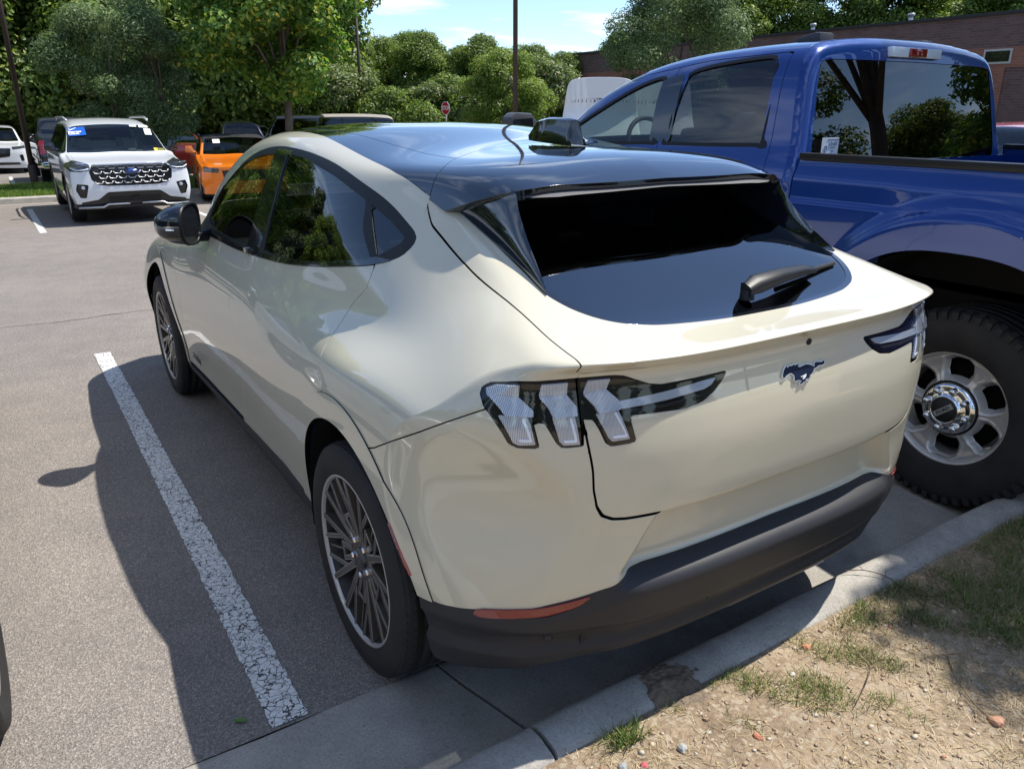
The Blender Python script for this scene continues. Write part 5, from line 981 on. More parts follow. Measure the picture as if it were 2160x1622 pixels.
def alloy_wheel(loc, sgn, rot, parent):
    w = empty('wheel', loc); w.parent = parent; w.rotation_euler = (rot, 0, 0)
    s = sgn   # outboard direction
    make_tyre(.363, .252, .235, 120, 'tyre', w)
    m = MB(); xo = s * .112
    m.lathe([(s * .108, .268), (s * .114, .2665), (s * .1155, .262), (s * .112, .2575), (s * .104, .2545)], 0, 96, 0)
    m.lathe([(s * .104, .2545), (s * .09, .247), (s * .05, .235), (-s * .11, .235)], 0, 72, 1)
    m.build('rim', [M['machined'], M['barrel']], w)
    sp = MB()
    A = lambda r, d: (r * math.cos(rad(d)), r * math.sin(rad(d)))
    def rimbar(p, q, w0, w1, x0, x1):
        bar2d(sp, p, q, w0, w1, x0, x1, 0, 1, .0015); bar2d(sp, p, q, w0 - .0034, w1 - .0034, x0 + s * .0012, x0, 1, 1, .0006)
    for k in range(5):
        b = 72 * k
        for sg in (1, -1):
            rimbar(A(.066, b + sg * 12), A(.256, b + sg * 12.0), .0125, .0105, s * .0885, s * .045)
            rimbar(A(.128, b + sg * 13.5), A(.256, b + sg * 28.5), .0085, .0080, s * .0870, s * .050)
            rimbar(A(.075, b + sg * 27), A(.145, b + sg * 26.0), .0100, .0085, s * .0870, s * .050)
        rimbar(A(.140, b + 24.5), A(.140, b + 47.5), .0065, .0065, s * .0875, s * .050)
        bar2d(sp, A(.142, b + 36), A(.256, b + 36), .0035, .0040, s * .080, s * .055, 1, 1, .001)
        bar2d(sp, A(.08, b), A(.250, b), .014, .030, s * .058, s * .040, 1, 1, .003)
    sp.lathe([(s * .045, .0), (s * .045, .01), (s * .075, .012)], 0, 24, 1)
    sp.lathe([(s * .05, .082), (s * .086, .080), (s * .089, .072), (s * .084, .036), (s * .084, .034)], 0, 60, 1)
    sp.v = [(v[0] + s * .020 * min(1, max(0, (math.hypot(v[1], v[2]) - .085) / .165)) * (1 if abs(v[0]) > .06 else .3), v[1], v[2]) for v in sp.v]
    sp.build('spokes', [M['machined'], M['bronze']], w)
    m = MB(); m.lathe([(s * .084, .034), (s * .091, .033), (s * .093, .030), (s * .092, .0001)], 0, 32, 0); m.build('hub_cap', M['blackgloss'], w)
    for k in range(5):
        a = rad(72 * k + 36); m = MB(); c = (0, .058 * math.cos(a), .058 * math.sin(a)); m.lathe([(s * .07, .0105), (s * .093, .010), (s * .098, .0075), (s * .099, .0001)], 0, 6, 0, c, False); m.build('lug_nut', M['chrome'], w)
    m = MB(); m.lathe([(s * .02, .165), (s * .026, .165), (s * .026, .07), (s * .05, .07), (s * .05, 0.0001)], 0, 48); m.build('brake_disc', M['steel'], w)
    m = MB(); m.prism([A(.10, 60), A(.175, 50), A(.185, 80), A(.175, 115), A(.10, 105)], 0, min(s * .0, s * .055), max(s * .0, s * .055)); m.build('brake_caliper', M['trim'], w, bevel=.006)
    return w
def arc_text(txt, r, deg0, step, size, x, sgn, parent, m, name='tyre_lettering'):
    for i, ch in enumerate(txt):
        cu = bpy.data.curves.new(name, 'FONT'); cu.body = ch; cu.size = size; cu.extrude = .0008; cu.align_x = 'CENTER'; cu.resolution_u = 2
        o = bpy.data.objects.new(name, cu); C.objects.link(o); o.parent = parent; a = rad(deg0 + step * i)
        # left wheel seen from -x: right-hand direction is -y
        R_ = Matrix(((0, 0, sgn), (sgn * 1, 0, 0), (0, 1, 0))).to_4x4()
        o.matrix_local = Matrix.Translation((x, r * math.sin(a) * -sgn * -1, r * math.cos(a))) @ R_ @ Matrix.Rotation(-a, 4, 'Z'); cu.materials.append(m)
        me = bpy.data.meshes.new_from_object(o); mo = link(name, me, None, parent); mo.matrix_local = o.matrix_local; bpy.data.objects.remove(o)
for (x, y, s, rt_) in ((-.812, 0.02, -1, .35), (-.812, 2.984, -1, 1.1), (.812, 0.02, 1, .2), (.812, 2.984, 1, .9)):
    w_ = alloy_wheel((x, y, .363), s, rt_, car)
M['letter'] = mat('tyre lettering rubber', (.05, .05, .05), .5)
tl = empty('tyre_text'); tl.parent = car; tl.location = (-.812, .02, .363)
arc_text('ALENZA', .302, -4, 9.5, .034, -.1216, -1, tl, M['letter'])
# wheel wells
for yc in (rw_y, fw_y):
    for s in (-1, 1):
        m = MB(); pr = [(a, b) for a, b in [(s * .90, rw_r - .004), (s * .80, rw_r), (s * .56, rw_r), (s * .55, .0)]]
        V = []; F = []; n = 28
        for a, r in pr:
            for k in range(n + 1):
                t = rad(-12 + 190 * k / n); V.append((a, yc + r * math.cos(t), .36 + r * math.sin(t)))
        for i in range(len(pr) - 1):
            for k in range(n): F.append((i * (n + 1) + k, i * (n + 1) + k + 1, (i + 1) * (n + 1) + k + 1, (i + 1) * (n + 1) + k))
        m.add(V, F, 0, True); m.build('wheel_well', M['well'], car, fix=False)
m = MB(); m.box((-.58, -.40, .26), (.58, 3.6, .30)); m.build('underbody', M['shell'], car)
# --- door mirror, door buttons, aerial, wiper
for s in (-1, 1):
    mr = MB(); pts = []
    # housing: lofted ovals from outboard-front tip to inboard glass frame
    def rotm(p, ang=rad(56)):
        x, y = p[0] + .955, p[1] - 1.93; return (-.945 + x * math.cos(ang) - y * math.sin(ang), 1.90 + x * math.sin(ang) + y * math.cos(ang), 1.155 + (p[2] - 1.16) * 1.13)
    def ring(cx_, cy_, cz_, ry, rz_, n=28, p=2.8):
        out = []
        for k in range(n):
            t = 2 * math.pi * k / n; c0, s0 = math.cos(t), math.sin(t)
            out.append((cx_ + ry * math.copysign(abs(c0) ** (2 / p), c0), cy_, cz_ + rz_ * math.copysign(abs(s0) ** (2 / p), s0) * (1 + .12 * c0)))
        return [rotm(q) for q in out]
    rows = [ring(-.958, 2.045, 1.155, .010, .008), ring(-.958, 2.035, 1.155, .045, .038), ring(-.957, 2.005, 1.157, .075, .062), ring(-.956, 1.965, 1.158, .095, .076), ring(-.955, 1.925, 1.16, .104, .083), ring(-.955, 1.895, 1.16, .106, .085)]
    V = [(p[0] * -s, p[1], p[2]) for r in rows for p in r]; n = 28; F = [(i * n + k, i * n + (k + 1) % n, (i + 1) * n + (k + 1) % n, (i + 1) * n + k) for i in range(5) for k in range(n)] + [tuple(range(n))]
    top = MB(); top.add(V, F, 0, True)
    mir = top.build('door_mirror', M['blackgloss'], car)
    rr = [ring(-.955, 1.896, 1.16, .108, .087), ring(-.955, 1.884, 1.16, .106, .085), ring(-.955, 1.884, 1.16, .096, .075), ring(-.955, 1.890, 1.16, .094, .073)]
    V = [(p[0] * -s, p[1], p[2]) for r in rr for p in r]; F = [(i * n + k, i * n + (k + 1) % n, (i + 1) * n + (k + 1) % n, (i + 1) * n + k) for i in range(3) for k in range(n)]
    m = MB(); m.add(V, F, 0, True); m.build('mirror_bezel', M['trim'], mir)
    m = MB(); V = [(p[0] * -s, p[1], p[2]) for p in rr[3]]; m.add(V, [tuple(range(n))]); m.build('mirror_glass', M['mirrorglass'], mir)
    m = MB(); V = []
    for zz_, dy in ((1.145, 0), (1.152, 0)):
        for k in range(12): t = math.pi * .08 + math.pi * .62 * k / 11; q_ = rotm((-.958 - .101 * math.sin(t - .3), 1.955 + .085 * math.cos(t), zz_)); V.append((q_[0] * -s, q_[1], q_[2]))
    m.add(V, [(k, k + 1, 12 + k + 1, 12 + k) for k in range(11)]); m.build('turn_signal', M['lensedge'], mir)
    m = MB(); m.tube([(s * .80, 1.99, 1.085), (s * .86, 1.97, 1.085), (s * .92, 1.95, 1.10)], [.030, .026, .03], 10); m.build('mirror_arm', M['trim'], mir)
    for y, z in ((1.245, 1.088), (.34, 1.165)):
        m = MB(); m.lathe([(0, .0001), (.0, .010), (-.004, .011)], 0, 16, 0, (s * (.818 if y > 1 else .795), y, z)); 
    # door puller tab at the B-pillar base
    m = MB(); m.box((s * .822 - .008, 1.255, 1.103), (s * .822 + .012, 1.30, 1.125)); m.build('door_pull', M['blackgloss'], car, bevel=.004)
m = MB(); V = []; zr = lambda y: float(np.interp(y, [.1, .45], [1.541, 1.556]))
for y, wb, wt, h in ((.450, .006, .003, .004), (.428, .018, .006, .022), (.380, .028, .010, .062), (.32, .032, .012, .074), (.24, .033, .013, .077), (.200, .033, .014, .076), (.190, .033, .014, .073), (.174, .032, .012, .033), (.165, .030, .010, -.004)):
    z = zr(y); V += [(-wb, y, z - .008), (-wb, y, z + .012 * min(1, h / .03)), (-wb * .80, y, z + h * .45), (-wt - .006, y, z + h * .92), (-wt * .5, y, z + h), (wt * .5, y, z + h), (wt + .006, y, z + h * .92), (wb * .80, y, z + h * .45), (wb, y, z + .012 * min(1, h / .03)), (wb, y, z - .008)]
F = [(i * 10 + k, i * 10 + k + 1, (i + 1) * 10 + k + 1, (i + 1) * 10 + k) for i in range(8) for k in range(9)]
m.add(V, F, 0, True); o = m.build('roof_aerial', M['blackgloss'], car); o.data.set_sharp_from_angle(angle=rad(38))
# wiper: pivot, arm cover, blade
wp = MB(); P0 = Vector((.02, -.628, 1.175))
def gl(x, y, off=0): 
    z = float(np.interp(y, [-.66, -.45, -.2, .1], [1.148, 1.228, 1.332, 1.445])) - .012 * (abs(x) / .5) ** 2; return Vector((x, y, z + off))
arm = [gl(-.012, -.592, .026), gl(.03, -.588, .036), gl(.15, -.572, .038), gl(.27, -.553, .032), gl(.335, -.543, .022)]
wv = []; wd_ = [.016, .022, .018, .014, .009]; th = [.010, .015, .012, .009, .006]
for p, a, b in zip(arm, wd_, th):
    for dy, dz in ((-1, -1), (-1, .55), (-.6, 1), (.6, 1), (1, .55), (1, -1)): wv.append((p.x, p.y + dy * a, p.z + dz * b + dy * a * .4))
wp.add(wv, [(i * 6 + k, i * 6 + (k + 1) % 6, (i + 1) * 6 + (k + 1) % 6, (i + 1) * 6 + k) for i in range(4) for k in range(6)] + [tuple(range(6)), tuple(24 + k for k in range(6))])
wi = wp.build('wiper', M['trim'], car, bevel=.003)
m = MB(); m.lathe([(0, .020), (.025, .018), (.030, .0001)], 2, 20, 0, tuple(gl(-.0, -.587, -.005))); m.build('wiper_pivot', M['trim'], wi)
m = MB(); m.tube([gl(.18, -.548, .012), gl(.33, -.530, .012), gl(.475, -.505, .010)], .0065, 8); m.build('wiper_blade', M['rubber'], wi)
# interior: seats, dashboard, wheel
for x, y in ((-.38, 1.35), (.38, 1.35), (-.38, .45), (.38, .45)):
    m = MB(); m.prism([(y + .25, .42), (y + .28, .58), (y - .18, .56), (y - .36, 1.10), (y - .44, 1.13), (y - .46, 1.08), (y - .28, .42)], 0, x - .24, x + .24); se = m.build('seat', M['seat'], car, bevel=.03)
    m = MB(); m.box((x - .13, y - .47, 1.16), (x + .13, y - .38, 1.34)); m.tube([(x, y - .42, 1.10), (x, y - .42, 1.2)], .012); m.build('headrest', M['seat'], se, bevel=.03)
m = MB(); m.prism([(2.35, .7), (2.38, 1.0), (2.1, 1.03), (1.92, .98), (1.88, .7)], 0, -.72, .72); m.build('dashboard', M['dash'], car, bevel=.02)
m = MB(); pts = [(-.38 + .18 * math.cos(t), 1.86 + .05 * math.sin(t), .98 + .18 * math.sin(t)) for t in np.linspace(0, 2 * math.pi, 33)]; m.tube(pts, .015, 8, cap=False); m.box((-.50, 1.86, .96), (-.26, 1.89, 1.0)); m.build('steering_wheel', M['dash'], car)
m = MB(); m.box((-.55, .02, .95), (.55, .06, 1.05)); m.box((-.58, -.55, .93), (.58, .1, .96)); m.build('parcel_shelf', M['dash'], car)
m = MB(); m.box((-.87, -.40, .40), (.87, 3.3, .42)); m.box((-.60, -.66, .40), (.60, -.40, .42)); m.box((-.60, -.68, .36), (.60, -.665, 1.04)); m.build('cabin_floor', M['dash'], car)  # floor widened and upright tail panel added to block sun through the body
# small script badge low on the front door

M['scriptdark'] = mat('dark chrome script', (.06, .065, .075), .25, .6)
so3 = text_obj('MACH-E', .042, (-.9105, 2.18, .428), (rad(90), 0, rad(-90)), car, M['scriptdark'], name='door_script', ext=.002, sx=1.15)
# ------------------------------------------------------------------ other vehicles: front at local y = 0, length along +y
def simple_wheel(parent, loc, R, rr, wd, s, style, m_face, nsp=5, lod=1):
    w = empty('wheel', loc); w.parent = parent; h = wd / 2; seg = 40 if lod else 24
    m = MB(); m.lathe([(-h * .8, rr), (-h, rr + (R - rr) * .3), (-h, rr + (R - rr) * .7), (-h * .85, R - .012), (-h * .6, R), (h * .6, R), (h * .85, R - .012), (h, rr + (R - rr) * .7), (h, rr + (R - rr) * .3), (h * .8, rr)], 0, seg); m.build('tyre', M['rubber'], w, fix=False)
    m = MB(); m.lathe([(s * h * .8, rr), (s * h * .9, rr * .97), (s * h * .82, rr * .90), (s * h * .2, rr * .88)], 0, seg); m.build('rim', m_face, w)
    m = MB(); m.lathe([(s * h * .15, .001), (s * h * .15, rr * .9)], 0, seg); m.build('brake_disc', M['dash'], w)
    m = MB()
    for k in range(nsp):
        for sg in ((1, -1) if style == 'twin' else (0,)):
            a = 360 * k / nsp; P = lambda r, d: (r * math.cos(rad(d)), r * math.sin(rad(d))); bar2d(m, P(rr * .18, a + sg * 10), P(rr * .93, a + sg * 9), rr * .07 if sg else rr * .13, rr * .05 if sg else rr * .10, s * h * .80, s * h * .45, 0, 0, .004)
    m.lathe([(s * h * .5, rr * .26), (s * h * .84, rr * .24), (s * h * .86, .001)], 0, 20); m.build('spokes', m_face, w); return w
def make_vehicle(name, loc, rz, label, cat, paint, L=4.7, Wd=.95, H=1.65, gc=.22, hf=.92, hc=1.06, yc=1.15, yt=1.85, yr=3.9, yb=4.45, dz=1.15, belt=1.02, zones=(), wy=(.92, 3.75), R=.36, rr=.25, roofm=None, clad=.0, cladm='cladding', pill=(2.35, 3.35), nose=.16, tailc=.14, tumble=.36, lod=1, frontsq=4.0, wheelm='alloy', arch_black=False, nsp=5, hd=.06, wsf=.80, glass='glassdark', wglass='glasswind', roofblack=False, mirrors=True, mirm='blackgloss', frontprof=None, rearprof=None, interior=True, group=None):
    e = empty(name, loc, rz, label, cat, group)
    top = lambda y: pchip([-.4, 0, .35, yc, yt, (yt + yr) / 2, yr, yb, L, L + .4], [hf - .10, hf - .05, hf, hc, H - hd, H, H - .03, dz + .01, dz - .04, dz - .06], y)
    zb = lambda y: np.minimum(belt + .02 * (np.asarray(y, float) - yc) / 3, top(y) - .055)
    ys_ = np.array([-.3, .1, .5, yc - .25, yc + .05, (yc + yt) / 2, yt, yt + .6, (yt + yr) / 2 + .3, yr, (yr + yb) / 2, yb, L - .12 if L - .12 > yb + .05 else yb + .06, L + .3])
    m_ = 11; nt = 66 if lod else 40; ts = np.linspace(-1, m_ - 1, nt)
    def ev(y):
        secs = []
        for yy in np.atleast_1d(y):
            t_ = float(top(yy)); b_ = float(zb(yy)); h = t_ - b_; f = 1 - .06 * max(0, 1 - yy / .9) ** 2 - .05 * max(0, 1 - (L - yy) / .8) ** 2; W_ = Wd * f
            secs.append([(W_ * .84, gc), (W_ * .955, gc + .07), (W_ * .985, gc + .22), (W_, .5 * (gc + b_) + .04), (W_ * .99, b_ - .12), (W_ * .955, b_), (W_ * .90 - tumble * h * .30, b_ + .40 * h), (W_ * .865 - tumble * h * .62, b_ + .80 * h), (W_ * .77 - tumble * h * .70, b_ + .945 * h), (W_ * .42, t_ - .012), (0, t_)])
        C_ = np.array(secs); ext = C_[:, [m_ - 2, m_ - 3]].copy(); ext[..., 0] *= -1; lo = np.zeros((len(C_), 1, 2)); lo[:, 0] = (0, gc + .02)
        D = np.concatenate([lo, C_, ext], 1); k = D.shape[1]; return cspline(np.arange(-1., k - 1), D.transpose(1, 0, 2).reshape(k, -1), ts).reshape(nt, -1, 2).transpose(1, 0, 2)
    fp = frontprof or ([gc, .45, .7, .9, 1.3], [.05, .0, .0, .02, .2]); rp = rearprof or ([gc, .5, .8, 1.1, 1.9], [.06, 0, 0, .04, .5])
    plan = lambda w: 1 - (1 - (np.clip(np.abs(w), 0, Wd * .995) / Wd) ** frontsq) ** (1 / frontsq)
    Gf = lambda w, z: pchip(*fp, z) + nose * 2.6 * plan(w); Gr = lambda w, z: L - pchip(*rp, z) - tailc * 2.6 * plan(w)
    n1 = 26 if lod else 12; rows = []
    for i in range(n1):
        s = (i / n1) ** .8 * .999 + .001; S = ev(np.array([.12]))[0]; zc_ = .62; rows.append((S[:, 0] * s, -.6 * (1 - s) - .2 + 0 * S[:, 0], zc_ + (S[:, 1] - zc_) * s))
    for y in np.linspace(-.05, L + .05, 120 if lod else 50): S = ev(y)[0]; rows.append((S[:, 0], y + 0 * S[:, 0], S[:, 1]))
    for i in range(n1):
        s = 1 - ((i + 1) / n1) ** 1.2 * .999; S = ev(np.array([L - .05]))[0]; zc_ = .7; rows.append((S[:, 0] * s, L + .25 + .6 * (1 - s) + 0 * S[:, 0], zc_ + (S[:, 1] - zc_) * s))
    Wg, Yg, Zg = (np.array([r[i] for r in rows]) for i in range(3)); Yg = smax(Yg, Gf(Wg, Zg), .05); Yg = -smax(-Yg, -Gr(Wg, Zg), .05)
    hb_ = patch_pts(np.stack([-Wg, Yg, Zg], -1), flip=True)
    h_ = lambda V: top(Y_(V)) - zb(Y_(V))
    wsw = lambda V: (Wd * wsf - tumble * h_(V) * .66) * 1.0
    f_ws = lambda V: np.minimum.reduce([Y_(V) - yc - .06 - .10 * (U_(V) / Wd) ** 2 * 0, yt - .02 - Y_(V) - .08 * (U_(V) / Wd) ** 2, wsw(V) - U_(V), Z_(V) - zb(Y_(V)) - .02])
    f_rw = lambda V: np.minimum.reduce([Y_(V) - yr - .05, yb - .03 - Y_(V), wsw(V) - .04 - U_(V), Z_(V) - zb(Y_(V)) - .05])
    f_dl = lambda V: np.minimum.reduce([Z_(V) - zb(Y_(V)) - .025, zb(Y_(V)) + .80 * h_(V) - Z_(V), Y_(V) - yc - .12, (yr + yb) / 2 - .02 - Y_(V), U_(V) - .3])
    f_pl = lambda V: np.max([.045 - np.abs(Y_(V) - p + (Z_(V) - belt) * .12) for p in pill], axis=0)
    zf = []
    for nm, mt, side, poly, off in zones:
        if side == 'front': zf.append(lambda V, poly=poly: np.where(Y_(V) < .75, sdpoly(U_(V), Z_(V), poly), -1))
        elif side == 'rear': zf.append(lambda V, poly=poly: np.where(Y_(V) > L - .7, sdpoly(U_(V), Z_(V), poly), -1))
        else: zf.append(lambda V, poly=poly: np.where(U_(V) > .5, sdpoly(Y_(V), Z_(V), poly), -1))
    ar = lambda V: np.minimum(np.hypot(Y_(V) - wy[0], Z_(V) - R) - R - .055, np.hypot(Y_(V) - wy[1], Z_(V) - R) - R - .055)
    body = hb_.clip(ng(f_ws)).clip(ng(f_rw)).clip(ng(f_dl)).clip(ar)
    for f in zf: body = body.clip(ng(f, .002))
    if clad:
        cz = lambda V: gc + clad + (.0 if not arch_black else 1.0 * sstep(.075, .03, ar(V)) * .8) - Z_(V); panel(body.clip(cz).offset(.004), 'cladding', M[cladm], e, .02, both=True, nofl=nofl_c); body = body.clip(ng(cz))
    if roofm is not None:
        rz_ = lambda V: np.minimum(Z_(V) - (zb(Y_(V)) + .86 * h_(V)), h_(V) - .3); panel(body.clip(rz_), 'roof', roofm, e, .006, both=True, nofl=nofl_c); body = body.clip(ng(rz_))
    hood = lambda V: np.minimum.reduce([yc + .03 - Y_(V), Wd * .80 - U_(V), Z_(V) - hf + .10, Y_(V) - .10])
    if lod:
        panel(body.clip(sh(hood, .002)), 'hood', paint, e, .01, both=True, nofl=nofl_c); body = body.clip(ng(hood, .002)); dr = []
        for a, b in ((yc + .25, pill[0]), (pill[0], pill[1])):
            fd_ = lambda V, a=a, b=b: np.minimum.reduce([Y_(V) - a - .003, b - Y_(V) - .003, Z_(V) - gc - .14, zb(Y_(V)) + .02 - Z_(V), U_(V) - .5, ar(V) - .02]); both_e(body.clip(fd_), 'door', paint, e); dr.append(fd_)
        for fd_ in dr: body = body.clip(lambda V, fd_=fd_: -fd_(V) - .006 * (fd_(V) < 0) + .006 * (fd_(V) < 0) - .003)
    panel(body, 'body', paint, e, .012, both=True, nofl=nofl_c)
    panel(hb_.clip(f_ws), 'windscreen', M[wglass], e, 0, both=True); panel(hb_.clip(f_rw), 'rear_window', M['glassdark'], e, 0, both=True)
    dl = hb_.clip(f_dl); both_e(dl.clip(ng(f_pl)), 'side_window', M[glass], e, 0); both_e(dl.clip(f_pl), 'pillar', M['trim'], e, 0)
    for (nm, mt, side, poly, off), f in zip(zones, zf): both_e(hb_.clip(f).offset(off), nm, M[mt] if isinstance(mt, str) else mt, e, .01) if min(p[0] for p in poly) > .02 or side == 'side' else panel(hb_.clip(f).offset(off), nm, M[mt] if isinstance(mt, str) else mt, e, .01, both=True, nofl=nofl_c)
    m = MB(); m.box((-Wd * .75, .3, gc), (Wd * .75, L - .3, gc + .25)); m.build('underbody', M['shell'], e)
    if interior:
        m = MB(); m.box((-Wd * .8, yc + .1, belt - .10), (Wd * .8, yc + .75, belt - .02)); m.build('dashboard', M['dash'], e); m = MB(); m.box((-Wd * .85, yc + .1, gc + .25), (Wd * .85, L - .4, gc + .27)); m.build('floor_pan', M['dash'], e)
        for sx in (-1, 1):
            for yy in (yt + .55, yt + 1.5):
                if yy < yr - .3 or yy < yt + .6:
                    x = sx * Wd * .42; se = MB(); se.prism([(yy - .45, .4), (yy - .45, .62), (yy, .60), (yy + .22, 1.12), (yy + .32, 1.10), (yy + .12, .4)], 0, x - .24, x + .24); so_2 = se.build('seat', M['seatlight'] if lod else M['seat'], e, bevel=.02); m = MB(); m.box((x - .13, yy + .19, 1.15), (x + .13, yy + .29, 1.34)); m.build('headrest', M['seatlight'] if lod else M['seat'], so_2, bevel=.02)
    for y in wy:
        for s in (-1, 1):
            simple_wheel(e, (s * (Wd - .135), y, R), R, rr, .24, s, 'twin' if nsp == 5 else 'single', M[wheelm], nsp, lod)
            m = MB(); n = 14; V = []
            for a, r in ((s * (Wd - .03), R + .05), (s * (Wd - .36), R + .05), (s * (Wd - .36), .02)):
                for k in range(n + 1): t = rad(-20 + 220 * k / n); V.append((a, y + r * math.cos(t), R + r * math.sin(t)))
            m.add(V, [(i * (n + 1) + k, i * (n + 1) + k + 1, (i + 1) * (n + 1) + k + 1, (i + 1) * (n + 1) + k) for i in range(2) for k in range(n)]); m.build('wheel_well', M['well'], e, fix=False)
    if mirrors:
        for s in (-1, 1):
            m = MB(); x0 = Wd * .90; m.prism([(s * x0, belt + .04), (s * (x0 + .08), belt + .03), (s * (x0 + .26), belt + .06), (s * (x0 + .25), belt + .20), (s * (x0 + .10), belt + .21), (s * (x0 + .06), belt + .09), (s * x0, belt + .08)], 1, yc + .62, yc + .74); mo_ = m.build('door_mirror', M[mirm] if isinstance(mirm, str) else mirm, e, bevel=.025)
    return e
def both_e(tm, name, m, e, depth=.01):
    if len(tm.F) == 0: return
    panel(tm, name, m, e, depth); panel(tm.mirror(), name, m, e, depth)
M['seatlight'] = mat('light grey upholstery', (.24, .25, .23), .7)
M['headlamp'] = mat('headlamp lens', (.06, .065, .075), .06, .2, 1.0, .8); M['drl'] = mat('daytime lamp', (.75, .80, .88), .15, 0, 1.0); M['grillblack'] = mat('grille black', (.008, .008, .009), .3, 0, .5)
M['pearl'] = mat('pearl white paint', (.74, .76, .77), .28, 0, 1.0, .5); M['orange'] = mat('bright orange paint', (.80, .19, .006), .3, 0, 1.0, .5); M['softtop'] = mat('black fabric roof', (.012, .012, .013), .85, bump=(200, .4, .001)); M['darkred'] = mat('dark red paint', (.20, .018, .016), .3, .3, 1.0); M['blackcar'] = mat('black car paint', (.010, .011, .013), .25, 0, 1.0); M['greycar'] = mat('dark grey car paint', (.035, .04, .047), .3, .3, 1.0); M['silvercar'] = mat('silver car paint', (.45, .46, .46), .3, .6, 1.0); M['tan'] = mat('tan hard top', (.30, .27, .22), .5); M['red'] = mat('bright red paint', (.40, .012, .03), .3, 0, 1.0)
M['bluebadge'] = mat('blue oval enamel', (.01, .06, .28), .25, 0, 1.0); M['silverplastic'] = mat('silver plastic', (.50, .50, .50), .35, .5, .3); M['amber'] = mat('amber lens', (.55, .12, .01), .2, 0, 1.0); M['paper'] = mat('white paper', (.72, .72, .72), .6); M['yellowpaper'] = mat('yellow paper', (.72, .48, .04), .6); M['bluefilm'] = mat('blue window film', (.01, .09, .42), .3)
def GP(x, y): return (x, y, float(gz(y)))
# --- white three-row vehicle facing the camera across the aisle
EX = GP(.40, 13.36)
ex = make_vehicle('white_suv', EX, 0, 'white three-row vehicle with hexagon mesh grille and blue windscreen sticker, facing the camera', 'car', M['pearl'], L=5.05, Wd=1.0, H=1.74, gc=.26, hf=1.02, hc=1.14, yc=1.32, yt=2.1, yr=4.5, yb=4.98, dz=1.25, belt=1.12, wy=(.90, 3.93), R=.385, rr=.27, clad=.10, arch_black=True, pill=(2.75, 3.75), nose=.13, tailc=.08, frontsq=4.4, tumble=.40, hd=.10, wsf=.855, glass='glassclear',
    frontprof=([.26, .40, .60, .80, 1.0, 1.10, 1.4], [.10, .03, .0, .01, .03, .10, .35]),
    zones=[('grille', 'grillblack', 'front', [(-.1, 1.00), (.60, .99), (.66, .90), (.64, .76), (.56, .68), (.40, .655), (-.1, .65)], -.015), ('headlight', 'headlamp', 'front', [(.625, 1.005), (.80, 1.05), (.965, 1.065), (.985, .97), (.93, .905), (.78, .895), (.655, .915)], .004), ('fog_recess', 'grillblack', 'front', [(.70, .68), (.87, .70), (.90, .60), (.85, .47), (.76, .46)], -.02), ('lower_intake', 'grillblack', 'front', [(-.1, .555), (.42, .55), (.58, .43), (.84, .39), (.86, .33), (-.1, .33)], -.01)])
def fy(x, z): return float(pchip([.26, .40, .60, .80, 1.0, 1.10, 1.4], [.10, .03, .0, .01, .03, .10, .35], z)) + .13 * 2.6 * (1 - (1 - min(abs(x), .99) ** 4.4) ** (1 / 4.4))
m = MB(); m.tube([(x, fy(x, .995) - .008, 1.008 - .01 * abs(x)) for x in np.linspace(-.60, .60, 13)], .013, 8); m.build('grille_bar', M['chrome'], ex)
for r in range(4):       # hexagonal mesh of the grille: each bright shelf a piece of its own
    for c_ in range(-4, 5):
        x = (c_ + (.5 if r % 2 else 0)) * .152; z = .955 - r * .082
        if abs(x) > .60 - .02 * r or (x == 0 and r == 1): continue
        m = MB(); pts = [(x - .066, z + .024), (x - .040, z - .012), (x + .040, z - .012), (x + .066, z + .024)]; P3 = [(a, fy(a, b) - .004, b) for a, b in pts]; m.tube(P3, .0095, 6); m.build('grille_shelf', M['silverplastic'], ex)
m = MB(); m.tube([(0, fy(0, .89) - .035, .885), (0, fy(0, .89) + .01, .885)], .085, 32); mo = m.build('oval_badge', M['bluebadge'], ex); mo.scale = (1.25, 1, .52); mo.location = (0, 0, .885 * .48)
text_obj('Ford', .085, (0, fy(0, .89) - .0375, .885), (rad(90), .1, 0), ex, M['chrome'], sx=1.1)
for s in (-1, 1):
    m = MB(); m.tube([(s * x, fy(x, .95) - .016, z) for x, z in ((.66, .945), (.74, .925), (.86, .925), (.93, .965))], .010, 6); m.build('running_light', M['drl'], ex)
    m = MB(); m.tube([(s * x, fy(x, 1.0) - .012, z) for x, z in ((.67, .985), (.80, 1.005), (.92, 1.02))], .018, 8); m.build('headlight_bar', M['headlamp'], ex)
    m = MB(); m.lathe([(fy(.79, .62) + .012, .001), (fy(.79, .62), .028), (fy(.79, .62) + .05, .030)], 1, 16, 0, (s * .785, 0, .635)); m.build('fog_light', M['drl'], ex)
    m = MB(); m.tube([(s * x, fy(x, .34) - .018, z) for x, z in ((.10, .345), (.44, .345), (.52, .30), (.90, .30))], [.018] * 4, 8); m.build('skid_trim', M['silverplastic'], ex)
    m = MB(); m.tube([(s * .70, 2.15, 1.70), (s * .72, 2.6, 1.755), (s * .72, 4.3, 1.74), (s * .70, 4.6, 1.69)], .020, 8); m.build('roof_rail', M['silverplastic'], ex)
for zz in (.395, .425, .455): m = MB(); m.box((-.42, fy(.2, zz) - .002, zz), (.42, fy(.2, zz) + .01, zz + .010)); m.build('intake_slat', M['trim'], ex)
m = MB(); m.box((-.06, fy(0, .42) - .012, .385), (.06, fy(0, .42) + .01, .49)); m.build('radar_cover', M['trim'], ex)
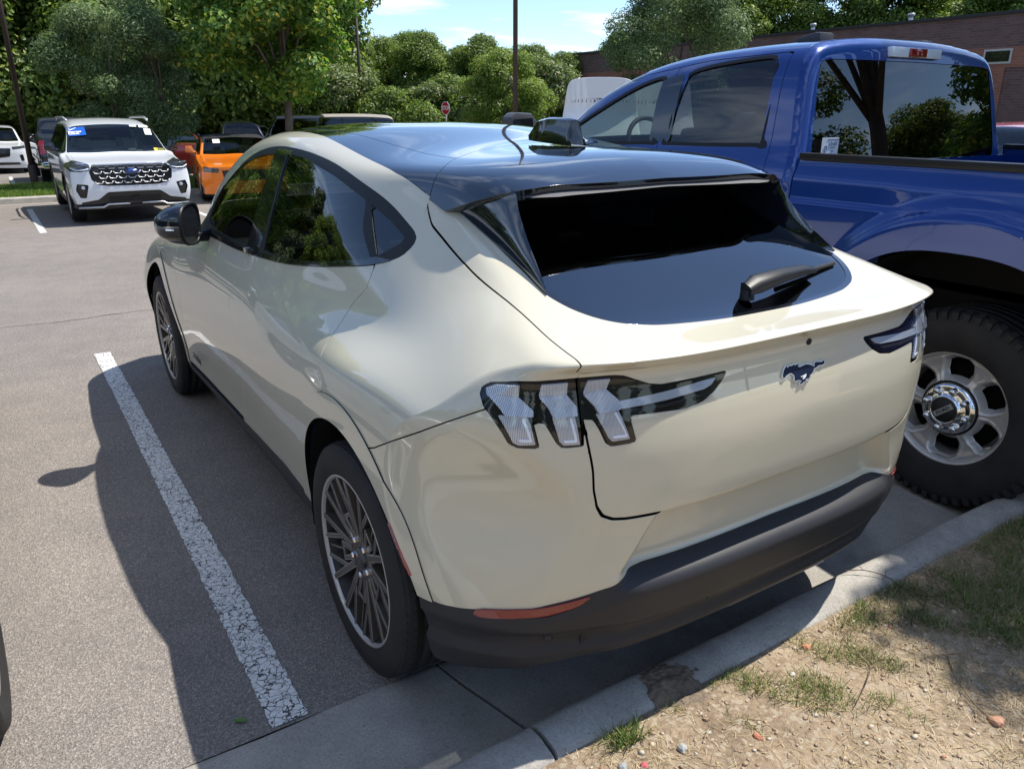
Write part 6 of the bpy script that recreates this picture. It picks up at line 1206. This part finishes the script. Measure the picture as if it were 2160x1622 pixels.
def ws_pt(u, v, L0=(1.32, 1.16), L1=(2.02, 1.70)):  # point on the windscreen: u across, v 0..1 up
    y = L0[0] + .06 + (L1[0] - L0[0]) * v; z = float(pchip([-.4, 0, .35, 1.32, 2.1, 3.3], [.92, .97, 1.02, 1.14, 1.64, 1.74], y)); return Vector((u, y - .012, z - .018 * abs(u) ** 2 * 3 + .006))
def ws_card(name, u0, u1, v0, v1, m, off=.0):
    P = [ws_pt(u0, v0), ws_pt(u1, v0), ws_pt(u1, v1), ws_pt(u0, v1)]; n = (P[1] - P[0]).cross(P[3] - P[0]).normalized(); n = n if n.y < 0 else -n; P = [p + n * (.006 + off) for p in P]; q = MB(); q.add(P + [p - n * .0015 for p in P], [(0, 1, 2, 3), (4, 7, 6, 5)]); return q.build(name, m, ex), P, n
b_, P, n = ws_card('blue_sticker', -.73, -.44, .56, .84, M['bluefilm'])
def on_card(txt, P, n, fx, fy_, size, parent, m, sx=1.0, bold=0):
    o = text_obj(txt, size, (0, 0, 0), (0, 0, 0), parent, m, sx=sx, bold=bold); X = (P[1] - P[0]).normalized(); Yv = (P[3] - P[0]).normalized(); c0 = P[0] + (P[1] - P[0]) * fx + (P[3] - P[0]) * fy_ + n * .003; o.matrix_local = Matrix(((X.x * sx, Yv.x, n.x, c0.x), (X.y * sx, Yv.y, n.y, c0.y), (X.z * sx, Yv.z, n.z, c0.z), (0, 0, 0, 1))); return o
on_card('Express', P, n, .38, .46, .07, b_, M['paper'], 1.0, .003); on_card('Check', P, n, .30, .24, .07, b_, M['paper'], 1.0, .003)
q = MB(); X = (P[1] - P[0]); Yv = (P[3] - P[0]); cc = [P[0] + X * a + Yv * b + n * .003 for a, b in ((.05, .82), (.17, .66), (.52, .90), (.50, .96), (.18, .77), (.08, .88))]; q.add(cc, [tuple(range(6))]); q.build('check_mark', M['paper'], b_)
for a in ((.34, .46, .82, .90, 'paper'), (.50, .66, .80, .90, 'paper'), (.57, .69, .56, .76, 'paper'), (.64, .82, .03, .16, 'yellowpaper')): ws_card('window_paper', a[0], a[1], a[2], a[3], M[a[4]])
# --- orange open-top coupe facing the camera
og = make_vehicle('orange_convertible', GP(3.08, 16.2), rad(-9), 'bright orange convertible with black fabric top, in the next stall to the white three-row vehicle', 'car', M['orange'], L=4.8, Wd=.96, H=1.40, gc=.17, hf=.82, hc=.96, yc=1.55, yt=2.25, yr=3.3, yb=3.95, dz=1.05, belt=.94, wy=(.92, 3.64), R=.35, rr=.26, pill=(3.1, 3.6), roofm=M['softtop'], mirm=M['orange'], nsp=10, clad=.03, zones=[('headlight', 'headlamp', 'front', [(.55, .74), (.86, .78), (.88, .68), (.58, .65)], .004), ('grille', 'grillblack', 'front', [(-.1, .72), (.50, .70), (.46, .50), (-.1, .46)], -.01)])
m = MB(); Pn = [(-.50, 1.86, 1.215), (-.34, 1.86, 1.215), (-.34, 1.96, 1.30), (-.50, 1.96, 1.30)]; m.add([(x, y - .03, z) for x, y, z in Pn] , [(0, 1, 2, 3)]); m.build('window_paper', M['paper'], og)
# --- row behind the island
make_vehicle('dark_red_sedan', (3.45, 29.4, float(gz(25.5))), math.pi, 'dark red sedan seen from behind, between the white three-row vehicle and the orange convertible', 'car', M['darkred'], L=4.55, Wd=.93, H=1.47, gc=.2, hf=.85, hc=.98, yc=1.2, yt=1.95, yr=3.2, yb=4.15, dz=1.12, belt=.96, wy=(.9, 3.6), R=.33, pill=(2.3, 3.2), zones=[('tail_light', 'redlens', 'rear', [(.40, 1.00), (.86, 1.03), (.88, .90), (.70, .84), (.52, .90)], .004), ('diffuser', 'cladding', 'rear', [(-.1, .42), (.75, .40), (.78, .2), (-.1, .2)], .004)])
rm = make_vehicle('dark_pickup', (.55, 30.3, float(gz(25))), math.pi, 'black crew-cab pickup with chrome bumper seen from behind, left of the white three-row vehicle', 'truck', M['blackcar'], L=5.8, Wd=1.01, H=1.92, gc=.5, hf=1.18, hc=1.28, yc=1.3, yt=1.9, yr=3.75, yb=3.95, dz=1.38, belt=1.28, wy=(1.0, 4.7), R=.42, rr=.25, pill=(2.6, 3.6), tumble=.25, tailc=.03, zones=[('tail_light', 'redlens', 'rear', [(.80, 1.28), (.985, 1.27), (.985, .92), (.80, .92)], .006)])
m = MB(); m.tube([(-1.0, 5.80, .62), (-.9, 5.93, .62), (.9, 5.93, .62), (1.0, 5.80, .62)], [.11] * 4, 12); m.build('chrome_bumper', M['chrome'], rm)
make_vehicle('white_luxury_suv', GP(-1.35, 33.0), 0, 'white vehicle with slim dark grille at the far left edge, beyond the black pickup', 'car', M['pearl'], L=4.8, Wd=.98, H=1.68, gc=.2, hf=1.0, hc=1.1, belt=1.05, R=.37, rr=.27, zones=[('grille', 'grillblack', 'front', [(-.1, .92), (.42, .90), (.36, .62), (-.1, .56)], .004), ('headlight', 'headlamp', 'front', [(.46, .95), (.88, .98), (.88, .90), (.48, .86)], .004), ('side_intake', 'grillblack', 'front', [(.66, .66), (.78, .68), (.80, .45), (.70, .45)], .003), ('lower_intake', 'grillblack', 'front', [(-.1, .42), (.62, .40), (.66, .32), (-.1, .32)], .003)])
make_vehicle('red_hatchback', GP(-4.4, 38.0), 0, 'small red hatchback just showing at the extreme left edge of the car park', 'car', M['red'], L=4.2, Wd=.9, H=1.5, lod=0)
make_vehicle('dark_suv', GP(4.6, 31.0), 0, 'dark grey sport utility vehicle facing the camera, directly behind the dark red sedan', 'car', M['greycar'], L=4.8, Wd=.97, H=1.72, hf=1.02, hc=1.12, belt=1.08, lod=0)
make_vehicle('red_car', GP(6.6, 42), 0, 'bright red car far off between the two dark sport utility vehicles', 'car', M['red'], L=4.6, Wd=.93, H=1.52, lod=0)
make_vehicle('black_suv', GP(6.9, 30.2), rad(-8), 'black sport utility vehicle with pale windscreen, above the orange convertible', 'car', M['blackcar'], L=4.8, Wd=.97, H=1.76, hf=1.02, hc=1.12, belt=1.08, lod=0)
make_vehicle('grey_hatchback', GP(9.0, 36.0), rad(-8), 'dark grey car between the black sport utility vehicle and the small white van', 'car', M['greycar'], L=4.5, Wd=.93, H=1.6, lod=0)
make_vehicle('small_white_van', GP(13.6, 43.0), rad(60), 'small white delivery van partly behind the trunk of the young oak', 'van', M['white'], L=4.5, Wd=.92, H=1.86, hf=1.1, hc=1.2, yc=.9, yt=1.6, yr=4.35, yb=4.48, dz=1.3, belt=1.15, lod=0)
make_vehicle('black_offroader', GP(11.6, 28.4), rad(75), 'boxy black off-roader whose flat roof shows just above the crossover roof', 'car', M['blackcar'], L=4.4, Wd=.95, H=1.98, hf=1.2, hc=1.28, yc=1.3, yt=1.55, yr=4.25, yb=4.38, dz=1.35, belt=1.25, tumble=.12, lod=0)
make_vehicle('tan_offroader', GP(12.2, 25.0), rad(75), 'boxy off-roader with tan hard top, showing just above the crossover roof', 'car', M['blackcar'], L=4.4, Wd=.95, H=1.98, hf=1.2, hc=1.28, yc=1.3, yt=1.55, yr=4.25, yb=4.38, dz=1.35, belt=1.25, tumble=.12, roofm=M['tan'], lod=0)
make_vehicle('white_van', GP(13.8, 17.4), rad(143), 'tall white cargo van, its roof corner showing beside the pickup windscreen pillar', 'van', M['white'], L=5.6, Wd=1.02, H=2.72, gc=.3, hf=1.15, hc=1.3, yc=1.0, yt=1.9, yr=5.45, yb=5.58, dz=2.2, belt=1.4, tumble=.10, R=.36, lod=0, glass='white', pill=(2.2, 2.25))
make_vehicle('white_van', GP(16.3, 18.1), rad(143), 'second tall white cargo van, seen through the front side window of the blue pickup', 'van', M['white'], L=5.6, Wd=1.02, H=2.75, gc=.3, hf=1.15, hc=1.3, yc=1.0, yt=1.9, yr=5.45, yb=5.58, dz=2.2, belt=1.4, tumble=.10, R=.36, lod=0, glass='white', pill=(2.2, 2.25))
make_vehicle('crimson_car', (8.7, 4.0, 0), rad(-90), 'crimson car showing over the pickup bed at the right edge, below the brick wall', 'car', M['red'], L=4.7, Wd=.93, H=1.50, lod=1, group=None)
make_vehicle('black_hatchback', GP(16.2, 6.9), rad(-100), 'black car behind the crimson one at the right edge', 'car', M['blackcar'], L=4.6, Wd=.95, H=1.62, lod=0)
make_vehicle('dark_front_car', GP(-2.88, 13.6), 0, 'black car at the left edge, its front wheel beside the white three-row vehicle', 'car', M['blackcar'], L=4.9, Wd=1.0, H=1.75, hf=1.05, hc=1.12, belt=1.1, R=.39, rr=.27, gc=.24, zones=[('marker_light', 'amber', 'side', [(.30, .72), (.42, .72), (.42, .62), (.30, .62)], .004), ('headlight', 'headlamp', 'front', [(.60, .98), (.95, 1.0), (.95, .86), (.62, .86)], .004)])
make_vehicle('silver_sedan', (-2.775, -.58, 0), 0, 'car at the bottom left edge, only its near tyre in view', 'car', M['silvercar'], L=4.6, Wd=.93, H=1.45, wy=(.93, 3.7), R=.345, rr=.24)
M['greyplastic'] = mat('grey plastic', (.06, .06, .065), .4)
M['glasstruckrear'] = glassmat('dark pickup rear glass', (.02, .022, .025), 0, 1.62)
M['glassmid'] = glassmat('tinted truck glass', (.16, .17, .18), 0, 1.6)
# ------------------------------------------------------------------ blue heavy pickup beside the crossover (centre x = 2.56)
XT = 2.56; tk = empty('blue_pickup', (XT, 0, 0), 0, 'blue metallic heavy-duty pickup with tall cab, parked right beside the sand coloured crossover', 'truck')
TS = [(.40, [(.93, .60), (.985, .70), (1.0, .95), (.995, 1.20), (.975, 1.36), (.935, 1.47), (.905, 1.60), (.865, 1.78), (.80, 1.905), (.67, 1.955), (.35, 1.985), (0, 1.99)]),
      (.80, [(.93, .60), (.985, .70), (1.0, .95), (.995, 1.20), (.975, 1.36), (.935, 1.47), (.905, 1.60), (.865, 1.78), (.80, 1.91), (.67, 1.965), (.35, 1.995), (0, 2.0)]),
      (1.30, [(.93, .58), (.985, .68), (1.0, .95), (.995, 1.20), (.975, 1.35), (.935, 1.46), (.905, 1.59), (.865, 1.77), (.80, 1.895), (.67, 1.955), (.35, 1.985), (0, 1.99)]),
      (1.80, [(.93, .58), (.985, .68), (1.0, .95), (.995, 1.20), (.975, 1.34), (.935, 1.45), (.905, 1.57), (.865, 1.72), (.80, 1.835), (.67, 1.90), (.35, 1.935), (0, 1.94)]),
      (2.30, [(.93, .58), (.985, .68), (1.0, .95), (.995, 1.20), (.975, 1.33), (.94, 1.43), (.91, 1.52), (.87, 1.61), (.81, 1.68), (.67, 1.72), (.35, 1.745), (0, 1.75)]),
      (2.78, [(.93, .58), (.985, .68), (1.0, .95), (.995, 1.18), (.98, 1.28), (.95, 1.345), (.92, 1.375), (.88, 1.40), (.80, 1.42), (.67, 1.435), (.35, 1.45), (0, 1.455)]),
      (3.6, [(.93, .60), (.99, .70), (1.01, .95), (1.0, 1.15), (.985, 1.24), (.955, 1.30), (.92, 1.335), (.88, 1.36), (.80, 1.38), (.67, 1.40), (.35, 1.42), (0, 1.42)]),
      (4.7, [(.93, .60), (.97, .70), (.99, .95), (.98, 1.10), (.96, 1.19), (.93, 1.24), (.90, 1.27), (.86, 1.30), (.78, 1.32), (.65, 1.34), (.35, 1.36), (0, 1.36)])]
TY = np.array([s[0] for s in TS]); TC = np.array([s[1] for s in TS])
ts = np.linspace(0, 11, 110); ys = np.linspace(.60, 4.65, 150)
Cn = cspline(TY, TC.reshape(len(TY), -1), ys).reshape(-1, 12, 2); ext = Cn[:, [10, 9]].copy(); ext[..., 0] *= -1; D = np.concatenate([Cn, ext], 1)
P = cspline(np.arange(14.), D.transpose(1, 0, 2).reshape(14, -1), ts).reshape(110, -1, 2).transpose(1, 0, 2)
CAB = patch_pts(np.stack([-P[..., 0], np.broadcast_to(ys[:, None], P[..., 0].shape), P[..., 1]], -1), flip=True)
wr_y, wr_z = -.34, .43
lean = lambda z: .16 * np.clip(z - 1.38, 0, 1)
CAB = CAB.clip(lambda V: Y_(V) - .601 - lean(Z_(V)))
GRt = crp([(.80, 1.505), (.82, 1.49), (1.44, 1.478), (1.475, 1.50), (1.44, 1.70), (1.42, 1.80), (1.39, 1.84), (1.2, 1.872), (.90, 1.893), (.84, 1.875), (.815, 1.80)], 3)
GFt = crp([(1.60, 1.50), (1.63, 1.475), (2.42, 1.455), (2.50, 1.475), (2.42, 1.52), (2.10, 1.665), (1.86, 1.765), (1.70, 1.81), (1.625, 1.815), (1.60, 1.78)], 3)
fgr = lambda V: np.where(U_(V) > .6, np.maximum(sdpoly(Y_(V), Z_(V), GRt), sdpoly(Y_(V), Z_(V), GFt)), -1)
fws = lambda V: np.minimum.reduce([Y_(V) - 1.86 - .10 * (U_(V)) ** 2 * 0, 2.74 - Y_(V), .80 - U_(V) + (Y_(V) - 1.8) * .06, Z_(V) - 1.40])
door_s = lambda V: np.minimum(np.minimum(np.abs(Y_(V) - lin([.6, 1.3, 1.9], [.70, .72, .76], Z_(V))), np.abs(Y_(V) - lin([.6, 1.3, 1.9], [1.53, 1.54, 1.53], Z_(V)))), np.abs(Y_(V) - 2.66)) - .0035
rail_s = lambda V: lin([.6, .80, 1.3, 1.8, 2.3, 2.66], [1.93, 1.93, 1.915, 1.86, 1.70, 1.46], Y_(V))
dr_ = lambda V: np.minimum.reduce([Y_(V) - lin([.6, 1.3, 1.9], [.70, .72, .76], Z_(V)), 2.66 - Y_(V), rail_s(V) - Z_(V) - .012, Z_(V) - .66, U_(V) - .5])
archt = lambda V: np.hypot((Y_(V) - 3.75), (Z_(V) - .55)) - .56
cabm = CAB.clip(ng(fgr)).clip(ng(fws)).clip(archt)
def both_t(tm, name, m, depth=.012):
    return panel(tm, name, m, tk, depth), panel(tm.mirror(), name, m, tk, depth)
both_t(cabm.clip(dr_).clip(lambda V: lin([.6, 1.3, 1.9], [1.53, 1.54, 1.53], Z_(V)) - Y_(V) - .003).clip(lambda V: -np.abs(0) + dr_(V) - .003), 'rear_door', M['blue'])
both_t(cabm.clip(lambda V: dr_(V) - .003).clip(lambda V: Y_(V) - lin([.6, 1.3, 1.9], [1.53, 1.54, 1.53], Z_(V)) - .003), 'front_door', M['blue'])
panel(cabm.clip(lambda V: -dr_(V) - .002), 'cab', M['blue'], tk, .014, both=True, nofl=nofl_c)
both_t(CAB.clip(fgr).clip(lambda V: 1.54 - Y_(V)).offset(-.006), 'rear_side_window', M['glassmid'], 0)
both_t(CAB.clip(fgr).clip(lambda V: Y_(V) - 1.54).offset(-.006), 'front_side_window', M['glassclear'], 0)
fl = lambda V: np.where(U_(V) > .6, np.minimum(.055 - np.abs(Y_(V) - 1.54), np.minimum(Z_(V) - 1.475, 1.83 - Z_(V))), -1)
both_t(CAB.clip(lambda V: np.where(U_(V) > .6, np.minimum(.085 - np.abs(Y_(V) - 1.535), np.minimum(Z_(V) - 1.478, rail_s(V) - .06 - Z_(V))), -1)).offset(.0015), 'pillar_trim', M['blackgloss'], 0)
fm_ = lambda V: np.where(U_(V) > .6, np.minimum(.016 + np.maximum(sdpoly(Y_(V), Z_(V), GRt), sdpoly(Y_(V), Z_(V), GFt)), -np.maximum(sdpoly(Y_(V), Z_(V), GRt), sdpoly(Y_(V), Z_(V), GFt)) + .001), -1)
both_t(CAB.clip(fm_).offset(.002), 'window_seal', M['trim'], .006)
panel(CAB.clip(fws).offset(-.004), 'windscreen', M['glasswind'], tk, 0, both=True)
sh_ = CAB.clip(lambda V: -fgr(V)).clip(ng(fws)).clip(archt).offset(-.02); panel(sh_, 'inner_shell', M['shell'], tk, 0, both=True)
# rear wall of the cab with rounded window
out = [(float(w), float(z)) for w, z in TC[0][1:]]; wp = MB(); n = 60; tt = np.linspace(1, 11, 60)
E0 = cspline(np.arange(14.), D[0], tt); GW = crp([(-.1, 1.885), (.60, 1.880), (.735, 1.868), (.77, 1.83), (.835, 1.46), (.82, 1.41), (.78, 1.40), (-.1, 1.40)], 3, False)
gw_, gz_ = np.meshgrid(np.linspace(1.02, 0, 70), np.linspace(.62, 2.0, 90), indexing='ij')
def roundrear(V):  # inside the cab outline
    return sdpoly(U_(V), Z_(V), np.vstack([E0, [(-.3, 1.99), (-.3, .6)]]))
RW = patch_pts(np.stack([-gw_, .60 + .0 * gw_, gz_], -1))
def rwy(V): d = np.clip(roundrear(V), 0, .06); return d
def bend(tm):
    V = tm.V.copy(); d = np.clip(roundrear(V), 0, .055); V[:, 1] = .60 + lean(V[:, 2]) - .055 * np.sqrt(np.clip(1 - (1 - d / .055) ** 2, 0, 1)); return TM(V, tm.F)
RWb = bend(RW.clip(roundrear)); fgw = lambda V: sdpoly(U_(V), Z_(V), GW)
panel(RWb.clip(ng(fgw, .004)), 'cab_back', M['blue'], tk, .01, both=True, nofl=nofl_c); panel(RWb.clip(sh(fgw, -.001)).offset(-.004), 'rear_window', M['glasstruckrear'], tk, 0, both=True)
m = MB(); m.add([(x * s, .575, z) for s in (1,) for x, z in ((-.9, 1.39), (.9, 1.39), (.8, 1.89), (-.8, 1.89))], [(0, 1, 2, 3)]); 
m = MB(); m.box((-.225, .605, 1.905), (.225, .66, 1.955)); cl_ = m.build('cargo_light', M['silverclear'] if 'silverclear' in M else M['drl'], tk, bevel=.01); m = MB(); m.box((-.080, .600, 1.908), (.080, .6245, 1.952)); m.build('stop_light', M['redlens'], cl_, bevel=.006)
for x0, y0 in ((-.42, .95), (.50, .95)):
    m = MB(); m.prism([(y0 - .09, 1.975), (y0 + .09, 1.975), (y0 + .05, 2.012), (y0 - .05, 2.03), (y0 - .085, 2.028)], 0, x0 - .055, x0 + .055); m.build('roof_light', M['greyplastic'], tk, bevel=.008)
# label stuck inside the rear glass
M['label'] = mat('pale window label', (.62, .66, .72), .5); M['labelink'] = mat('label print', (.20, .25, .33), .6)
m = MB(); m.box((-.785, .5440, 1.425), (-.655, .5455, 1.522)); lb_ = m.build('window_label', M['label'], tk)
text_obj('CM33', .026, (-.70, .5430, 1.492), (rad(90), 0, 0), lb_, M['labelink']); text_obj('0', .05, (-.755, .5430, 1.468), (rad(90), 0, 0), lb_, M['labelink'])
for z, w in ((1.512, .085), (1.474, .035), (1.458, .02), (1.438, .04)): m = MB(); m.box((-.70 - w / 2, .5427, z - .003), (-.70 + w / 2, .5435, z + .003)); m.build('print_line', M['labelink'], lb_)
# bed: outer sides with flared arches
by, bz = np.meshgrid(np.linspace(-1.78, .535, 210), np.linspace(.60, 1.43, 100), indexing='ij')
def bedx(y, z):
    x = .985 + .028 * np.exp(-((z - 1.08) / .30) ** 2) - .030 * sstep(1.33, 1.43, z) - .035 * sstep(.80, .60, z) - .022 * np.exp(-((z - 1.30) / .035) ** 2) * sstep(-.1, .6, y) * 0
    r = np.hypot((y - wr_y) / 1.0, (z - .52) / 1.02); x = x + .040 * sstep(.80, .70, r) + .012 * sstep(.745, .735, r)
    x = x - .016 * sstep(1.235, 1.255, z) * (1 - .7 * sstep(.9, .7, r)); return x
BED = patch_pts(np.stack([-bedx(by, bz), by, bz], -1), flip=True)
fa = lambda V: (np.abs((Y_(V) - wr_y) / .60) ** 2.6 + np.abs(np.clip(Z_(V) - .45, 0, 9) / .665) ** 2.6) ** (1 / 2.6) - 1
both_t(BED.clip(fa), 'bed_side', M['blue'], .02)
both_t(BED.clip(fa).offset(-.022), 'bed_liner', M['trim'], 0)
for s in (-1, 1):
    m = MB(); m.box((min(s * .90, s * .965), -1.78, 1.425), (max(s * .90, s * .965), .53, 1.458)); m.build('bed_rail_cap', M['trim'], tk, bevel=.008)
    m = MB(); m.box((min(s * .87, s * .90), -1.76, 1.14), (max(s * .87, s * .90), .50, 1.43)); m.build('bed_wall', M['blue'], tk)
    m = MB(); V = []; n = 24
    for xx, q in ((s * .965, .99), (s * .60, .99)):
        for k in range(n + 1):
            t = math.pi * k / n; c0, s0 = math.cos(t), math.sin(t); V.append((xx, wr_y + .60 * q * math.copysign(abs(c0) ** (2 / 2.6), c0), .45 + .665 * q * abs(s0) ** (2 / 2.6)))
    m.add(V, [(k, k + 1, n + 2 + k, n + 1 + k) for k in range(n)]); m.build('wheel_liner', M['well'], tk, fix=False)
for s in (-1, 1):
    m = MB(); m.box((min(s * .54, s * .90), wr_y - .64, 1.118), (max(s * .54, s * .90), wr_y + .64, 1.134)); m.box((min(s * .54, s * .56), wr_y - .64, .60), (max(s * .54, s * .56), wr_y + .64, 1.116)); m.build('wheel_tub', M['well'], tk)  # plate and upright added over each arch to keep sun off the liner
m = MB(); m.box((-.56, -1.78, .86), (.56, .52, .90)); m.build('bed_floor', M['trim'], tk); m = MB(); m.box((-.87, .49, .88), (.87, .53, 1.40)); m.build('bed_front_wall', M['blue'], tk); m = MB(); m.box((-.93, -1.84, .80), (.93, -1.785, 1.45)); m.build('tailgate', M['blue'], tk, bevel=.01)
m = MB(); m.box((-.45, -1.7, .50), (-.36, 4.5, .66)); m.box((.36, -1.7, .50), (.45, 4.5, .66)); m.build('chassis_rail', M['shell'], tk); m = MB(); m.tube([(-.8, wr_y, .43), (.8, wr_y, .43)], .06, 12); m.build('axle', M['shell'], tk)
m = MB(); m.box((-.96, -1.9, .55), (.96, -1.80, .74)); m.build('rear_bumper', M['chrome'], tk, bevel=.02)
# wheels
def octwin(m, s, x0, x1, k, mf, mi):
    """rim disc with six windows: built as a polar grid with openings"""
def truck_wheel(loc, s, rot):
    w = empty('wheel', loc); w.parent = tk; w.rotation_euler = (rot, 0, 0); make_tyre(.432, .245, .275, 110, 'tyre', w, (-.08, -.03, .03, .08))
    m = MB(); 
    for k in range(56):   # chunky shoulder lugs
        for sg in (-1, 1):
            a0 = 2 * math.pi * (k + .1) / 56; a1 = 2 * math.pi * (k + .62) / 56; xa, xb = sg * .115, sg * .143; V = []
            for x, r_ in ((xa, .438), (xb, .424), (xb, .392), (xa, .40)):
                for a in (a0, a1): V.append((x, r_ * math.cos(a), r_ * math.sin(a)))
            m.add(V, [(0, 1, 3, 2), (2, 3, 5, 4), (0, 2, 4, 6), (1, 7, 5, 3)])
    m.build('tread_lugs', M['rubber'], w, fix=False)['kind'] = 'stuff'
    nr, na = 40, 180; R0, R1 = .118, .232; rr_ = np.linspace(R0, R1, nr); aa = np.linspace(0, 2 * np.pi, na + 1); RR, AA = np.meshgrid(rr_, aa, indexing='ij')
    loc_a = ((AA * 6 / (2 * np.pi)) % 1 - .5) * 2 * np.pi / 6; u = loc_a * RR; v = RR - .180
    oct_ = [(-.040, -.038), (.040, -.038), (.052, -.012), (.050, .030), (.026, .042), (-.026, .042), (-.050, .030), (-.052, -.012)]
    d = sdpoly(u, v, oct_); x = s * (.100 - .012 * sstep(.118, .16, RR) + .010 * sstep(.19, .225, RR) - .030 * sstep(-.020, .006, d) + .004 * np.exp(-((d + .022) / .006) ** 2))
    G = patch_pts(np.stack([x, RR * np.cos(AA), RR * np.sin(AA)], -1)); dv = d.ravel()
    G2 = G.clip(lambda V: -dv) if True else G
    if (G2.N[:, 0] * s).mean() < 0: G2 = TM(G2.V, G2.F[:, ::-1].copy(), -G2.N)
    panel(G2, 'rim_face', M['alloy'], w, .035)
    m = MB(); m.lathe([(s * .098, .232), (s * .112, .240), (s * .122, .247), (s * .118, .254), (s * .10, .256)], 0, 80); m.lathe([(s * .098, .232), (s * .04, .225), (-s * .1, .222)], 0, 60); m.build('rim', M['alloy'], w)
    m = MB(); m.lathe([(s * .085, .126), (s * .105, .122), (s * .108, .118), (s * .102, .112)], 0, 60); m.build('hub_ring', M['trim'], w)
    m = MB(); m.lathe([(s * .102, .115), (s * .122, .108), (s * .124, .085), (s * .122, .078), (s * .150, .062), (s * .152, .056), (s * .145, .054)], 0, 60); m.build('hub_cap', M['chrome'], w)
    m = MB(); m.lathe([(s * .143, .055), (s * .150, .053), (s * .152, .001)], 0, 40); m.build('centre_cap', M['dash'], w)
    for k in range(8):
        a = rad(45 * k + 12); m = MB(); c0 = (0, .088 * math.cos(a), .088 * math.sin(a)); m.lathe([(s * .115, .0155), (s * .140, .015), (s * .150, .0125), (s * .152, .001)], 0, 16, 0, c0); m.build('lug_nut', M['chrome'], w)
    m = MB(); m.lathe([(s * .03, .20), (s * .035, .20), (s * .04, .06)], 0, 40); m.build('brake_disc', M['shell'], w); return w
tw = truck_wheel((-.785, wr_y, wr_z), -1, 0)
m = MB(); m.box((-.1535, -.045, -.012), (-.1515, .045, .012)); bp = m.build('badge_plate', M['silverplastic'], tw); bp.rotation_euler = (rad(-40), 0, 0)
o = text_obj('FORD', .020, (-.1545, 0, 0), (rad(90), 0, rad(-90)), bp, M['dash'], sx=1.25)
for a, b in (((.785, wr_y, wr_z), 1), ((-.80, 3.75, wr_z), -1), ((.80, 3.75, wr_z), 1)): truck_wheel(a, b, .4)
# towing mirrors, steering wheel, seats
for s in (-1, 1):
    m = MB(); m.prism([(s * 1.02, 1.36), (s * 1.20, 1.33), (s * 1.24, 1.36), (s * 1.25, 1.60), (s * 1.20, 1.635), (s * 1.07, 1.63), (s * 1.03, 1.58)], 1, 2.62, 2.74); mr_ = m.build('tow_mirror', M['greyplastic'], tk, bevel=.02)
    m = MB(); V = [(s * 1.05, 2.617, 1.39), (s * 1.215, 2.617, 1.37), (s * 1.225, 2.617, 1.59), (s * 1.07, 2.617, 1.60)]; m.add(V, [(0, 1, 2, 3)]); m.build('mirror_glass', M['mirrorglass'], mr_)
    m = MB(); m.tube([(s * .93, 2.5, 1.45), (s * 1.06, 2.68, 1.56)], .03, 8); m.build('mirror_arm', M['trim'], mr_)
for x in (-.45, .45):
    for y in (1.85, 1.15):
        m = MB(); m.prism([(y + .3, .9), (y + .3, 1.08), (y - .12, 1.06), (y - .25, 1.55), (y - .33, 1.55), (y - .2, .9)], 0, x - .25, x + .25); se = m.build('seat', M['dash'], tk, bevel=.03); m = MB(); m.box((x - .13, y - .36, 1.60), (x + .13, y - .27, 1.76)); m.build('headrest', M['dash'], se, bevel=.03)
m = MB(); m.tube([(-.45 + .19 * math.cos(t), 2.12 + .07 * math.sin(t), 1.42 + .18 * math.sin(t)) for t in np.linspace(0, 2 * math.pi, 33)], .016, 8, cap=False); m.box((-.58, 2.10, 1.40), (-.32, 2.13, 1.44)); m.build('steering_wheel', M['dash'], tk)
m = MB(); m.box((-.88, 2.25, 1.0), (.88, 2.75, 1.38)); m.build('dashboard', M['dash'], tk, bevel=.02); m = MB(); m.box((-.9, .65, .80), (.9, 2.7, .84)); m.build('cabin_floor', M['dash'], tk)
m = MB(); m.box((-.97, 4.6, .55), (.97, 4.78, 1.28)); m.build('front_end', M['blue'], tk, bevel=.05)
# ------------------------------------------------------------------ end
bpy.context.view_layer.update()
